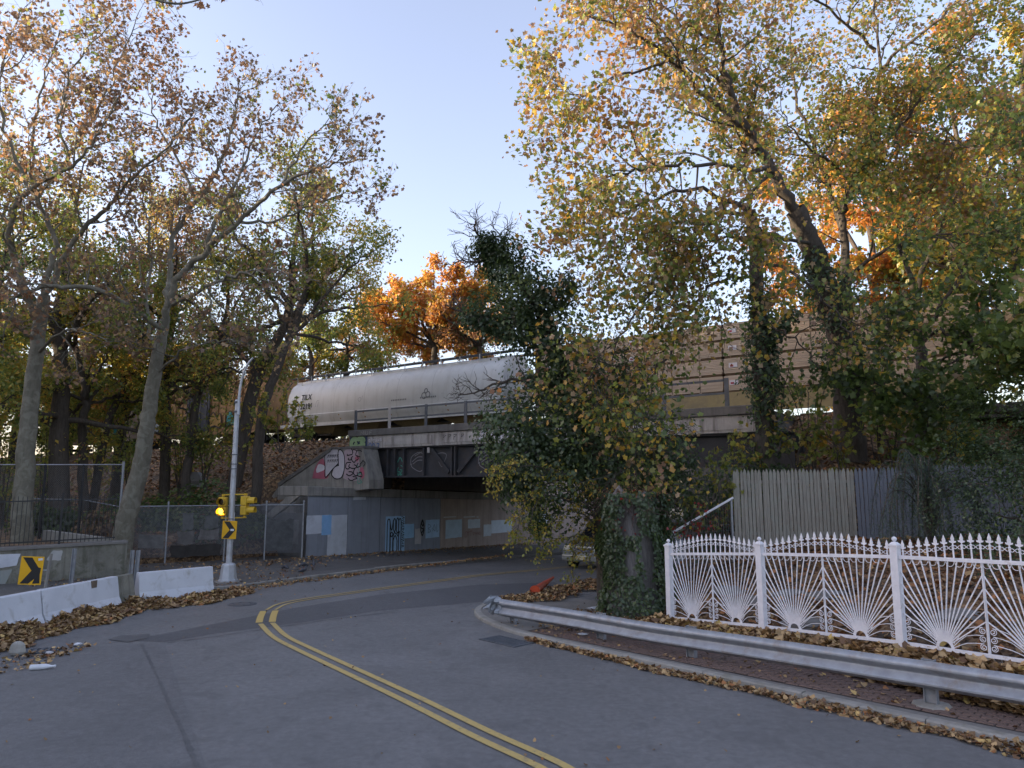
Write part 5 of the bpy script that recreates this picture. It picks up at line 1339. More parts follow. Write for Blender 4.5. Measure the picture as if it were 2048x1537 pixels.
for i, (q, t) in enumerate(zip(P, T)):
    n_ = np.array([t[1], -t[0], 0]); 
    if n_[0] > 0: n_ = -n_
    dent = 0.012 * math.sin(i * 0.37) + 0.006 * math.sin(i * 1.3)
    zz = rail_z(q[1]) + 0.006 * math.sin(i * 0.21)
    fr_ = [tuple(q + n_ * (a + dent) + np.array([0, 0, zz + b])) for a, b in wprof]
    bk_ = [tuple(q + n_ * (a + dent - 0.006) + np.array([0, 0, zz + b * 0.985])) for a, b in reversed(wprof)]
    rings.append(fr_ + bk_)
mb = MB(); mb.sweep(None, rings, closed=True); mb.build('beam', M['galv'], gr, auto=30)
q0, t0 = P[0], -T[0]; n_ = np.array([-t0[1], t0[0], 0]); n_ = n_ if n_[0] < 0 else -n_
rings = []
for k, (d, yb, sc, up) in enumerate(((0.01, 0.0, 1.05, 0), (0.08, 0.03, 1.12, 0.02), (0.15, -0.03, 0.95, 0.05), (0.20, 0.08, 1.15, 0.02), (0.16, 0.17, 0.9, 0.10), (0.22, 0.22, 0.6, 0.05))):
    r_ = [tuple(q0 + t0 * d + n_ * (a * (1.4 if k % 2 else 0.5) + yb + 0.01 * math.sin(7 * b * 20 + k)) + np.array([0, 0, RZ + b * sc + up])) for a, b in wprof]
    r_ += [tuple(q0 + t0 * (d + 0.005) + n_ * (a * (1.4 if k % 2 else 0.5) + yb - 0.012) + np.array([0, 0, RZ + b * sc * 0.97 + up])) for a, b in reversed(wprof)]
    rings.append(r_)
mb = MB(); mb.sweep(None, rings, closed=True); o = mb.build('crumpled_end', M['galv'], gr); o['label'] = 'crushed and curled end of the rail'
for i, (x, y, lean) in enumerate(((-0.02, 16.12, 0.07), (1.66, 14.42, 0.0), (3.04, 12.93, 0.0), (5.61, 10.19, 0.0), (7.13, 8.52, 0.0))):
    Xd = Vector((0.688, -0.726, 0)); Yd = Vector((0.726, 0.688, 0))
    c_ = Vector((x, y, 0)) + Yd * 0.10
    mb = MB()
    top = rail_z(y) + (0.10 if i == 0 else 0.17)
    ln = Xd * -lean
    for off in (-0.075, 0.075): mb.hexa([c_ + Xd * (off - .006) - Yd * .05 + UP * .0, c_ + Xd * (off + .006) - Yd * .05 + UP * .0, c_ + Xd * (off + .006) + Yd * .05 + UP * .0, c_ + Xd * (off - .006) + Yd * .05 + UP * .0], [c_ + ln + Xd * (off - .006) - Yd * .05 + UP * top, c_ + ln + Xd * (off + .006) - Yd * .05 + UP * top, c_ + ln + Xd * (off + .006) + Yd * .05 + UP * top, c_ + ln + Xd * (off - .006) + Yd * .05 + UP * top])
    mb.hexa([c_ - Xd * .069 - Yd * .004 + UP * .0, c_ + Xd * .069 - Yd * .004 + UP * .0, c_ + Xd * .069 + Yd * .004 + UP * .0, c_ - Xd * .069 + Yd * .004 + UP * .0], [c_ + ln - Xd * .069 - Yd * .004 + UP * top, c_ + ln + Xd * .069 - Yd * .004 + UP * top, c_ + ln + Xd * .069 + Yd * .004 + UP * top, c_ + ln - Xd * .069 + Yd * .004 + UP * top])
    mb.build('post', M['galv'], gr)
    if i == 3:
        mb = MB(); mb.lathe((c_.x, c_.y, 0.065), [(0.26, 0), (0.24, 0.022), (0.12, 0.035)], 9); mb.build('footing', M['kerb'], gr)
    if i:
        for dx, dz in ((-0.16, 0.10), (0.16, 0.10), (-0.16, -0.10), (0.16, -0.10), (0.02, 0.0)):
            c2 = Vector((x, y, rail_z(y) + dz)) - Yd * (0.02 if dz == 0 else 0.112) + Xd * dx
            mb = MB(); mb.lathe(c2, [(0.018, 0), (0.018, 0.008), (0.008, 0.016)], 8, -Yd); mb.build('bolt', M['galv'], gr)

# ------------------------------------------------------------------ white iron fence
WT = [-11.35, -8.99, -6.39, -3.85, -1.4]
WB = [0.22, 0.40, 0.55, 0.62, 0.70]
def wf(t, z, off=0.0):
    q = WFN * (11.74 + off) + WFD * t; return Vector((q.x, q.y, z))
wfence = thing('ornate_fence', wf(-7, 0.3), 'white wrought iron fence with sunburst panels and spear points', 'fence')
wroot = wfence.location.copy()
def zb(t): return float(np.interp(t, WT, WB))
W = M['white_iron']
HF = 1.33
for i, t in enumerate(WT):
    z0 = zb(t) - 0.14
    mb = MB(); mb.box(wf(t, (z0 + zb(t) + HF + 0.17) / 2), (0.125, 0.125, HF + 0.31), (WFD, WFN, UP)); po = mb.build('post', W, wfence, bevel=0.006)
    ztop = zb(t) + HF + 0.17
    mb = MB(); mb.box(wf(t, ztop + 0.012), (0.155, 0.155, 0.026), (WFD, WFN, UP)); mb.hexa([wf(t - .065, ztop + .0255, -.065), wf(t + .065, ztop + .0255, -.065), wf(t + .065, ztop + .0255, .065), wf(t - .065, ztop + .0255, .065)], [wf(t - .03, ztop + .065, -.03), wf(t + .03, ztop + .065, -.03), wf(t + .03, ztop + .065, .03), wf(t - .03, ztop + .065, .03)]); mb.build('cap', W, po)
    mb = MB(); mb.lathe(wf(t, ztop + 0.06), [(0.012, 0), (0.016, 0.012), (0.034, 0.03), (0.041, 0.05), (0.034, 0.07), (0.018, 0.085), (0.004, 0.09)], 14); mb.build('ball', W, po, auto=50)
# spear with fleur head, one shared mesh
def spear_mesh(L):
    mb = MB(); mb.box((0, 0, L / 2), (0.018, 0.018, L))
    mb.lathe((0, 0, L - 0.03), [(0.010, 0), (0.02, 0.008), (0.02, 0.02), (0.010, 0.028)], 8)
    hd = [(0.0, 0.0), (0.014, 0.02), (0.045, 0.03), (0.05, 0.055), (0.03, 0.05), (0.022, 0.06), (0.026, 0.085), (0.0, 0.16)]
    pts = [(x, z) for x, z in hd] + [(-x, z) for x, z in reversed(hd[1:-1])]
    mb.prism([Vector((x, -0.006, L + z)) for x, z in pts], (0, 0.012, 0))
    return mb.mesh('spear', W)
spears = {}
ang = math.atan2(WFD.y, WFD.x)
NS = 19
def spiral(cx, cz, r, d, turns=1.6, n=22):
    return [(cx + d * r * (1 - 0.75 * k / n) * math.cos(math.pi * (0.5 - 2 * turns * k / n)), cz + r * (1 - 0.75 * k / n) * math.sin(math.pi * (0.5 - 2 * turns * k / n))) for k in range(n + 1)]
for i in range(4):
    ta_, tb2 = WT[i] + 0.0625, WT[i + 1] - 0.0625
    L = tb2 - ta_
    Lr = math.hypot(L, zb(tb2) - zb(ta_))
    for zz, h_ in ((0.0, 0.05), (HF, 0.055)):
        mb = MB(); mb.hexa([wf(ta_, zb(ta_) + zz - h_ / 2, -.02), wf(tb2, zb(tb2) + zz - h_ / 2, -.02), wf(tb2, zb(tb2) + zz - h_ / 2, .02), wf(ta_, zb(ta_) + zz - h_ / 2, .02)], [wf(ta_, zb(ta_) + zz + h_ / 2, -.02), wf(tb2, zb(tb2) + zz + h_ / 2, -.02), wf(tb2, zb(tb2) + zz + h_ / 2, .02), wf(ta_, zb(ta_) + zz + h_ / 2, .02)]); mb.build('rail', W, wfence)
    mid = (ta_ + tb2) / 2
    mb = MB(); mb.bar(wf(mid, zb(mid) + 0.025), wf(mid, zb(mid) + HF - 0.027), 0.028, 0.028); mb.build('mid_bar', W, wfence)
    tops = []
    for k in range(NS):
        f = (k + 0.5) / NS; t = ta_ + L * f
        Ls = round(0.07 + 0.15 * math.sin(math.pi * f) ** 1.2, 2)
        if Ls not in spears: spears[Ls] = spear_mesh(Ls)
        o = bpy.data.objects.new('spear', spears[Ls]); o.parent = wfence; o.location = wf(t, zb(t) + HF + 0.027) - wroot; o.rotation_euler = (0, 0, ang); col.objects.link(o)
        tops.append((t, zb(t) + HF + 0.027 + Ls))
    for k in range(NS - 1):                            # s-scrolls between the spears, scallops below the rail
        (t0_, z0_), (t1_, z1_) = tops[k], tops[k + 1]
        w_ = (t1_ - t0_); tm = (t0_ + t1_) / 2; zm = (z0_ + z1_) / 2 - 0.045
        pts = [(tm + w_ * 0.42 * math.cos(a), zm + 0.028 * math.sin(2 * a)) for a in np.linspace(0, 2 * math.pi, 13)]
        mb = MB(); mb.tube([wf(a, b) for a, b in pts], 0.0055, 5); mb.build('scroll', W, wfence)
        pts = [(tm + w_ * 0.46 * math.cos(a), zb(tm) + HF - 0.03 + 0.075 * math.sin(a)) for a in np.linspace(math.pi, 2 * math.pi, 8)]
        mb = MB(); mb.tube([wf(a, b) for a, b in pts], 0.005, 5); mb.build('scallop', W, wfence)
    for a0, a1 in ((ta_, mid - 0.014), (mid + 0.014, tb2)):
        c = (a0 + a1) / 2; hw = (a1 - a0) / 2; r0 = 0.09
        zz0 = zb(c) + 0.025
        mb = MB(); pts = [(c + r0 * math.cos(a), zz0 + r0 * math.sin(a)) for a in np.linspace(0, math.pi, 13)]
        rings = [[wf(x, z, -.008), wf(x + (x - c) * .45, z + (z - zz0) * .45, -.008), wf(x + (x - c) * .45, z + (z - zz0) * .45, .008), wf(x, z, .008)] for x, z in pts]
        mb.sweep(None, rings, closed=True); mb.build('sun_arch', W, wfence)
        # rays: towards the top rail and the sides
        ends = []
        for k in range(9): 
            f = (k + 0.5) / 9; ends.append((a0 + (a1 - a0) * f, HF - 0.03))
        for zz in (1.12, 0.93, 0.77, 0.62, 0.47): ends += [(a0, zz), (a1, zz)]
        for (te, ze) in ends:
            dx, dz = te - c, ze - 0.0
            l_ = math.hypot(dx, dz); 
            sx_, sz_ = c + dx / l_ * r0 * 1.35, zz0 + dz / l_ * r0 * 1.35
            mb = MB(); mb.bar(wf(sx_, sz_), wf(te, zb(te) + ze), 0.016, 0.016); mb.build('ray', W, wfence)
        for sd, ax in ((1, a0), (-1, a1)):
            for k in range(3):
                cz_ = zb(ax) + 0.105 + k * 0.115
                sp_ = [(ax + sd * 0.055 + q[0], q[1]) for q in spiral(0, cz_, 0.05, sd)]
                tail = [(c - sd * 0.13, zz0 + 0.02 + 0.03 * k), (ax + sd * 0.28, cz_ + 0.02 - 0.01 * k)] 
                P_ = smooth_path([(a, b, 0) for a, b in tail] + [(a, b, 0) for a, b in sp_], 2)
                mb = MB(); mb.tube([wf(q[0], q[1]) for q in P_], 0.006, 5); mb.build('spiral', W, wfence)
    # row of small hooks under the bottom rail
    hk = MB(); hk.tube([(0, 0, 0), (0.015, 0, -0.04), (0.0, 0, -0.075), (-0.02, 0, -0.06), (-0.012, 0, -0.04)], 0.005, 4); hkm = hk.mesh('hook', M['galv']) if i == 0 else hkm
    n_h = 26
    for k in range(n_h):
        t = ta_ + L * (k + 0.5) / n_h
        o = bpy.data.objects.new('hook', hkm); o.parent = wfence; o.location = wf(t, zb(t) - 0.027) - wroot; o.rotation_euler = (0, 0, ang); col.objects.link(o)

# ------------------------------------------------------------------ stockade fences
def stockade(a, b, z0a, z0b, z1a, z1b, m, label, wd=0.088, wob=0.02):
    a, b = Vector((a[0], a[1], 0)), Vector((b[0], b[1], 0))
    d = (b - a); L = d.length; d.normalize(); nn = Vector((d.y, -d.x, 0))
    t = thing('stockade_fence', (a + b) / 2 + UP * z0a, label, 'fence')
    n_ = int(L / (wd + 0.006))
    for zq in (0.25, 0.85):
        mb = MB(); mb.bar(a - nn * 0.05 + UP * (z0a + (z1a - z0a) * zq), b - nn * 0.05 + UP * (z0b + (z1b - z0b) * zq), 0.06, 0.08); mb.build('rail', m, t)
    for k in range(n_):
        f = (k + 0.5) / n_; P = a.lerp(b, f); z0 = z0a + (z0b - z0a) * f; z1 = z1a + (z1b - z1a) * f + rng.uniform(-wob, wob)
        w = wd * rng.uniform(0.86, 1.0) / 2; ln = d * rng.uniform(-0.012, 0.012); pr = nn * rng.uniform(-0.008, 0.008)
        o_ = [(-w, z0), (w, z0), (w, z1 - 0.11), (w * 0.55, z1 - 0.045), (0, z1), (-w * 0.55, z1 - 0.045), (-w, z1 - 0.11)]
        mb = MB(); mb.prism([P + pr + d * x + ln * ((z - z0) / 2) + UP * z for x, z in o_], nn * 0.02); mb.build('picket', m, t)
    return t
stockade((5.76, 19.0), (8.93, 19.0), 1.25, 1.25, 3.44, 3.47, M['picket_old'], 'weathered lichen grey picket fence beside the slanting pipe')
stockade((8.95, 18.98), (13.3, 19.0), 1.25, 1.3, 3.48, 3.64, M['picket_blue'], 'slate blue picket fence behind the drooping shrubs', 0.098, 0.012)
pf = thing('wire_fence', (4.8, 18.4, 0.9), 'wire mesh fence with a slanting white pipe left of the pickets', 'fence')
pa, pb = Vector((4.03, 18.4, 1.86)), Vector((5.7, 18.8, 2.71))
mb = MB(); mb.tube([pa, pb], 0.03, 10); o = mb.build('pipe', M['white_iron'], pf); o['label'] = 'slanting white pipe'
for q in (0.02, 0.97):
    P = pa.lerp(pb, q); mb = MB(); mb.tube([(P.x, P.y, 0.6), P], 0.03, 8); mb.build('post', M['galv'], pf)
for k in range(26):
    q = (k + 0.5) / 26; P = pa.lerp(pb, q); mb = MB(); mb.bar((P.x, P.y, 0.7), P, 0.004); mb.build('wire', wire, pf)
for z in np.arange(0.9, 2.0, 0.15):
    mb = MB(); mb.bar((pa.x, pa.y, z), (pb.x, pb.y, z + 0.1), 0.004); mb.build('wire', wire, pf)

# ------------------------------------------------------------------ plants
TPL = {
 'maple': ([(0, 0, 0), (.30, -.10, .05), (.22, .18, .05), (.54, .36, .10), (.24, .50, .05), (0, 1.0, -.06), (-.24, .50, .05), (-.54, .36, .10), (-.22, .18, .05), (-.30, -.10, .05)], [(0, 1, 2, 3, 4, 5), (0, 5, 6, 7, 8, 9)]),
 'curl': ([(0, 0, 0), (.30, -.10, .20), (.22, .18, .10), (.54, .36, .30), (.24, .50, .06), (0, .95, .22), (-.24, .50, .05), (-.54, .36, .18), (-.22, .18, .10), (-.30, -.10, .12)], [(0, 1, 2, 3, 4, 5), (0, 5, 6, 7, 8, 9)]),
 'maple6': ([(0, 0, 0), (.36, -.06, .06), (.22, .22, .04), (.50, .44, .10), (0, 1.0, -.06), (-.50, .44, .10), (-.22, .22, .04), (-.36, -.06, .06)], [(0, 1, 2, 3, 4), (0, 4, 5, 6, 7)]),
 'scrap': ([(0, 0, 0), (.40, .12, .20), (.34, .60, .08), (0, .95, .20), (-.30, .62, .10), (-.42, .10, .16)], [(0, 1, 2, 3), (0, 3, 4, 5)]),
 'simple': ([(0, 0, 0), (.30, .42, .07), (0, 1, -.04), (-.30, .42, .07)], [(0, 1, 2), (0, 2, 3)]),
 'ivy': ([(0, 0, 0), (.42, .08, .05), (.30, .52, .05), (0, .95, -.06), (-.30, .52, .05), (-.42, .08, .05)], [(0, 1, 2, 3), (0, 3, 4, 5)]),
 'needle': ([(0, 0, 0), (.07, .5, 0), (0, 1, 0), (-.07, .5, 0)], [(0, 1, 2, 3)]),
}
GREEN = (.10, .155, .032); DGREEN = (.052, .086, .025); LGREEN = (.19, .24, .042); YGREEN = (.30, .30, .045); YELLOW = (.56, .39, .055); GOLD = (.56, .31, .04)
ORANGE = (.58, .215, .035); RUST = (.33, .15, .062); BROWN = (.175, .105, .062); TAN = (.37, .24, .115); PINKTAN = (.40, .24, .15); IVY = (.042, .078, .034); IVYL = (.085, .135, .055); RED = (.40, .045, .035); BLUEG = (.08, .12, .105)

class Field:
    """smooth value noise over space, about -1..1"""
    def __init__(self, seed, wl=2.5):
        r_ = np.random.default_rng(seed)
        self.k = r_.normal(0, 1, (10, 3)) * (2 * math.pi / wl) * 0.6; self.ph = r_.uniform(0, 6.28, 10)
    def __call__(self, P): return np.sin(P @ self.k.T + self.ph).sum(1) / 3.2

def pick(pal, N_, r_, bias=None):
    """colours drawn from ((colour, weight), ...); bias in -1..1 slides along the list"""
    c = np.array([q[0] for q in pal]); w = np.array([q[1] for q in pal], float); w /= w.sum(); cw = np.cumsum(w)
    u_ = r_.uniform(0, 1, N_)
    if bias is not None: u_ = np.clip(u_ * 0.62 + 0.19 + 0.32 * bias, 0, 0.9999)
    idx = np.minimum(np.searchsorted(cw, u_), len(c) - 1)
    return c[idx] * r_.uniform(0.78, 1.22, (N_, 1))

def leaves(name, P, size, tpl, colors, m, parent=None, r_=None, up=0.5, down=0.5, kind=None, flat_=False, outward=None):
    """N leaves as one mesh; each leaf keeps its own colour"""
    r_ = r_ or rng; P = np.asarray(P, float); n_ = len(P)
    T_, F_ = TPL[tpl]; T_ = np.array(T_, float); nv = len(T_)
    nrm = r_.normal(0, 1, (n_, 3)); nrm /= np.linalg.norm(nrm, axis=1)[:, None]
    if outward is not None: nrm = nrm * 0.55 + outward
    nrm[:, 2] += up
    nrm /= np.linalg.norm(nrm, axis=1)[:, None]
    d = r_.normal(0, 1, (n_, 3)); d[:, 2] -= down
    d -= nrm * (d * nrm).sum(1)[:, None]; d /= np.linalg.norm(d, axis=1)[:, None] + 1e-9
    x = np.cross(d, nrm)
    sz = size * (r_.uniform(0.35, 1.3, n_) if tpl in ('scrap', 'curl') else r_.uniform(0.6, 1.25, n_))
    V = P[:, None, :] + sz[:, None, None] * (T_[None, :, 0:1] * x[:, None, :] + T_[None, :, 1:2] * d[:, None, :] + T_[None, :, 2:3] * nrm[:, None, :])
    base = (np.arange(n_) * nv)[:, None]
    fl = np.concatenate([(base + np.array(f)[None, :]) for f in F_], axis=1).ravel()
    sizes = np.tile([len(f) for f in F_], n_)
    C = np.repeat(np.asarray(colors), nv, axis=0)
    o = link(name, np_mesh(name, V.reshape(-1, 3), fl, sizes, m, C), parent)
    if kind: o['kind'] = kind
    return o

class Skel:
    def __init__(self, seed): 
        self.r = np.random.default_rng(seed); self.V = []; self.F = []; self.nv = 0; self.tips = []; self.seed = seed
    def tube(self, P, rad, n):
        v, f = tube_np(P, rad, n); self.V.append(v); self.F.append(f + self.nv); self.nv += len(v)
    def limb(self, pts, r0, r1, n=9, k=6, wob=0.0):
        P = smooth_path(pts, k)
        if wob: 
            w = self.r.normal(0, wob, P.shape); w[0] = 0; w[-1] = 0; P = P + w
        rad = np.linspace(r0, r1, len(P)) ** 1.0
        self.tube(P, rad, n); return (P, rad)
    def walk(self, p, d, L, n_, gn, up):
        step = L / n_; out = [p]; d = d / np.linalg.norm(d)
        for _ in range(n_):
            d = d + self.r.normal(0, gn, 3); d[2] += up; d /= np.linalg.norm(d)
            out.append(out[-1] + d * step)
        return np.array(out)
    def sprout(self, path, count, L, t0=0.2, ang=0.9, up=0.08, gn=0.22, side=5, rmax=1.0, rmin=0.006, pts=6, flatz=1.0, draw=True):
        P, rad = path; out = []
        m_ = len(P) - 1
        for k in range(count):
            t = t0 + (1 - t0) * (k + self.r.uniform(0, 1)) / count
            t = min(t, 0.995)
            i = int(t * m_); f = t * m_ - i
            p = P[i] * (1 - f) + P[i + 1] * f; tg = P[i + 1] - P[i]; tg /= np.linalg.norm(tg) + 1e-9
            a = self.r.normal(0, 1, 3); a -= tg * (a @ tg); a /= np.linalg.norm(a) + 1e-9
            aa = ang * self.r.uniform(0.6, 1.25)
            d = tg * math.cos(aa) + a * math.sin(aa); d[2] = d[2] * flatz + 0.05
            l_ = L * self.r.uniform(0.55, 1.15) * (1 - 0.35 * t)
            Q = self.walk(p, d, l_, pts, gn, up)
            r0 = min(rad[i] * 0.62, rmax * (0.5 + 0.5 * self.r.uniform())); r0 = max(r0, rmin)
            rr = np.linspace(r0, max(r0 * 0.3, rmin * 0.6), len(Q))
            out.append((Q, rr))
            if draw: self.tube(Q, rr, side)
        return out
    def mesh(self, name, m):
        V = np.vstack(self.V); F = np.vstack(self.F)
        return np_mesh(name, V, F, np.full(len(F), 4), m, smooth=True)
    def leafpts(self, twigs, per, jit=0.10, t0=0.25):
        out = []
        if per > 200: per = per / max(1, len(twigs))
        for Q, _ in twigs:
            n_ = self.r.poisson(per)
            if n_ == 0: continue
            t = self.r.uniform(t0, 1, n_) * (len(Q) - 1); i = np.minimum(t.astype(int), len(Q) - 2); f = (t - i)[:, None]
            out.append(Q[i] * (1 - f) + Q[i + 1] * f + self.r.normal(0, jit, (n_, 3)))
        return np.vstack(out)

def ramify(sk, limbs, n1, L1, n2, L2, n3, L3, up=0.05, gn=0.2, t0=0.25, rr=(0.06, 0.022, 0.008), flatz=1.0, draw=True):
    l1 = []; l2 = []; l3 = []
    for lb in limbs:
        length = np.linalg.norm(np.diff(lb[0], axis=0), axis=1).sum()
        l1 += sk.sprout(lb, max(2, int(n1 * length)), L1, t0, 0.95, up, gn, 5, rr[0], 0.012, 6, flatz)
    for lb in l1: l2 += sk.sprout(lb, n2, L2, 0.2, 0.85, up, gn, 4, rr[1], 0.007, 5, flatz)
    for lb in l2: l3 += sk.sprout(lb, n3, L3, 0.15, 0.8, up * 0.5, gn, 3, rr[2], 0.004, 2, flatz, draw)
    return l1, l2, l3

def finish(sk, name, base, label, cat, group, bark_m, leaf_sets):
    t = thing(name, base, label, cat, group)
    link('trunk', sk.mesh('trunk', bark_m), t)
    for nm, P, size, tpl, C, up, down in leaf_sets:
        leaves(nm, P, size, tpl, C, M['leaf'], t, sk.r, up, down)
    return t

# ---- left: two plane trees with sparse brown leaves
PLANE = ((RUST, 1.8), (BROWN, 2.6), (TAN, 1.9), (YGREEN, .6), (LGREEN, .6), (GREEN, .4))
def plane_tree(seed, base, trunk, r0, r1, limbs, label, per=2.0, n1=1.5):
    sk = Skel(seed)
    sk.limb(trunk, r0, r1, 14, 8, 0.012)
    fl = MB()
    Ls = [sk.limb(pts, ra * .8, rb * .8, 8, 6, 0.045) for pts, ra, rb in limbs]
    l1, l2, l3 = ramify(sk, Ls, n1, 2.5, 6, 1.3, 4, 0.6, 0.07, 0.26, 0.22, (0.045, 0.018, 0.006))
    P = sk.leafpts(l3, per, 0.10)
    f = Field(seed, 4.0)
    C = pick(PLANE, len(P), sk.r, f(P) * 0.6)
    return finish(sk, 'plane_tree', base, label, 'tree', 'plane trees by the left wall', M['bark_plane'], [('crown', P, 0.135, 'maple6', C, 0.3, 0.9)])
b0 = (-13.31, 25.12, 0.0)
plane_tree(21, b0, [(b0[0] - 0.1, b0[1], -0.1), (-13.51, 25.4, 0.67), (-13.36, 25.4, 2.03), (-13.06, 25.4, 3.41), (-12.81, 25.2, 4.79), (-12.59, 25.0, 6.53), (-12.37, 24.9, 8.12), (-12.23, 24.8, 8.82)], 0.39, 0.17, [
    ([(-12.26, 24.8, 8.55), (-11.79, 24.5, 10.09), (-10.53, 24.0, 11.11), (-9.3, 23.6, 11.95), (-7.86, 23.2, 13.03), (-6.47, 23.0, 13.65), (-5.0, 22.8, 13.86)], 0.17, 0.03),
    ([(-10.53, 24.0, 11.11), (-10.27, 24.2, 12.63), (-9.75, 24.5, 14.07), (-9.4, 24.8, 15.74), (-8.62, 25.0, 17.13)], 0.10, 0.02),
    ([(-12.23, 24.8, 8.82), (-12.48, 25.4, 10.45), (-12.65, 25.8, 12.1), (-12.0, 26.2, 13.83), (-11.13, 26.4, 15.74), (-10.89, 26.5, 17.66), (-10.76, 26.5, 18.93)], 0.15, 0.025),
    ([(-12.0, 26.2, 13.83), (-13.17, 26.6, 15.84), (-14.16, 26.8, 17.4), (-14.6, 27.0, 19.45)], 0.08, 0.02),
    ([(-11.9, 24.6, 9.31), (-10.53, 23.6, 9.57), (-9.13, 23.0, 9.88), (-7.85, 22.6, 9.91), (-6.16, 22.4, 9.53)], 0.10, 0.02),
    ([(-7.86, 23.2, 13.03), (-6.97, 23.4, 14.84), (-6.01, 23.6, 15.87)], 0.06, 0.015),
    ([(-9.3, 23.6, 11.95), (-8.21, 24.4, 12.34), (-6.81, 25.0, 13.33), (-5.26, 25.4, 13.89)], 0.07, 0.015),
    ([(-12.29, 24.8, 8.46), (-12.79, 24.0, 8.89), (-14.0, 23.2, 9.55), (-15.09, 22.6, 9.33), (-16.22, 22.2, 8.89), (-17.31, 22.0, 8.64)], 0.13, 0.04),
    ([(-12.39, 24.9, 7.4), (-13.26, 25.6, 9.01), (-13.64, 26.2, 11.46), (-14.18, 26.6, 13.59), (-14.87, 26.9, 15.57)], 0.10, 0.02),
    ([(-12.54, 25.0, 6.89), (-11.08, 24.0, 7.59), (-9.63, 23.3, 7.79), (-8.52, 23.0, 7.56)], 0.06, 0.012),
    ], 'leaning plane tree with pale mottled trunk beside the chain link fence', 8200, 1.8)
plane_tree(22, (-16.7, 25.2, 1.19), [((-16.78, 25.2, 1.11)[0], 25.2, 0.9), (-16.89, 25.2, 2.21), (-16.93, 25.2, 3.58), (-16.96, 25.2, 5.14), (-16.95, 25.2, 6.74), (-16.9, 25.2, 8.55), (-16.84, 25.2, 9.83)], 0.35, 0.20, [
    ([(-16.88, 25.2, 8.73), (-17.2, 24.4, 10.15), (-17.31, 23.8, 11.93), (-16.45, 23.4, 13.03), (-14.9, 23.0, 13.65), (-14.01, 22.8, 14.54), (-13.18, 22.6, 16.04)], 0.16, 0.025),
    ([(-16.84, 25.2, 9.83), (-16.76, 25.4, 11.96), (-17.69, 25.6, 13.58), (-18.2, 25.8, 15.65), (-18.28, 26.0, 18.21), (-17.73, 26.0, 20.74)], 0.14, 0.025),
    ([(-16.84, 25.2, 9.83), (-15.65, 24.8, 11.75), (-14.43, 24.4, 12.71), (-13.4, 24.0, 13.66), (-12.05, 23.6, 14.57), (-11.0, 23.4, 15.95)], 0.13, 0.02),
    ([(-16.92, 25.2, 8.18), (-17.12, 24.0, 8.63), (-17.78, 23.0, 9.07)], 0.10, 0.03),
    ([(-16.93, 25.2, 7.64), (-15.21, 24.0, 8.25), (-13.99, 23.4, 8.01), (-12.99, 23.0, 7.56)], 0.08, 0.015),
    ([(-14.9, 23.0, 13.65), (-15.12, 22.6, 15.15), (-14.66, 22.4, 17.01), (-13.32, 22.2, 18.51)], 0.07, 0.015),
    ([(-16.45, 23.4, 13.03), (-17.23, 23.0, 15.0), (-17.61, 23.0, 17.19), (-17.14, 23.0, 19.45)], 0.09, 0.02),
    ([(-17.69, 25.6, 13.58), (-16.4, 26.0, 16.56), (-15.4, 26.2, 19.59), (-14.82, 26.3, 21.81)], 0.08, 0.015),
    ([(-17.31, 23.8, 11.93), (-18.56, 23.4, 13.57), (-18.87, 23.0, 16.09)], 0.09, 0.02),
    ], 'thick plane tree behind the iron fence at the left edge', 9500, 1.8)
# a plane tree out of frame on the left whose twig hangs into the sky
sk = Skel(23)
sk.limb([(-9.6, 6.5, 0), (-9.4, 6.6, 3), (-9.2, 6.8, 7), (-9.0, 7.0, 11)], 0.4, 0.25, 12)
Lb = [sk.limb([(-9.1, 6.9, 9.5), (-7.8, 8.2, 10.6), (-6.4, 9.6, 10.9), (-6.31, 11.0, 11.23), (-5.73, 11.2, 11.12), (-5.14, 11.4, 11.39), (-4.09, 11.6, 11.56)], 0.045, 0.005, 6), sk.limb([(-9.0, 7.0, 11), (-8.5, 6, 13), (-7.8, 5, 14.5)], 0.2, 0.05), sk.limb([(-9.0, 7.0, 11), (-10.5, 8, 13), (-12, 9.5, 14.5)], 0.2, 0.05)]
tw = sk.sprout((np.array([(-6.11, 11.1, 11.19), (-5.73, 11.2, 11.12), (-5.35, 11.3, 11.27)]), np.array([.012, .01, .008])), 4, 0.55, 0.1, 0.9, -0.12, 0.25, 4, 0.006, 0.003, 4)
tw += sk.sprout((np.array([(-5.35, 11.3, 11.27), (-5.06, 11.4, 11.4), (-4.09, 11.6, 11.56)]), np.array([.010, .009, .006])), 4, 0.45, 0.1, 0.9, -0.12, 0.25, 4, 0.005, 0.003, 4)
l1, l2, l3 = ramify(sk, Lb[1:], 1.0, 2.4, 4, 1.2, 3, 0.6)
P = np.vstack([sk.leafpts(tw, 5.0, 0.03, 0.3), sk.leafpts(l3, 2.5)])
finish(sk, 'plane_tree', (-9.6, 6.5, 0), 'near plane tree whose twig hangs from the top edge', 'tree', 'plane trees by the left wall', M['bark_plane'], [('crown', P, 0.13, 'maple', pick(((RUST, 1), (BROWN, 2)), len(P), sk.r), 0.2, 0.9)])

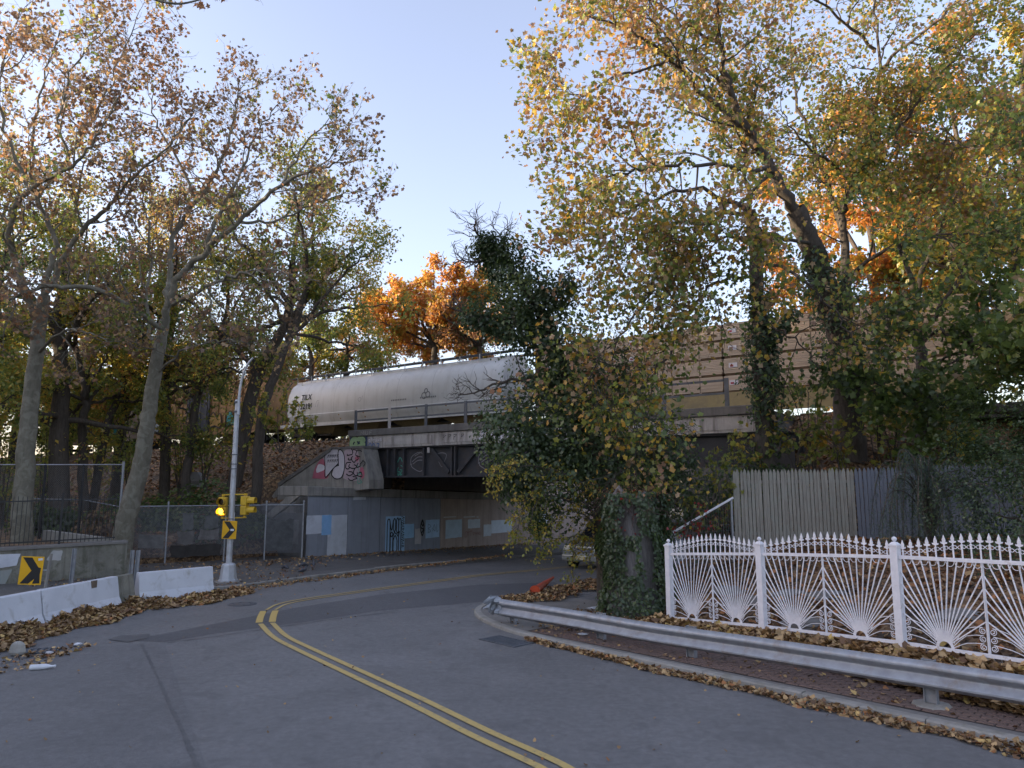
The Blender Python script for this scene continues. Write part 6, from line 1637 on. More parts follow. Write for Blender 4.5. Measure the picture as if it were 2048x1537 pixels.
# ---- left wood on the embankment
WOODC = {
 'mix': ((DGREEN, .5), (GREEN, 2.0), (LGREEN, 2.0), (YGREEN, 1.7), (YELLOW, 1.2), (TAN, .6), (RUST, .4)),
 'gold': ((GREEN, 1.3), (LGREEN, 1.9), (YGREEN, 1.9), (YELLOW, 1.3), (GOLD, .7), (ORANGE, .25), (RUST, .2)),
 'green': ((DGREEN, 2.2), (GREEN, 3), (LGREEN, 1), (YGREEN, .4), (TAN, .3)),
 'rusty': ((GREEN, .9), (BROWN, .9), (TAN, 1.2), (RUST, 1.3), (GOLD, .8), (ORANGE, .5)),
 'orange': ((GREEN, .35), (YGREEN, .5), (GOLD, 1.5), (YELLOW, 1.1), (ORANGE, 2.4), (RUST, .9)),
}
def wood_tree(seed, trunk, r0, spread, height, pal, label, size=0.18, n1=1.0, per=11500, nl=8, group='trees on the left embankment', ground=hill_left, tpl='simple', bm='bark_dark', ld=(2.3, 1.15, 0.55), n23=(5, 4), low=0.35, lowest=-0.12):
    sk = Skel(seed); b = trunk[0]
    gz = float(ground(np.array([b[0]]), np.array([b[1]]))[0]) if ground else b[2]
    pts = [(b[0], b[1], gz - 0.25)] + [q for q in trunk[1:] if q[2] > gz + 0.5]
    tp = np.array(pts[-1]); 
    main = sk.limb(pts, r0, r0 * 0.55, 9, 6, 0.03)
    tops = [sk.limb([tp, tp + np.array([sk.r.uniform(-.4, .4), sk.r.uniform(-.4, .4), height * 0.35]), tp + np.array([sk.r.uniform(-.8, .8), sk.r.uniform(-.8, .8), height * 0.8])], r0 * 0.5, 0.03, 7, 5, 0.05)]
    for k in range(nl):
        a = 2 * math.pi * (k + sk.r.uniform(0, .7)) / nl
        i = int(len(main[0]) * sk.r.uniform(low, 1.0)); i = min(i, len(main[0]) - 1); p = main[0][i]
        d = np.array([math.cos(a), math.sin(a), 0]) * spread * sk.r.uniform(.75, 1.15); h_ = height * sk.r.uniform(lowest, .65)
        tops.append(sk.limb([p, p + d * 0.4 + np.array([0, 0, h_ * 0.5]), p + d * 0.75 + np.array([0, 0, h_ * 0.85]), p + d + np.array([0, 0, h_])], r0 * 0.38, 0.02, 6, 5, 0.06))
    l1, l2, l3 = ramify(sk, tops, n1, ld[0], n23[0], ld[1], n23[1], ld[2], 0.03, 0.24, 0.15, (0.05, 0.02, 0.008), 1.0, b[1] < 30)
    P = sk.leafpts(l3, per, 0.22, 0.1)
    f = Field(seed, 3.0)
    C = pick(WOODC[pal], len(P), sk.r, f(P) * 0.7)
    return finish(sk, 'maple_tree', (b[0], b[1], gz), label, 'tree', group, M[bm], [('crown', P, size, tpl, C, 0.35, 0.7)])
wood_tree(31, [(-21.01, 34.0, 2.97), (-21.37, 34.0, 5.66), (-21.5, 34.0, 8.53), (-22.03, 34.0, 10.98)], 0.48, 4.8, 10.5, 'gold', 'thick dark trunked maple on the bank right of the left plane tree')
wood_tree(32, [(-20.46, 35.0, 3.32), (-20.88, 35.0, 5.73), (-20.92, 35.0, 7.45), (-21.93, 35.5, 10.04)], 0.24, 3.6, 9.5, 'gold', 'slim upright dark maple with gold leaves, second trunk on the bank')
wood_tree(33, [(-21.06, 36.5, 4.59), (-20.55, 36.5, 6.11), (-20.09, 37.0, 8.23), (-19.67, 37.0, 10.34)], 0.22, 3.8, 9.5, 'gold', 'slim maple leaning right from beside the second trunk on the bank')
wood_tree(34, [(-21.83, 40.0, 4.74), (-21.65, 40.0, 6.4), (-21.03, 40.0, 8.94), (-20.55, 40.0, 12.09)], 0.30, 4.2, 10, 'gold', 'gold leaved maple left of the leaning plane trunk')
wood_tree(36, [(-18.12, 38.0, 4.78), (-18.31, 38.0, 6.76), (-18.51, 38.0, 8.64), (-18.31, 38.0, 11.64)], 0.28, 4.2, 9.5, 'rusty', 'straight dark maple in front of the box car door')
wood_tree(37, [(-16.37, 36.5, 4.34), (-16.22, 36.5, 6.36), (-15.85, 36.5, 8.16), (-15.08, 36.5, 10.51)], 0.24, 3.8, 9, 'mix', 'dark maple leaning right in front of the box car')
wood_tree(39, [(-11.95, 34.0, 4.13), (-11.88, 34.0, 5.89), (-11.43, 34.0, 8.05), (-10.47, 34.0, 10.73), (-9.88, 34.0, 12.72)], 0.26, 4.4, 6.5, 'mix', 'slender dark maple right of the signal pole leaning towards the hopper car', per=11500)
wood_tree(40, [(-13.84, 36.0, 5.31), (-12.98, 36.0, 8.09), (-11.95, 36.0, 10.4), (-11.27, 36.0, 12.5)], 0.36, 4.6, 8.0, 'gold', 'stout leaning maple crossing behind the curved pole arm', per=11500)
wood_tree(41, [(-25.37, 34.0, 3.31), (-25.53, 34.0, 7.08), (-25.19, 34.0, 10.73)], 0.36, 5.0, 11, 'gold', 'maple at the far left edge beyond the plane trunk')
wood_tree(42, [(-24.15, 30.0, 2.46), (-24.63, 30.0, 6.6), (-25.21, 30.0, 9.82)], 0.36, 5.0, 12, 'mix', 'maple just outside the left edge of the view')
for k, (x, Y, pal) in enumerate(((30, 58, 'gold'), (140, 62, 'gold'), (260, 66, 'orange'), (420, 64, 'gold'), (520, 68, 'rusty'), (-50, 56, 'mix'), (330, 70, 'gold'))):
    wood_tree(50 + k, [((-7.77, 10.0, 10.32)[0] * 0 + (x - 1024) / 1440.0 * Y, Y, 5), ((x - 1024) / 1440.0 * Y, Y, 7.5), ((x - 1024) / 1440.0 * Y + .5, Y, 10)], 0.35, 5.5, 8.5, pal, ['gold', 'yellow', 'orange', 'amber', 'rust brown', 'green', 'bronze'][k] + ' maple beyond the tracks behind the ' + ['plane trunk', 'second trunk', 'leaning plane tree', 'straight maple', 'signal pole', 'left edge', 'box car'][k], 0.36, 0.7, 11000, 8, 'trees beyond the tracks', n23=(5, 4), ld=(2.6, 1.3, 0.7))
wood_tree(56, [(-6.57, 60.0, 11.9), (-6.6, 60.0, 13.61), (-6.53, 60.0, 14.9)], 0.35, 5.6, 8.3, 'orange', 'glowing orange maple behind the hopper car', 0.34, 1.1, 24000, 11, 'trees beyond the tracks', low=0.6, lowest=0.0)
wood_tree(57, [(-2.61, 58.0, 11.61), (-2.62, 58.0, 13.26), (-2.71, 58.0, 14.51)], 0.3, 4.2, 5.0, 'rusty', 'rusty green maple between the orange maple and the ivy tree', 0.30, 0.9, 10000, 8, 'trees beyond the tracks', low=0.6, lowest=0.0)
wood_tree(58, [(-14.52, 62.0, 11.76), (-14.49, 62.0, 13.52), (-14.41, 62.0, 14.86)], 0.26, 3.6, 3.6, 'gold', 'thin pale maple behind the left end of the hopper car', 0.28, 0.7, 4500, 6, 'trees beyond the tracks')
wood_tree(59, [(-17.0, 60.0, 11.48), (-16.98, 60.0, 12.97), (-17.12, 60.0, 14.47)], 0.26, 3.6, 4.0, 'mix', 'small green maple above the hopper car end', 0.28, 0.7, 6000, 6, 'trees beyond the tracks')
wood_tree(60, [(-11.99, 66.0, 12.33), (-12.17, 66.0, 13.97), (-12.3, 66.0, 15.38)], 0.24, 3.6, 3.6, 'rusty', 'brown half bare tree left of the orange maple', 0.28, 0.7, 3500, 6, 'trees beyond the tracks')

# unseen wood added to block the low sun: one foliage mass beyond the left edge
sk = Skel(70); PP = []; TT = []
for k in range(160):
    q = Vector((-44 - 8.5 * (k % 4) + sk.r.uniform(-2.5, 2.5), -48 + 3.2 * (k // 4) + sk.r.uniform(-1.5, 1.5), 0))
    if q.y > 5 and abs(q.x / q.y) < 0.90: continue
    g0 = max(float(hill_left(np.array([q.x]), np.array([q.y]))[0]), -1.0) if q.y > 20 else 0.0
    h_ = sk.r.uniform(14.5, 18) + (1.5 if q.y < 10 else 0)
    if 29 < q.y < 37: h_ = sk.r.uniform(9.5, 11)              # added trees kept lower here to let the low sun reach the bank
    sk.limb([(q.x, q.y, g0 - 0.5), (q.x + .2, q.y, g0 + h_ * .5), (q.x, q.y + .3, g0 + h_ * .8)], 0.4, 0.1, 6, 3)
    n_ = 620
    d = sk.r.normal(0, 1, (n_, 3)); d /= np.linalg.norm(d, axis=1)[:, None]; d *= sk.r.uniform(0.2, 1, (n_, 1)) ** 0.4
    PP.append(np.array([q.x, q.y, g0 + h_ * .52]) + d * np.array([4.4, 4.4, h_ * .50]))
PP = np.vstack(PP)
fw = link('sun_blocking_wood', sk.mesh('sun_blocking_wood', M['bark_dark'])); tag(fw, 'dense wood added beyond the left edge of the view to block the low sun', None, kind='stuff')
leaves('foliage', PP, 1.15, 'simple', pick(WOODC['mix'], len(PP), sk.r), M['leaf'], fw, sk.r, 0.2, 0.5, 'stuff')

# ---- right: big maples behind the pickets
RM = ((ORANGE, .4), (RUST, 1.2), (PINKTAN, .9), (TAN, 1.7), (GOLD, .8), (YELLOW, .5), (YGREEN, 1.3), (LGREEN, 1.9), (GREEN, 2.4), (DGREEN, .6))
def big_maple(seed, base, trunk, r0, r1, limbs, label, n1=1.15, per=3.4, size=0.128, shade=None, ld=(2.9, 1.5, 0.75), n23=(6, 4), ground=hill_right, pal=RM, ivy=None):
    sk = Skel(seed)
    gz = float(ground(np.array([base[0]]), np.array([base[1]]))[0])
    sk.limb([(base[0], base[1], gz - 0.3)] + [q for q in trunk if q[2] > gz + .4], r0, r1, 12, 7, 0.03)
    Ls = [sk.limb(pts, ra * .8, rb * .8, 8, 6, 0.05) for pts, ra, rb in limbs]
    l1, l2, l3 = ramify(sk, Ls, n1, ld[0], n23[0], ld[1], n23[1], ld[2], -0.01, 0.22, 0.25, (0.045, 0.017, 0.006))
    P = sk.leafpts(l3, per, 0.20, 0.1)
    f = Field(seed, 3.2)
    bias = f(P) * 0.45 + (shade(P) if shade else 0)
    C = pick(pal, len(P), sk.r, np.clip(bias, -1, 1))
    return finish(sk, 'maple_tree', (base[0], base[1], gz), label, 'tree', 'maples behind the picket fence', M['bark_dark'], [('crown', P, size, 'maple6', C, 0.35, 0.9)]), sk
def sh_main(P): # rustier towards the left and the top, greener low on the right
    return np.clip((P[:, 0] - 6.0) * 0.07 - (P[:, 2] - 11) * 0.05, -0.55, 0.5)
M1, sk1 = big_maple(81, (10.73, 23.0, 3.68), [(10.79, 23.0, 4.96), (10.74, 22.8, 6.38), (10.51, 22.5, 7.46), (9.91, 22.0, 8.96), (9.2, 21.4, 10.39), (8.63, 21.0, 11.36)], 0.50, 0.30, [
    ([(8.63, 21.0, 11.36), (7.82, 20.5, 12.34), (7.02, 20.0, 13.28), (6.39, 19.6, 14.31), (6.07, 19.4, 15.76), (5.94, 19.2, 17.53)], 0.23, 0.05),
    ([(7.02, 20.0, 13.28), (5.65, 19.2, 13.93), (4.38, 18.5, 14.72), (3.2, 18.0, 15.28), (1.68, 17.6, 15.59)], 0.11, 0.02),
    ([(7.82, 20.5, 12.34), (5.92, 19.4, 12.06), (4.26, 18.4, 11.6), (2.81, 17.8, 11.04), (1.74, 17.5, 10.63)], 0.09, 0.015),
    ([(6.39, 19.6, 14.31), (5.2, 20.0, 16.15), (3.97, 20.4, 18.26)], 0.09, 0.02),
    ([(10.63, 22.5, 7.95), (10.9, 22.8, 10.02), (11.12, 23.0, 11.98), (11.68, 23.2, 13.48), (12.51, 23.5, 15.26), (13.1, 23.8, 17.69), (13.23, 24.0, 20.56)], 0.22, 0.04),
    ([(11.68, 23.2, 13.48), (12.97, 22.6, 14.97), (14.07, 22.0, 16.4), (15.25, 21.6, 17.73)], 0.10, 0.02),
    ([(11.07, 23.0, 11.29), (10.81, 23.6, 13.66), (10.25, 24.0, 16.28), (10.21, 24.4, 19.25)], 0.13, 0.03),
    ([(9.98, 22.0, 8.8), (10.61, 20.6, 9.65), (11.43, 19.4, 9.84), (12.45, 18.6, 9.7)], 0.10, 0.02),
    ([(6.07, 19.4, 15.76), (4.54, 19.0, 16.43), (2.79, 18.6, 17.54)], 0.06, 0.02),
    ([(9.2, 21.4, 10.39), (7.38, 19.8, 10.13), (5.59, 18.6, 9.56), (4.17, 17.8, 8.75)], 0.08, 0.015),
    ([(4.38, 18.5, 14.72), (2.87, 17.8, 13.84), (1.91, 17.6, 13.16), (1.12, 17.5, 13.31)], 0.05, 0.012),
    ([(7.82, 20.5, 12.34), (6.02, 19.0, 10.56), (4.88, 18.4, 10.05), (3.59, 18.0, 9.62), (2.49, 17.6, 8.95)], 0.07, 0.012),
    ([(13.09, 24.0, 18.59), (11.08, 23.0, 19.45), (8.99, 22.0, 19.83)], 0.08, 0.02),
    ([(13.1, 23.8, 17.69), (13.71, 22.0, 18.01), (14.51, 20.6, 18.41)], 0.08, 0.02),
    ([(11.68, 23.2, 13.48), (9.47, 21.6, 13.59), (8.11, 20.4, 14.29)], 0.07, 0.015),
    ([(12.97, 22.6, 14.97), (13.22, 20.5, 13.21), (13.64, 19.0, 12.32)], 0.06, 0.015),
    ], 'big leaning dark maple filling the right of the sky', 1.5, 31000, shade=sh_main)
M2, sk2 = big_maple(82, (7.51, 21.5, 3.64), [(7.55, 21.5, 4.38), (7.56, 21.4, 5.87), (7.47, 21.2, 7.36), (7.37, 21.0, 8.85), (7.3, 20.8, 10.34), (7.12, 20.6, 11.2)], 0.30, 0.17, [
    ([(7.12, 20.6, 11.2), (5.63, 19.6, 10.51), (4.55, 18.8, 9.35), (3.72, 18.2, 8.07), (2.61, 17.8, 7.18)], 0.09, 0.015),
    ([(7.2, 20.7, 10.61), (7.11, 20.8, 12.72), (7.41, 21.0, 14.62), (8.2, 21.2, 16.43)], 0.12, 0.025),
    ([(7.38, 21.0, 9.16), (5.9, 19.8, 8.81), (4.82, 19.0, 7.73), (4.27, 18.5, 6.8), (2.99, 18.0, 5.93)], 0.07, 0.012),
    ([(7.33, 20.9, 9.75), (8.09, 19.6, 8.75), (8.67, 18.6, 7.36), (8.93, 18.2, 6.22)], 0.07, 0.012),
    ([(7.44, 21.1, 7.95), (8.01, 20.0, 7.11), (8.32, 19.2, 6.12)], 0.05, 0.012),
    ([(7.12, 20.6, 11.04), (5.49, 20.0, 11.57), (4.04, 19.4, 11.02), (2.84, 19.0, 10.28), (1.98, 18.8, 9.63)], 0.09, 0.012),
    ([(3.72, 18.2, 8.07), (2.85, 17.8, 6.92), (2.06, 17.6, 5.99), (1.54, 17.5, 4.98)], 0.04, 0.01),
    ([(4.82, 19.0, 7.73), (3.93, 18.2, 6.22), (2.94, 17.8, 5.14), (2.39, 17.6, 4.13)], 0.05, 0.01),
    ], 'ivy wrapped upright maple in front of the lumber stacks', 1.3, 8500, shade=sh_main)
M3, sk3 = big_maple(83, (13.36, 23.5, 3.22), [(13.43, 23.5, 4.51), (13.52, 23.5, 6.15), (13.56, 23.5, 7.66), (13.45, 23.4, 9.17)], 0.22, 0.14, [
    ([(13.45, 23.4, 9.17), (12.89, 23.0, 11.11), (12.77, 22.8, 13.12), (12.98, 22.6, 15.15)], 0.12, 0.02),
    ([(13.56, 23.5, 7.66), (14.03, 22.4, 9.24), (14.88, 21.6, 10.3), (15.79, 21.0, 11.2)], 0.10, 0.02),
    ([(13.54, 23.5, 6.49), (13.92, 22.0, 7.21), (14.51, 20.8, 7.28)], 0.07, 0.015),
    ([(13.45, 23.4, 9.17), (14.63, 23.6, 11.86), (16.33, 23.8, 14.12), (18.05, 24.0, 15.9)], 0.11, 0.02),
    ], 'straight dark maple behind the slate blue pickets with green leaves', 1.4, 19000, shade=lambda P: np.clip(0.30 - 0.11 * (P[:, 2] - 8.5), -0.9, 0.35))
def far_right(seed, x, Y, hgt, pal, label, r0=0.4, spread=6.0, n1=0.7):
    q = ((x - 1024) / 1440.0 * Y, Y, 5.0)
    return wood_tree(seed, [q, (q[0], Y, 11), (q[0] + .4, Y, 15)], r0, spread, hgt, pal, label, 0.30, n1, 17000, 10, 'maples behind the picket fence', ground=hill_right, tpl='simple', ld=(2.6, 1.3, 0.6), n23=(5, 4))
far_right(84, 1930, 34, 15, 'orange', 'tall golden orange maple glowing in the top right corner')
far_right(85, 2100, 32, 14, 'gold', 'yellow maple half outside the right edge')
far_right(86, 1760, 40, 14, 'orange', 'orange maple behind the leaning maple crown')
wood_tree(87, [(13.76, 19.0, 2.66), (13.96, 19.0, 5.28), (13.9, 19.0, 6.63)], 0.3, 3.6, 3.5, 'green', 'dark green tree leaning in from the right edge', 0.17, 1.2, 12000, 7, 'maples behind the picket fence', ground=hill_right, tpl='maple6')

# ---- ivy
def ivy_cloud(paths, density, seed, size=0.085, flatten=1.0, reject=None):
    r_ = np.random.default_rng(seed); P = []; O = []
    for pts, rad in paths:
        Q = smooth_path(pts, 8); L = np.linalg.norm(np.diff(Q, axis=0), axis=1).sum()
        R_ = np.interp(np.linspace(0, 1, len(Q)), np.linspace(0, 1, len(rad)), rad) if not np.isscalar(rad) else np.full(len(Q), rad)
        n_ = int(density * L * R_.mean() * 6.3)
        t = r_.uniform(0, 1, n_) * (len(Q) - 1); i = np.minimum(t.astype(int), len(Q) - 2); f = (t - i)[:, None]
        c = Q[i] * (1 - f) + Q[i + 1] * f
        d = r_.normal(0, 1, (n_, 3)); d /= np.linalg.norm(d, axis=1)[:, None]
        fld = Field(seed + 3, 1.3); lump = np.clip(1 + 0.62 * fld(c + d * 0.6), 0.25, 1.9)
        rr = R_[i] * lump * (0.55 + 0.5 * r_.uniform(0, 1, n_) ** 0.6)
        p = c + d * rr[:, None]
        p[:, 2] -= r_.exponential(0.06, n_)
        P.append(p); O.append(d)
    P = np.vstack(P); O = np.vstack(O)
    if reject is not None:
        k = ~reject(P); P = P[k]; O = O[k]
    return P, O, r_
IVYP = ((IVY, 2), (DGREEN, 2.2), (IVYL, 2.6), (GREEN, 1.2), (LGREEN, .25))
def ivy_obj(name, paths, density, seed, parent, size=0.085, pal=IVYP, reject=None):
    P, O, r_ = ivy_cloud(paths, density, seed, size, reject=reject)
    return leaves(name, P, size, 'ivy', pick(pal, len(P), r_, Field(seed, 1.5)(P) * 0.5), M['leaf'], parent, r_, 0.35, 1.2, outward=O)
ivy_obj('ivy', [([(7.53, 21.5, 4.08), (7.56, 21.4, 5.87), (7.47, 21.2, 7.36), (7.37, 21.0, 8.85)], [0.62, 0.6, 0.5, 0.3]), ([(7.57, 21.3, 6.77), (7.98, 21.0, 7.62), (8.38, 20.8, 8.18)], 0.22)], 260, 91, M2, 0.11)
ivy_obj('ivy', [([(10.61, 22.7, 6.37), (10.56, 22.5, 7.46), (9.91, 22.0, 8.96), (9.19, 21.4, 10.23)], [0.8, 0.8, 0.65, 0.35])], 220, 92, M1, 0.11)

# ivy-smothered leaning tree left of the stump
sk = Skel(95)
base = (2.59, 20.0, 1.23)
main = sk.limb([(base[0], base[1], 0.0), (2.48, 20.0, 2.64), (2.16, 20.0, 4.01), (1.68, 19.9, 5.39), (1.23, 19.8, 6.79), (0.78, 19.7, 7.84), (0.15, 19.6, 8.75), (-0.34, 19.5, 9.37), (-0.78, 19.4, 9.84)], 0.30, 0.06, 9, 6, 0.03)
br_ = [sk.limb(q, ra, rb, 6, 5, 0.03) for q, ra, rb in (
    ([(1.23, 19.8, 6.79), (0.43, 19.4, 7.34), (-0.32, 19.0, 7.46), (-1.06, 18.8, 7.52), (-1.78, 18.6, 7.77)], 0.10, 0.015),
    ([(-0.34, 19.5, 9.37), (-1.03, 19.3, 9.23), (-1.63, 19.1, 9.1)], 0.05, 0.012),
    ([(-0.55, 19.4, 9.6), (-0.89, 19.3, 9.95), (-1.17, 19.2, 10.21)], 0.04, 0.012),
    ([(-0.34, 19.5, 9.37), (-0.27, 19.6, 9.91), (-0.56, 19.7, 10.39)], 0.04, 0.01),
    ([(1.47, 19.8, 5.94), (0.49, 19.2, 5.85), (-0.32, 18.9, 5.74), (-0.97, 18.7, 5.44), (-1.42, 18.6, 5.37)], 0.06, 0.012),
    ([(1.95, 19.9, 4.55), (0.75, 19.2, 4.63), (-0.18, 18.8, 4.47), (-0.83, 18.6, 4.13)], 0.07, 0.015),
    ([(1.89, 19.9, 4.83), (2.88, 19.9, 5.81), (3.44, 19.9, 6.24)], 0.08, 0.02),
    ([(2.35, 20.0, 3.18), (3.47, 19.6, 3.99), (4.52, 19.4, 4.11)], 0.08, 0.02),
    ([(0.78, 19.7, 7.84), (1.36, 19.8, 8.51), (1.8, 19.9, 8.91)], 0.05, 0.015))]
tw = []
for i, n_ in ((0, 12), (1, 11), (2, 9), (3, 9), (4, 12)):
    a = sk.sprout(br_[i], n_, 1.0, 0.25, 0.8, 0.06, 0.28, 5, 0.024, 0.010, 6); tw += sum([sk.sprout(q, 6, 0.5, 0.15, 0.75, 0.05, 0.3, 4, 0.012, 0.007, 4) for q in a], [])
it = thing('ivy_tree', base, 'dead leaning tree smothered in dark ivy at the right of the bridge', 'tree')
link('trunk', sk.mesh('trunk', M['bark_dark']), it)
ivy_obj('ivy', [(main[0][::4][2:], [1.2, 1.3, 1.2, 1.1, 0.9, 0.6, 0.25]), (br_[0][0][:-3:4], [0.95, 0.8, 0.6, 0.4]), (br_[4][0][:9:3], [0.7, 0.65, 0.45]), (br_[5][0][::4], [1.0, 0.9, 0.6]), (br_[6][0][::3], [0.8, 0.85, 0.6]), (br_[7][0][::3], [1.05, 1.0, 0.8]), (br_[8][0][::3], [0.5, 0.55, 0.4]),
    ([(2.37, 19.6, 3.18), (1.27, 19.2, 3.57), (0.47, 18.9, 3.5), (0.21, 18.8, 2.92)], [1.1, 1.05, 0.85, 0.5]), ([(3.6, 19.6, 3.58), (4.22, 19.4, 3.18), (4.68, 19.2, 2.52)], [0.8, 0.75, 0.5]), ([(0.88, 19.3, 3.18), (0.67, 19.2, 2.4), (0.73, 19.1, 1.88)], [0.5, 0.35, 0.2])], 290, 96, it, 0.10)

# stump
st = thing('tree_stump', (2.88, 17.25, 0.06), 'tall broken tree stump clothed in ivy beside the white fence', 'stump')
rings = []
for k, z in enumerate(np.linspace(0.0, 2.78, 15)):
    r_ = []
    for j in range(28):
        a = 2 * math.pi * j / 28
        rad = (0.60 - 0.06 * z / 2.8 + 0.16 * math.exp(-z * 2.2)) * (1 + 0.07 * math.sin(3 * a + 0.6 * z) + 0.05 * math.sin(7 * a + 1.3) + 0.03 * math.sin(13 * a + z))
        zz = z + (0.25 * math.sin(5 * a) * rng.uniform(0, 1) if k == 14 else 0)
        r_.append(Vector((2.90 + rad * math.cos(a) - 0.03 * z, 17.3 + rad * math.sin(a), 0.05 + zz)))
    rings.append(r_)
mb = MB(); mb.sweep(None, rings, closed=True); mb.build('trunk', M['stump_wood'], st, smooth=True)
def bare(P):   # weathered wood left open towards the road
    a = np.arctan2(P[:, 1] - 17.3, P[:, 0] - 2.9)
    w = np.abs(a + 1.38) < 0.17 + 0.06 * np.sin(P[:, 2] * 5); w2 = np.abs(a + 1.85) < 0.20 + 0.05 * np.sin(P[:, 2] * 7)
    return (w & (P[:, 2] > 0.75) & (P[:, 2] < 1.95)) | (w2 & (P[:, 2] > 1.9) & (P[:, 2] < 2.6)) | ((np.abs(a + 1.9) < 0.16) & (P[:, 2] > 1.0) & (P[:, 2] < 1.6))
pr = np.random.default_rng(97); n_ = 10500
a = pr.uniform(-math.pi, math.pi, n_); z = 2.75 * pr.uniform(0, 1, n_) ** 0.85
lump = Field(5, 0.9); pp0 = np.stack([np.cos(a), np.sin(a), z], -1)
rr = 0.70 + 0.12 * np.exp(-z * 1.6) + 0.10 * lump(pp0) + pr.normal(0, 0.045, n_) + 0.05
P = np.stack([2.9 + rr * np.cos(a), 17.3 + rr * np.sin(a), 0.1 + z], -1); O = np.stack([np.cos(a), np.sin(a), 0 * a], -1)
k = ~bare(P); P, O = P[k], O[k]
leaves('ivy', P, 0.085, 'ivy', pick(((IVY, 2), (DGREEN, 2), (IVYL, 3), (GREEN, .8)), len(P), pr, Field(8, 1.0)(P) * .5), M['leaf'], st, pr, 0.3, 1.4, outward=O)
sk = Skel(98)      # dead vine tangle on top
for k in range(90):
    a = sk.r.uniform(0, 6.28); p = np.array([2.9 + 0.5 * math.cos(a), 17.3 + 0.5 * math.sin(a), sk.r.uniform(2.5, 2.85)])
    Q = sk.walk(p, np.array([math.cos(a), math.sin(a), sk.r.uniform(-.2, .8)]), sk.r.uniform(.5, 1.1), 8, 0.35, -0.16); sk.tube(Q, np.linspace(.009, .004, len(Q)), 4)
link('dead_vines', sk.mesh('dead_vines', flat('dead_vine', (0.085, 0.055, 0.048), 0.9)), st)
pr = np.random.default_rng(99); P = np.array([2.9, 17.2, 2.85]) + pr.normal(0, 1, (260, 3)) * np.array([.5, .4, .12])
leaves('dead_leaves', P, 0.07, 'ivy', pick(((RUST, 2), (TAN, 1), (BROWN, 1.5)), len(P), pr), M['leaf'], st, pr, .4, .6)
P = np.array([2.62, 16.68, 2.3]) + pr.normal(0, 1, (36, 3)) * np.array([.35, .10, .28])
leaves('creeper', P, 0.085, 'ivy', pick(((RED, 3), ((.18, .03, .03), 1)), len(P), pr), M['leaf'], st, pr, .2, 1.0)

# hanging yellow shrub in front of the car, and other understorey
def shrub(seed, base, stems, label, pal, size, per, name='shrub', tpl='simple', n1=4.0, L1=0.55, n2=4, L2=0.28, up=-0.06, bm='bark_twig', cat='shrub', r0=0.022, group=None, down=1.2, rnd=0.04):
    sk = Skel(seed); Ls = [sk.limb(q, r0, 0.006, 5, 6, 0.02) for q in stems]
    tw = []
    for lb in Ls:
        Ln = np.linalg.norm(np.diff(lb[0], axis=0), axis=1).sum()
        a = sk.sprout(lb, max(3, int(n1 * Ln)), L1, 0.2, 0.8, up, 0.22, 4, 0.010, 0.004, 5); tw += a
        if n2: tw += sum([sk.sprout(q, n2, L2, 0.2, 0.8, up, 0.2, 3, 0.005, 0.003, 4) for q in a], [])
    P = sk.leafpts(tw, per, rnd, 0.1)
    t = thing(name, base, label, cat, group)
    link('stems', sk.mesh('stems', M[bm]), t)
    leaves('foliage', P, size, tpl, pick(pal, len(P), sk.r, Field(seed, 1.4)(P) * .5), M['leaf'], t, sk.r, 0.25, down)
    return t
YS = ((LGREEN, 1.2), (YGREEN, 3), (YELLOW, 2.2), (GOLD, .6))
shrub(101, (2.49, 19.2, 1.24), [[(2.49, 19.2, 1.24), (2.01, 18.8, 2.41), (1.09, 18.4, 3.04), (0.45, 18.2, 2.86), (0.2, 18.1, 2.19), (0.05, 18.1, 1.58)], [(2.49, 19.2, 1.24), (2.24, 18.6, 2.67), (1.31, 18.0, 3.29), (0.44, 17.6, 3.52), (-0.29, 17.4, 3.4), (-0.47, 17.4, 3.04)],
    [(2.49, 19.2, 1.24), (2.11, 18.6, 2.04), (1.45, 18.3, 2.42), (0.94, 18.1, 2.06), (0.68, 18.0, 1.35)], [(2.49, 19.2, 1.24), (2.23, 18.6, 1.79), (1.82, 18.3, 1.93), (1.55, 18.1, 1.46), (1.47, 18.0, 0.87)], [(2.49, 19.2, 1.24), (2.08, 18.4, 1.68), (1.31, 18.2, 1.75), (0.87, 18.1, 1.52)], [(2.01, 18.8, 2.41), (0.82, 18.2, 2.8), (0.45, 18.1, 2.19), (0.44, 18.0, 1.59)], [(2.49, 19.2, 1.24), (2.27, 18.4, 2.05), (2.06, 18.2, 1.69), (1.91, 18.1, 1.1)]],
    'shrub with hanging yellow green leaves in front of the car', YS, 0.095, 3.2, n1=6.0)
shrub(102, (3.55, 18.8, 2.28), [[(3.41, 18.8, 1.9), (3.45, 18.2, 2.8), (3.87, 17.8, 3.04), (4.4, 17.5, 2.86), (4.72, 17.4, 2.57)], [(3.41, 18.8, 1.9), (2.95, 18.2, 2.92), (2.28, 17.8, 3.22), (1.65, 17.6, 3.1)], [(3.41, 18.8, 1.9), (3.78, 18.0, 2.68), (3.93, 17.6, 2.56), (3.96, 17.5, 2.21)]], 'sparse yellow leaved shrub over the top of the stump', ((YELLOW, 3), (YGREEN, 1.5), (GOLD, 1)), 0.12, 1.6, n1=3.0, n2=2)
shrub(103, (5.5, 19.4, 1.87), [[(5.62, 19.4, 1.48), (5.48, 19.2, 2.65), (5.32, 19.0, 3.3), (5.02, 18.8, 3.69)], [(5.62, 19.4, 1.48), (5.74, 19.2, 2.65), (5.59, 19.0, 3.56)], [(5.62, 19.4, 1.48), (4.89, 19.0, 2.4), (4.72, 18.8, 2.79)]], 'bright green young maple left of the weathered pickets', ((LGREEN, 2), (YGREEN, 3), (YELLOW, .8)), 0.11, 2.6, tpl='maple', n1=4)
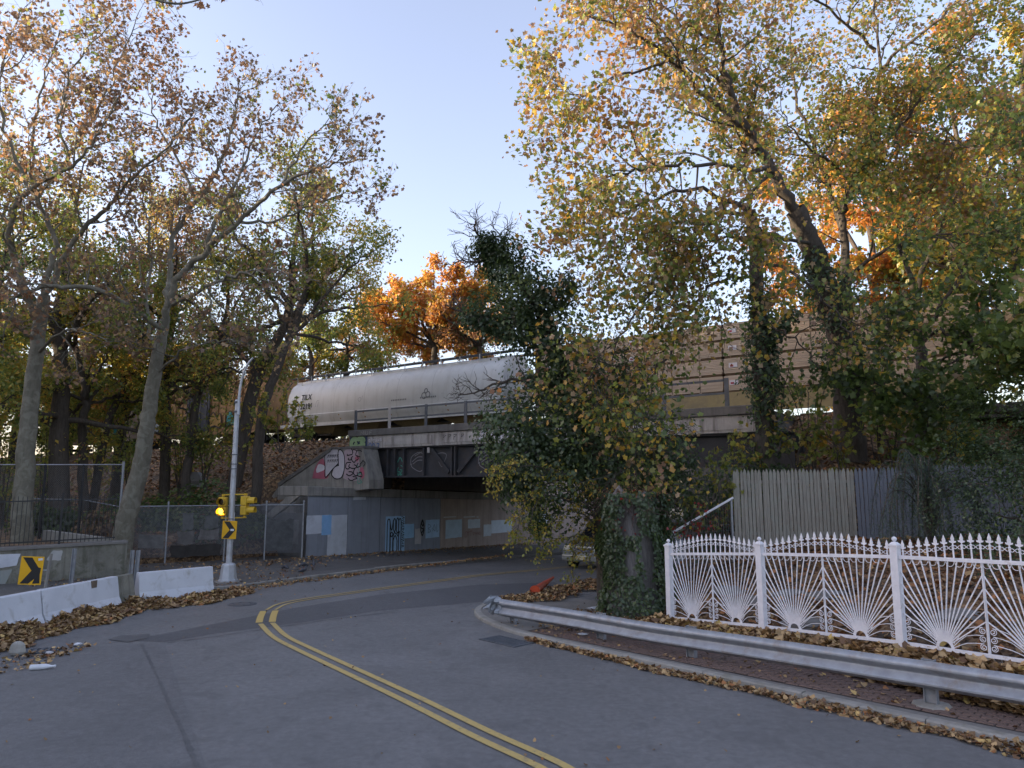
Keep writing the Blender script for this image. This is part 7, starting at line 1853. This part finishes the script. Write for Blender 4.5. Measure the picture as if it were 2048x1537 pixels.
shrub(104, (4.23, 18.0, 1.59), [[(4.17, 18.0, 1.47), (4.25, 17.9, 1.95), (4.51, 17.8, 2.08), (4.78, 17.7, 1.94)], [(3.99, 18.0, 1.47), (3.91, 17.9, 1.84), (3.81, 17.8, 2.02)], [(4.23, 18.0, 1.47), (4.44, 18.0, 2.31), (4.64, 18.0, 2.55)]], 'red creeper leaves above the left end of the white fence', ((RED, 3), ((.22, .05, .03), 1), (YGREEN, .4)), 0.075, 3.0, n1=5, n2=1, tpl='ivy')
UND = ((YELLOW, 2), (YGREEN, 2.2), (LGREEN, 1.2), (GOLD, .8))
for k, (x, y, Y, w, h, lb) in enumerate(((1500, 940, 21, 70, 90, 'yellow sapling over the weathered pickets'), (1590, 940, 21.5, 70, 70, 'yellow green sapling above the middle of the pickets'), (1680, 940, 21, 60, 110, 'gold leaved sapling where the two picket fences meet'), (1780, 930, 21.5, 90, 130, 'yellow maple sapling above the slate blue pickets'), (1900, 920, 21, 90, 150, 'pale yellow sapling above the right end of the pickets'), (1620, 850, 22, 90, 160, 'green sapling under the leaning maple'), (1750, 800, 22, 100, 160, 'leafy green sapling between the two maple trunks'))):
    b = ((x - 1024) / 1440.0 * Y, Y); gz = float(hill_right(np.array([b[0]]), np.array([b[1]]))[0])
    zt_ = 3 + (974 - (y - h)) / 1440.0 * Y
    r_ = np.random.default_rng(200 + k); stems = []
    for q in range(5):
        a = r_.uniform(0, 6.28); e = w / 1440.0 * Y * r_.uniform(.5, 1)
        stems.append([(b[0], b[1], gz - .1), (b[0] + .3 * e * math.cos(a), b[1] + .3 * e * math.sin(a), gz + (zt_ - gz) * .6), (b[0] + e * math.cos(a), b[1] + .6 * e * math.sin(a), gz + (zt_ - gz) * r_.uniform(.75, 1.0))])
    shrub(210 + k, (b[0], b[1], gz), stems, lb, UND if k < 5 else ((GREEN, 2), (LGREEN, 2.4), (YGREEN, 1)), 0.15, 1.8, 'sapling', 'maple6', 2.6, 0.7, 3, 0.35, 0.0, 'bark_dark', 'sapling', 0.02, 'saplings behind the picket fence')
# ivy bank under the maples, hanging over the girder
def mound(seed, c, rad, n_, label, pal, size, tpl='ivy', name='bush', group=None, up=0.4, ground=None, cat='bush'):
    r_ = np.random.default_rng(seed)
    d = r_.normal(0, 1, (n_, 3)); d /= np.linalg.norm(d, axis=1)[:, None]; d[:, 2] = np.abs(d[:, 2]) * 1.0 - 0.15
    lump = 1 + 0.30 * Field(seed, 1.1)(d * np.array(rad) * 1.0) + r_.normal(0, .06, n_)
    P = np.array(c) + d * np.array(rad) * (lump * (0.6 + 0.42 * r_.uniform(0, 1, n_) ** 0.5))[:, None]
    t = thing(name, c, label, cat, group)
    sk = Skel(seed + 1)
    for k in range(16):
        e = d[k * 7] * np.array(rad) * 0.8; sk.limb([c, np.array(c) + e * .5 + np.array([0, 0, .1]), np.array(c) + e], 0.03, 0.008, 4, 4, .02)
    link('stems', sk.mesh('stems', M['bark_dark']), t)
    leaves('foliage', P, size, tpl, pick(pal, len(P), r_, Field(seed, 1.2)(P) * .5), M['leaf'], t, r_, up, .9, outward=d * 0.8)
    return t
GB = ((DGREEN, 2.4), (GREEN, 2.4), (LGREEN, .7), (YGREEN, .2))
def gl(x, y): return float(hill_left(np.array([x]), np.array([y]))[0])
def gr_(x, y): return float(hill_right(np.array([x]), np.array([y]))[0])
for k, (x, y, Y, rad, lb, pal) in enumerate(((430, 990, 31.0, (1.9, 1.3, 2.3), 'dark green maple bush behind the signal pole', GB), (345, 1000, 31.5, (1.5, 1.2, 1.6), 'green bush left of the signal pole on the bank', GB), (495, 1000, 31.5, (1.0, 0.9, 1.5), 'small dark bush right of the signal pole', GB), (265, 985, 33, (1.3, 1.0, 1.6), 'green bush behind the leaning plane trunk', GB), (60, 980, 36, (2.6, 1.5, 2.4), 'leafy bush at the left edge of the bank', ((GREEN, 2), (LGREEN, 1.5), (YGREEN, 1))), (225, 1050, 29, (1.1, .7, .9), 'low brown weeds behind the tall fence', ((BROWN, 2), (TAN, 1), (GREEN, 1))), (130, 1040, 29.5, (1.6, .7, 1.2), 'dark green weeds behind the tall fence at the left', ((GREEN, 2), (DGREEN, 2), (BROWN, .8))))):
    X = (x - 1024) / 1440.0 * Y; mound(300 + k, (X, Y, gl(X, Y)), rad, 2200, lb, pal, 0.15, 'maple6', 'bush', 'bushes on the left bank')
SH = ((YGREEN, 2.6), (LGREEN, 1.5), (YELLOW, 1.4), (TAN, .4))
shrub(320, (-10.61, 33.0, 4.89), [[(-10.6, 33.0, 4.55), (-10.78, 33.0, 6.04), (-10.31, 32.8, 7.17)], [(-10.6, 33.0, 4.55), (-9.91, 32.8, 5.79), (-9.66, 32.6, 6.69)], [(-10.6, 33.0, 4.55), (-11.34, 33.0, 5.81), (-11.63, 33.0, 6.96)], [(-10.6, 33.0, 4.55), (-9.59, 32.6, 5.09), (-9.29, 32.4, 5.76)]], 'yellow green sapling in front of the hopper car end', SH, 0.17, 3.4, 'sapling', 'maple', 4, 0.9, 4, 0.5, 0, 'bark_dark', 'sapling', 0.03)
mound(330, tuple(B(-27.4, 27.4, 5.0)), (1.6, 0.9, 0.75), 1800, 'brown dry brush beside the parapet end', ((RUST, 2), (TAN, 1.6), (BROWN, 2)), 0.07, 'simple')
# dark evergreen thicket at the right edge and drooping blue green conifer
mound(340, (11.2, 15.2, gr_(11.2, 15.2) + 0.3), (2.4, 1.8, 2.6), 9000, 'dark evergreen thicket at the right edge above the white fence', ((IVY, 3), (DGREEN, 2), (IVYL, 2), (GREEN, .5)), 0.085, 'simple', 'evergreen_bush')
mound(341, (12.6, 16.6, gr_(12.6, 16.6) + 1.6), (2.2, 1.8, 3.4), 8000, 'tall holly rising behind the evergreen thicket', ((IVY, 2), (DGREEN, 3), (GREEN, 1.5)), 0.09, 'simple', 'evergreen_bush')
sk = Skel(345); b = Vector((9.35, 16.4, gr_(9.35, 16.4))); Pn = []
for k in range(34):
    a = sk.r.uniform(0, 6.28); e = sk.r.uniform(.3, 1.5); h_ = sk.r.uniform(1.1, 2.1)
    if math.sin(a) > 0.4: e *= 0.6
    Q = smooth_path([(b.x, b.y, b.z), (b.x + .3 * e * math.cos(a), b.y + .3 * e * math.sin(a), b.z + h_ * .85), (b.x + .75 * e * math.cos(a), b.y + .75 * e * math.sin(a), b.z + h_), (b.x + e * math.cos(a), b.y + e * math.sin(a), b.z + h_ * .55), (b.x + 1.1 * e * math.cos(a), b.y + 1.1 * e * math.sin(a), b.z + .15)], 7)
    sk.tube(Q, np.linspace(.02, .004, len(Q)), 4)
    n_ = 420; t = sk.r.uniform(.25, 1, n_) * (len(Q) - 1); i = np.minimum(t.astype(int), len(Q) - 2); f = (t - i)[:, None]
    q = Q[i] * (1 - f) + Q[i + 1] * f + sk.r.normal(0, .03, (n_, 3)); q[:, 2] -= sk.r.exponential(.10, n_); Pn.append(q)
Pn = np.vstack(Pn)
wt_ = thing('weeping_conifer', b, 'drooping blue green conifer in front of the slate blue pickets', 'shrub')
link('stems', sk.mesh('stems', M['bark_dark']), wt_); leaves('foliage', Pn, 0.085, 'needle', pick(((BLUEG, 3), (IVYL, 2), ((.085, .11, .09), 1.5)), len(Pn), sk.r), M['leaf'], wt_, sk.r, .2, .8)
shrub(350, (10.6, 14.4, gr_(10.6, 14.4)), [[(10.6, 14.4, .8), (10.0, 13.9, 1.9), (9.2, 13.2, 2.15), (8.5, 12.4, 1.98)], [(10.6, 14.4, .8), (10.2, 13.8, 2.1), (9.4, 13.1, 2.5)], [(10.6, 14.4, .8), (9.6, 13.8, 1.5), (8.6, 13.1, 1.75), (8.0, 12.6, 1.7)]], 'thin leafy branches reaching over the spear points at the right', ((IVYL, 2), (DGREEN, 2), (GREEN, 1)), 0.07, 3.0, n1=5, L1=.5, bm='bark_twig')

# leafy understorey among the trunks on the left bank
for k, (x, Y, w, zt_, lb) in enumerate(((20, 33, 2.2, 8.6, 'yellow green sapling at the left edge of the bank'), (95, 36, 2.0, 8.2, 'gold green sapling behind the thick dark trunk'), (200, 38, 2.0, 9.2, 'yellow sapling between the slim trunks on the bank'), (265, 39, 2.0, 8.8, 'light green sapling left of the leaning plane trunk'), (365, 38, 2.0, 9.0, 'pale yellow sapling in front of the box car door'), (415, 37, 2.2, 8.8, 'leafy green sapling behind the signal pole'), (480, 36, 1.8, 8.6, 'gold sapling right of the signal pole'))):
    b = ((x - 1024) / 1440.0 * Y, Y); gz = gl(*b); r_ = np.random.default_rng(260 + k); stems = []
    for q in range(7):
        a = r_.uniform(0, 6.28); e = w * r_.uniform(.5, 1); top = gz + (zt_ - gz) * r_.uniform(.45, 1.0)
        stems.append([(b[0], b[1], gz - .1), (b[0] + .25 * e * math.cos(a), b[1] + .25 * e * math.sin(a), gz + (top - gz) * .55), (b[0] + e * math.cos(a), b[1] + .7 * e * math.sin(a), top)])
    shrub(270 + k, (b[0], b[1], gz), stems, lb, [UND, ((LGREEN, 2.4), (YGREEN, 2), (GREEN, 1.4))][k % 2], 0.20, 3.2, 'sapling', 'simple', 1.9, 1.1, 3, 0.6, 0.0, 'bark_dark', 'sapling', 0.03, 'saplings on the left bank', rnd=0.15)
ivb = thing('ivy_bank', (6.6, 20.6, 1.6), 'dark ivy hanging in front of the girder between the stump and the pickets', 'bush')
ivy_obj('foliage', [([(5.2, 20.3, 1.2), (5.8, 20.6, 2.6), (6.8, 20.8, 3.2), (7.8, 21.0, 3.3)], [0.9, 0.8, 0.7, 0.5]), ([(6.6, 20.6, 1.4), (7.6, 20.8, 2.4), (8.8, 21.2, 2.8)], [0.8, 0.7, 0.5])], 150, 98, ivb, 0.10)
sk = Skel(99)
for k in range(14):
    Q = sk.walk(np.array([5.2 + .25 * k, 20.6, 1.0]), np.array([sk.r.uniform(-.4, .6), 0, 1.0]), 2.2, 8, .2, .02); sk.tube(Q, np.linspace(.02, .006, len(Q)), 4)
link('stems', sk.mesh('stems', M['bark_dark']), ivb)

for k, (s_, p_, lb) in enumerate(((-12.5, 52, 'hedge seen through the underpass on the right'), (-18.5, 54, 'hedge closing the view through the underpass'))):
    q = B(s_, p_, -1.0); mound(360 + k, (q.x, q.y, -1.2), (4.2, 3.0, 5.0), 2600, lb, WOODC['gold'], 0.28, 'simple', 'hedge')

# brush along the far side of the tracks
for k, (s_, w_) in enumerate(((-62, 5), (-53, 5), (-44.5, 5), (-36, 5), (-29, 3.6), (-4, 4.0), (3.0, 4.6), (11, 5.5))):
    q = B(s_, 38.2, 0); zz = gl(q.x, q.y) if s_ < -20 else gr_(q.x, q.y)
    mound(380 + k, (q.x, q.y, zz), (w_, 1.2, 2.6 if s_ < -40 else (3.0 if s_ > -10 else 1.5)), 3200 if s_ > -10 else 1500, ['golden brush beyond the tracks at the far left', 'yellow brush beyond the pale box car', 'green gold brush beyond the rust brown box car', 'low brush beyond the left half of the hopper car', 'low brush beyond the parapet end', 'low brush beyond the lumber car, left clump', 'low brush beyond the lumber car, middle clump', 'low brush beyond the lumber car, right clump'][k], WOODC['gold' if k % 2 else 'mix'], 0.24, 'simple', 'bush', 'brush beyond the tracks')

# ------------------------------------------------------------------ fallen leaves
DRY = ((BROWN, 1.6), ((.24, .155, .085), 2.4), (TAN, 2.4), ((.42, .29, .15), 1.6), (RUST, .8), ((.48, .33, .13), .6))
def scatter(name, P, size, seed, label, tpl='scrap', pal=DRY, up=1.4):
    r_ = np.random.default_rng(seed)
    o = leaves(name, P, size, tpl, pick(pal, len(P), r_), M['dry_leaf'], None, r_, up, 0.0)
    return tag(o, label, None, kind='stuff')
def along(pts, n_, w0, w1, h0, seed, power=1.6, lump=0.5, side=1):
    """points in a drift beside a path, thickest against its inner edge"""
    r_ = np.random.default_rng(seed)
    Q = smooth_path([(p[0], p[1], 0) for p in pts], 20); T_ = np.gradient(Q, axis=0); T_ /= np.linalg.norm(T_, axis=1)[:, None]
    d = np.r_[0, np.cumsum(np.linalg.norm(np.diff(Q, axis=0), axis=1))]
    t = r_.uniform(0, d[-1], n_)
    q = np.stack([np.interp(t, d, Q[:, i]) for i in range(3)], -1); tt = np.stack([np.interp(t, d, T_[:, i]) for i in range(3)], -1)
    nn = np.stack([tt[:, 1], -tt[:, 0], 0 * t], -1) * side
    W = np.interp(t, np.linspace(0, d[-1], len(w0)), w0) * (1 + lump * np.sin(t * 2.3 + seed) * 0.4 + lump * 0.3 * np.sin(t * 5.1))
    e = r_.uniform(0, 1, n_) ** power
    P = q + nn * (e * W)[:, None]
    hh = np.interp(t, np.linspace(0, d[-1], len(h0)), h0) * (1 - e) ** 1.2 * (1 + 0.35 * np.sin(t * 3.1) + 0.2 * np.sin(t * 7.7))
    P[:, 2] = np.clip(hh, 0, None) * r_.uniform(0.2, 1, n_) + 0.02
    return P
bl_ = [(-10.1, 10.2), (-10.16, 13.3), (nodes[2][0] + .26, nodes[2][1]), (n3[0] + 0.24, n3[1] - 0.1), (n3[0] + 0.62, n3[1] + 0.30), (nodes[4][0] + 0.2, nodes[4][1] - 0.2), (-8.2, 21.75)]
P1 = along(bl_, 15000, [1.0, 0.9, 0.75, 0.7, 0.75, 0.85, 0.5], 0, [0.30, 0.26, 0.24, 0.22, 0.18, 0.14, 0.05], 401)
P1[:, 2] += road_z(P1[:, 0], P1[:, 1])
scatter('fallen_leaves', P1, 0.105, 402, 'thick drift of brown leaves along the foot of the barriers')
mb_ = along([(-9.0, 10.0), (-8.9, 12.5), (-8.7, 13.6), (-8.2, 14.4)], 450, [.9, .9, .8, .6], 0, [0.02] * 4, 403, 0.9)
scatter('fallen_leaves', mb_, 0.085, 404, 'thin scatter of leaf scraps on the asphalt at the left')
kr2 = [(7.6, 6.8), (5.86, 8.75), (4.5, 10.2), (2.9, 11.88), (1.5, 13.43), (0.28, 14.85)]
P2 = along(kr2, 3600, [0.30, 0.28, 0.22, 0.18, 0.14, 0.09], 0, [0.05, 0.05, 0.045, 0.04, 0.03, 0.02], 405, 1.5, side=-1)
scatter('fallen_leaves', P2, 0.072, 406, 'line of leaves in the gutter below the right kerb')
P2b = along([(-8.1, 21.75), (-6.25, 24.35), (-3.3, 28.2), (-0.4, 32.0)], 1500, [0.5, 0.45, 0.3, 0.2], 0, [0.03] * 4, 421, 1.4)
scatter('fallen_leaves', P2b, 0.08, 422, 'leaves in the gutter of the left kerb')
# leaf bank under the white fence and over the yard
r_ = np.random.default_rng(407)
t = r_.uniform(-11.6, -1, 13000); d = 11.74 + r_.normal(-0.48, 0.26, 13000)
d = np.clip(d, 10.9, 12.6)
x = 0.83 * d + 0.559 * t; y = 0.559 * d - 0.83 * t
z = np.maximum(hill_right(x, y), 0.08) + r_.uniform(0, 0.16, len(x)) * np.clip((11.85 - d) / 0.35, 0.25, 1)
scatter('fallen_leaves', np.stack([x, y, z], -1), 0.135, 408, 'bank of large tan maple leaves under the white fence', pal=((TAN, 3), ((.45, .31, .16), 3), ((.20, .125, .065), 2), (BROWN, 1), ((.42, .30, .10), .7)))
n_ = 15000; x = r_.uniform(3.2, 15, n_); y = r_.uniform(8, 19.2, n_); dd = x * 0.83 + y * 0.559
k = (dd > 11.9) & (x * .817 - y * .577 > -7.8); x, y = x[k], y[k]
z = hill_right(x, y) + r_.uniform(0, 0.06, len(x))
scatter('fallen_leaves', np.stack([x, y, z], -1), 0.12, 409, 'brown leaves covering the yard behind the white fence', pal=((BROWN, 2), (RUST, 2), ((.20, .11, .06), 2), (TAN, 1)))
n_ = 9000; x = r_.uniform(5, 20, n_); y = r_.uniform(19.4, 28, n_)
z = hill_right(x, y) + r_.uniform(0, 0.06, n_)
scatter('fallen_leaves', np.stack([x, y, z], -1), 0.13, 410, 'brown leaves on the slope behind the pickets', pal=((BROWN, 3), (RUST, 2), (TAN, 1)))
# pavement scatter
n_ = 1500; a = r_.uniform(-8.5, 5.5, n_); b = r_.uniform(-0.15, 1.75, n_) 
Q = np.stack([bd.x * (k0 + a) + bn.x * (n0 + b), bd.y * (k0 + a) + bn.y * (n0 + b), np.full(n_, 0.092)], -1)
keep_ = r_.uniform(0, 1, n_) < (0.25 + 0.55 * (b > 1.0) + 0.2 * np.sin(a * 2) ** 2)
scatter('fallen_leaves', Q[keep_], 0.08, 411, 'loose leaves on the brick pavement')
cl = along([(-0.6, 18.9), (0.2, 20.1), (1.3, 21.6), (2.6, 23.4), (3.6, 24.9)], 4200, [0.9, 1.0, 1.1, 1.0, .8], 0, [0.10, 0.10, 0.10, 0.10, 0.06], 412, 1.0, side=1)
cl[:, 2] += 0.045
scatter('fallen_leaves', cl, 0.085, 413, 'leaves heaped on the pavement corner round the cone')
n_ = 1800; x = r_.normal(2.2, .8, n_); y = r_.normal(16.4, .55, n_); x = np.clip(x, .6, 4.2)
scatter('fallen_leaves', np.stack([x, y, np.full(n_, .085) + r_.uniform(0, .05, n_)], -1), 0.085, 414, 'leaves round the foot of the stump')
# left bank and pavement
n_ = 20000; s = r_.uniform(-62, -25.2, n_); p = r_.uniform(15.6, 29, n_)
x = s * .817 + p * .577; y = -s * .577 + p * .817; z = hill_left(x, y)
k = z > 0.02; x, y, z = x[k], y[k], z[k] + r_.uniform(0, .08, k.sum())
scatter('fallen_leaves', np.stack([x, y, z], -1), 0.15, 415, 'brown leaves covering the left bank', pal=((BROWN, 2), (RUST, 2.4), (TAN, 2.4), ((.26, .165, .09), 2)))
n_ = 1700; s = -24.4 + r_.exponential(.5, n_); p = r_.uniform(14, 36, n_); x = s * .817 + p * .577; y = -s * .577 + p * .817
scatter('fallen_leaves', np.stack([x, y, road_z(x, y) + .115 + r_.uniform(0, .03, n_)], -1), 0.08, 416, 'leaves along the foot of the abutment')
n_ = 1300; x = r_.uniform(-14.5, -7, n_); y = r_.uniform(21.5, 29.5, n_); k = r_.uniform(0, 1, n_) < .8
scatter('fallen_leaves', np.stack([x, y, np.full(n_, .115)], -1), 0.075, 417, 'loose leaves on the left pavement')
n_ = 260; x = r_.uniform(-9, 5, n_); y = r_.uniform(8, 26, n_)
scatter('fallen_leaves', np.stack([x, y, np.full(n_, .012)], -1), 0.05, 418, 'odd leaf scraps blown across the road')

# ------------------------------------------------------------------ small things
# flattened traffic cone
c0 = Vector(((0.63, 20.33, 0.0)[0], (0.63, 20.33, 0.0)[1], 0.17)); c1 = Vector(((1.24, 22.19, 0.0)[0], (1.24, 22.19, 0.0)[1], 0.30))
cone = thing('traffic_cone', c0, 'orange traffic cone lying on its side in the leaves at the pavement corner', 'cone')
ax = (c1 - c0).normalized(); Lc = (c1 - c0).length
om = flat('cone_orange', (0.62, 0.085, 0.03), 0.55, dirt=(0.3, 0.06, 0.03))
mb = MB(); mb.lathe(c0, [(0.13, 0.0), (0.125, 0.02), (0.03, Lc), (0.02, Lc + 0.01)], 16, ax); mb.build('body', om, cone, auto=40)
mb = MB(); mb.lathe(c0 + ax * Lc * 0.45, [(0.088, 0.0), (0.068, Lc * 0.18)], 16, ax); mb.build('band', om, cone, auto=40)
mb = MB(); mb.lathe(c0, [(0.15, -0.015), (0.15, 0.004), (0.128, 0.006)], 12, ax); mb.build('base', om, cone)
# concrete lump by the drain
lx, ly, _ = (-8.87, 13.45, 0.0)
lump_ = MB(); rr = []
for z, r0 in ((0, .12), (.06, .15), (.13, .13), (.20, .11), (.24, .05)):
    rr.append([Vector((lx + r0 * (1 + .2 * math.sin(3 * a + z * 9) + .1 * math.sin(5 * a)) * math.cos(a), ly + r0 * .8 * (1 + .15 * math.cos(4 * a + z * 7)) * math.sin(a), .01 + z)) for a in np.linspace(0, 2 * math.pi, 7)[:-1]])
lump_.sweep(None, rr, closed=True)
tag(lump_.build('concrete_lump', M['kerb'], bevel=0.02), 'broken grey concrete lump in the leaves by the left drain', 'rubble')
def crumple(name, c, r, sq, m, label, cat, seed):
    r_ = np.random.default_rng(seed); mb = MB(); rings = []
    for z in np.linspace(0.02, 1, 6):
        rings.append([Vector((c[0] + r * math.sin(math.pi * (z * .92 + .04)) * math.cos(a) * sq[0] * r_.uniform(.6, 1.25), c[1] + r * math.sin(math.pi * (z * .92 + .04)) * math.sin(a) * sq[1] * r_.uniform(.6, 1.25), c[2] + z * r * sq[2])) for a in np.linspace(0, 2 * math.pi, 10)[:-1]])
    mb.sweep(None, rings, closed=True); return tag(mb.build(name, m), label, cat)
wpl = flat('white_plastic', (0.68, 0.70, 0.74), 0.35); 
g_ = (-8.24, 14.22, 0.0); crumple('crumpled_paper', (g_[0], g_[1], .005), .09, (1.2, .8, .7), wpl, 'crumpled white paper on the asphalt at the edge of the leaf drift', 'litter', 1)
g_ = (-8.27, 13.41, 0.0); crumple('crumpled_paper', (g_[0], g_[1], .03), .07, (1, 1, .9), flat('clear_cup', (.45, .45, .47), .3), 'small crushed cup beside the left drain', 'litter', 2)
g_ = (-9.5, 21.17, 0.0); crumple('plastic_bag', (g_[0] + .1, g_[1] + .05, .10), .16, (1.9, .5, .7), wpl, 'torn white plastic lying on the leaf drift near the last barrier', 'litter', 3)
g_ = (1.4, 14.85, 0.0); crumple('crumpled_paper', (g_[0], g_[1], .078), .09, (1.3, .8, .5), wpl, 'white paper scrap on the bricks behind the guardrail', 'litter', 4)
g_ = (2.08, 17.81, 0.0); crumple('plastic_bag', (g_[0], g_[1], .09), .14, (2.2, .6, .5), flat('grey_plastic', (.5, .53, .58), .4), 'grey plastic wrapper below the stump', 'litter', 5)
# bottles
def bottle(a, b, r, m, cap_m, label, name='bottle'):
    a, b = Vector(a), Vector(b); ax = (b - a).normalized(); L = (b - a).length
    t = thing(name, a, label, 'bottle')
    mb = MB(); mb.lathe(a, [(r * .7, 0), (r, .015), (r, L * .62), (r * .85, L * .72), (r * .4, L * .88), (r * .38, L)], 14, ax); mb.build('body', m, t, auto=40)
    mb = MB(); mb.lathe(b, [(r * .45, 0), (r * .45, .025)], 12, ax); mb.build('cap', cap_m, t)
g_ = (-7.94, 12.39, 0.0); bottle((g_[0], g_[1], .05), (g_[0] + .34, g_[1] + .10, .05), .045, wpl, wpl, 'white bottle lying on the asphalt by the leaf drift')
g_ = (3.53, 16.66, 0.0); bottle((g_[0] + .1, g_[1] + .1, .22), (g_[0] + .45, g_[1] - .12, .20), .05, flat('clear_plastic', (.42, .45, .5), .2), flat('blue_cap', (.06, .12, .35), .4), 'clear plastic bottle under the left end of the white fence')
g_ = (3.99, 16.37, 0.0); crumple('drink_can', (g_[0], g_[1], .20), .10, (1, .8, 1.1), flat('blue_wrapper', (.05, .10, .28), .4), 'crushed blue packet under the first white fence panel', 'litter', 6)
# pigeons on the pavement
def pigeon(x, y, z, yaw, label, peck):
    t = thing('pigeon', (x, y, z), label, 'pigeon', 'pigeons on the left pavement', rot=(0, 0, yaw))
    grey = flat('pigeon_grey', (.09, .095, .11), .7); dk = flat('pigeon_dark', (.035, .036, .045), .6); pk = flat('pigeon_leg', (.3, .1, .08), .6)
    hz, hx = (.10, .17) if peck else (.25, .11)
    sk = [((-.17, .075, .012), .012), ((-.10, .10, .0), .035), ((-.02, .125, 0), .062), ((.05, .14, 0), .060), ((.09, .165 if not peck else .14, 0), .04), ((hx - .01, (hz - .03), 0), .026), ((hx + .012, hz, 0), .028), ((hx + .04, hz - .004, 0), .008)]
    mb = MB(); mb.tube([(q[0][0], 0, q[0][1]) for q in sk], [q[1] for q in sk], 10); mb.build('body', grey, t, local=True, smooth=True)
    for q in (-1, 1):
        mb = MB(); mb.prism([Vector((.05, q * .052, .15)), Vector((-.02, q * .064, .165)), Vector((-.16, q * .03, .10)), Vector((-.08, q * .060, .10)), Vector((.03, q * .060, .105))], (0, q * .008, 0)); mb.build('wing', dk, t, local=True)
        mb = MB(); mb.tube([(0.01, q * .025, .08), (0.0, q * .025, .0)], .006, 5); mb.tube([(0.0, q * .025, .006), (.04, q * .03, .004)], .005, 4); mb.build('leg', pk, t, local=True)
    mb = MB(); mb.lathe((hx + .04, 0, hz - .006), [(.007, 0), (.003, .018), (.001, .026)], 6, (1, 0, -.25)); mb.build('beak', dk, t, local=True)
for k, (px, lb, pk_, yw) in enumerate((((-7.88, 25.7, 0.1), 'leftmost pigeon pecking on the pavement by the wall', True, 2.6), ((-6.99, 24.69, 0.1), 'pigeon nearest the left kerb', False, .6), ((-7.47, 26.47, 0.1), 'pigeon by the foot of the wall corner', True, 3.6), ((-7.16, 26.63, 0.1), 'rightmost pigeon by the foot of the wall', False, 1.9))):
    pigeon(px[0], px[1], .101, yw, lb, pk_)
# boulders lying in the yard and on the bank
def rock(c, r, seed, label, group=None, m='slab'):
    r_ = np.random.default_rng(seed); mb = MB(); rings = []
    k1, k2 = r_.uniform(0, 6, 2)
    for f in np.linspace(0.0, 1, 6):
        z = f; w = math.sqrt(max(.10, 1 - (f * .9) ** 3.0)) * r_.uniform(.9, 1.1)
        rings.append([Vector((c[0] + r[0] * w * math.cos(a) * (1 + .18 * math.sin(2 * a + k1) + .1 * math.sin(5 * a + k2 + f * 3)), c[1] + r[1] * w * math.sin(a) * (1 + .15 * math.sin(3 * a + k2)), c[2] - .05 + r[2] * z)) for a in np.linspace(0, 2 * math.pi, 9)[:-1]])
    mb.sweep(None, rings, closed=True); return tag(mb.build('rock', M[m]), label, 'rock', group)
for k, (px, py, lb) in enumerate(((1455, 1135, 'flat grey rock behind the first white fence panel'), (1575, 1130, 'long grey rock behind the second panel, upper left'), (1650, 1145, 'dark rock behind the second panel, upper right'), (1600, 1185, 'grey rock behind the second panel, low centre'), (1500, 1170, 'dark rock behind the second white post'), (1900, 1180, 'dark rock behind the third panel'))):
    d_ = 13.4 + .35 * (k % 3) - (py - 1130) * .02; tt = None
    ratio = (px - 1024) / 1440.0 * .99
    # where the sight line crosses the line at distance d_ behind the fence
    t_ = (ratio * d_ * .559 - d_ * .83) / (.559 + ratio * .83)
    x_, y_ = .83 * d_ + .559 * t_, .559 * d_ - .83 * t_
    rock((x_, y_, gr_(x_, y_)), (.46, .30, .15), 500 + k, lb, 'rocks in the yard')
q = Vector((-11.37, 34.5, 4.62)); rock((q.x, q.y, gl(q.x, q.y)), (.55, .4, .55), 520, 'dark boulder on the bank below the yellow green sapling', None, 'coping')
q = Vector((-17.06, 39.0, 4.83)); rock((q.x, q.y, gl(q.x, q.y)), (.7, .5, .8), 521, 'grey boulder on the bank below the box car', None, 'slab')
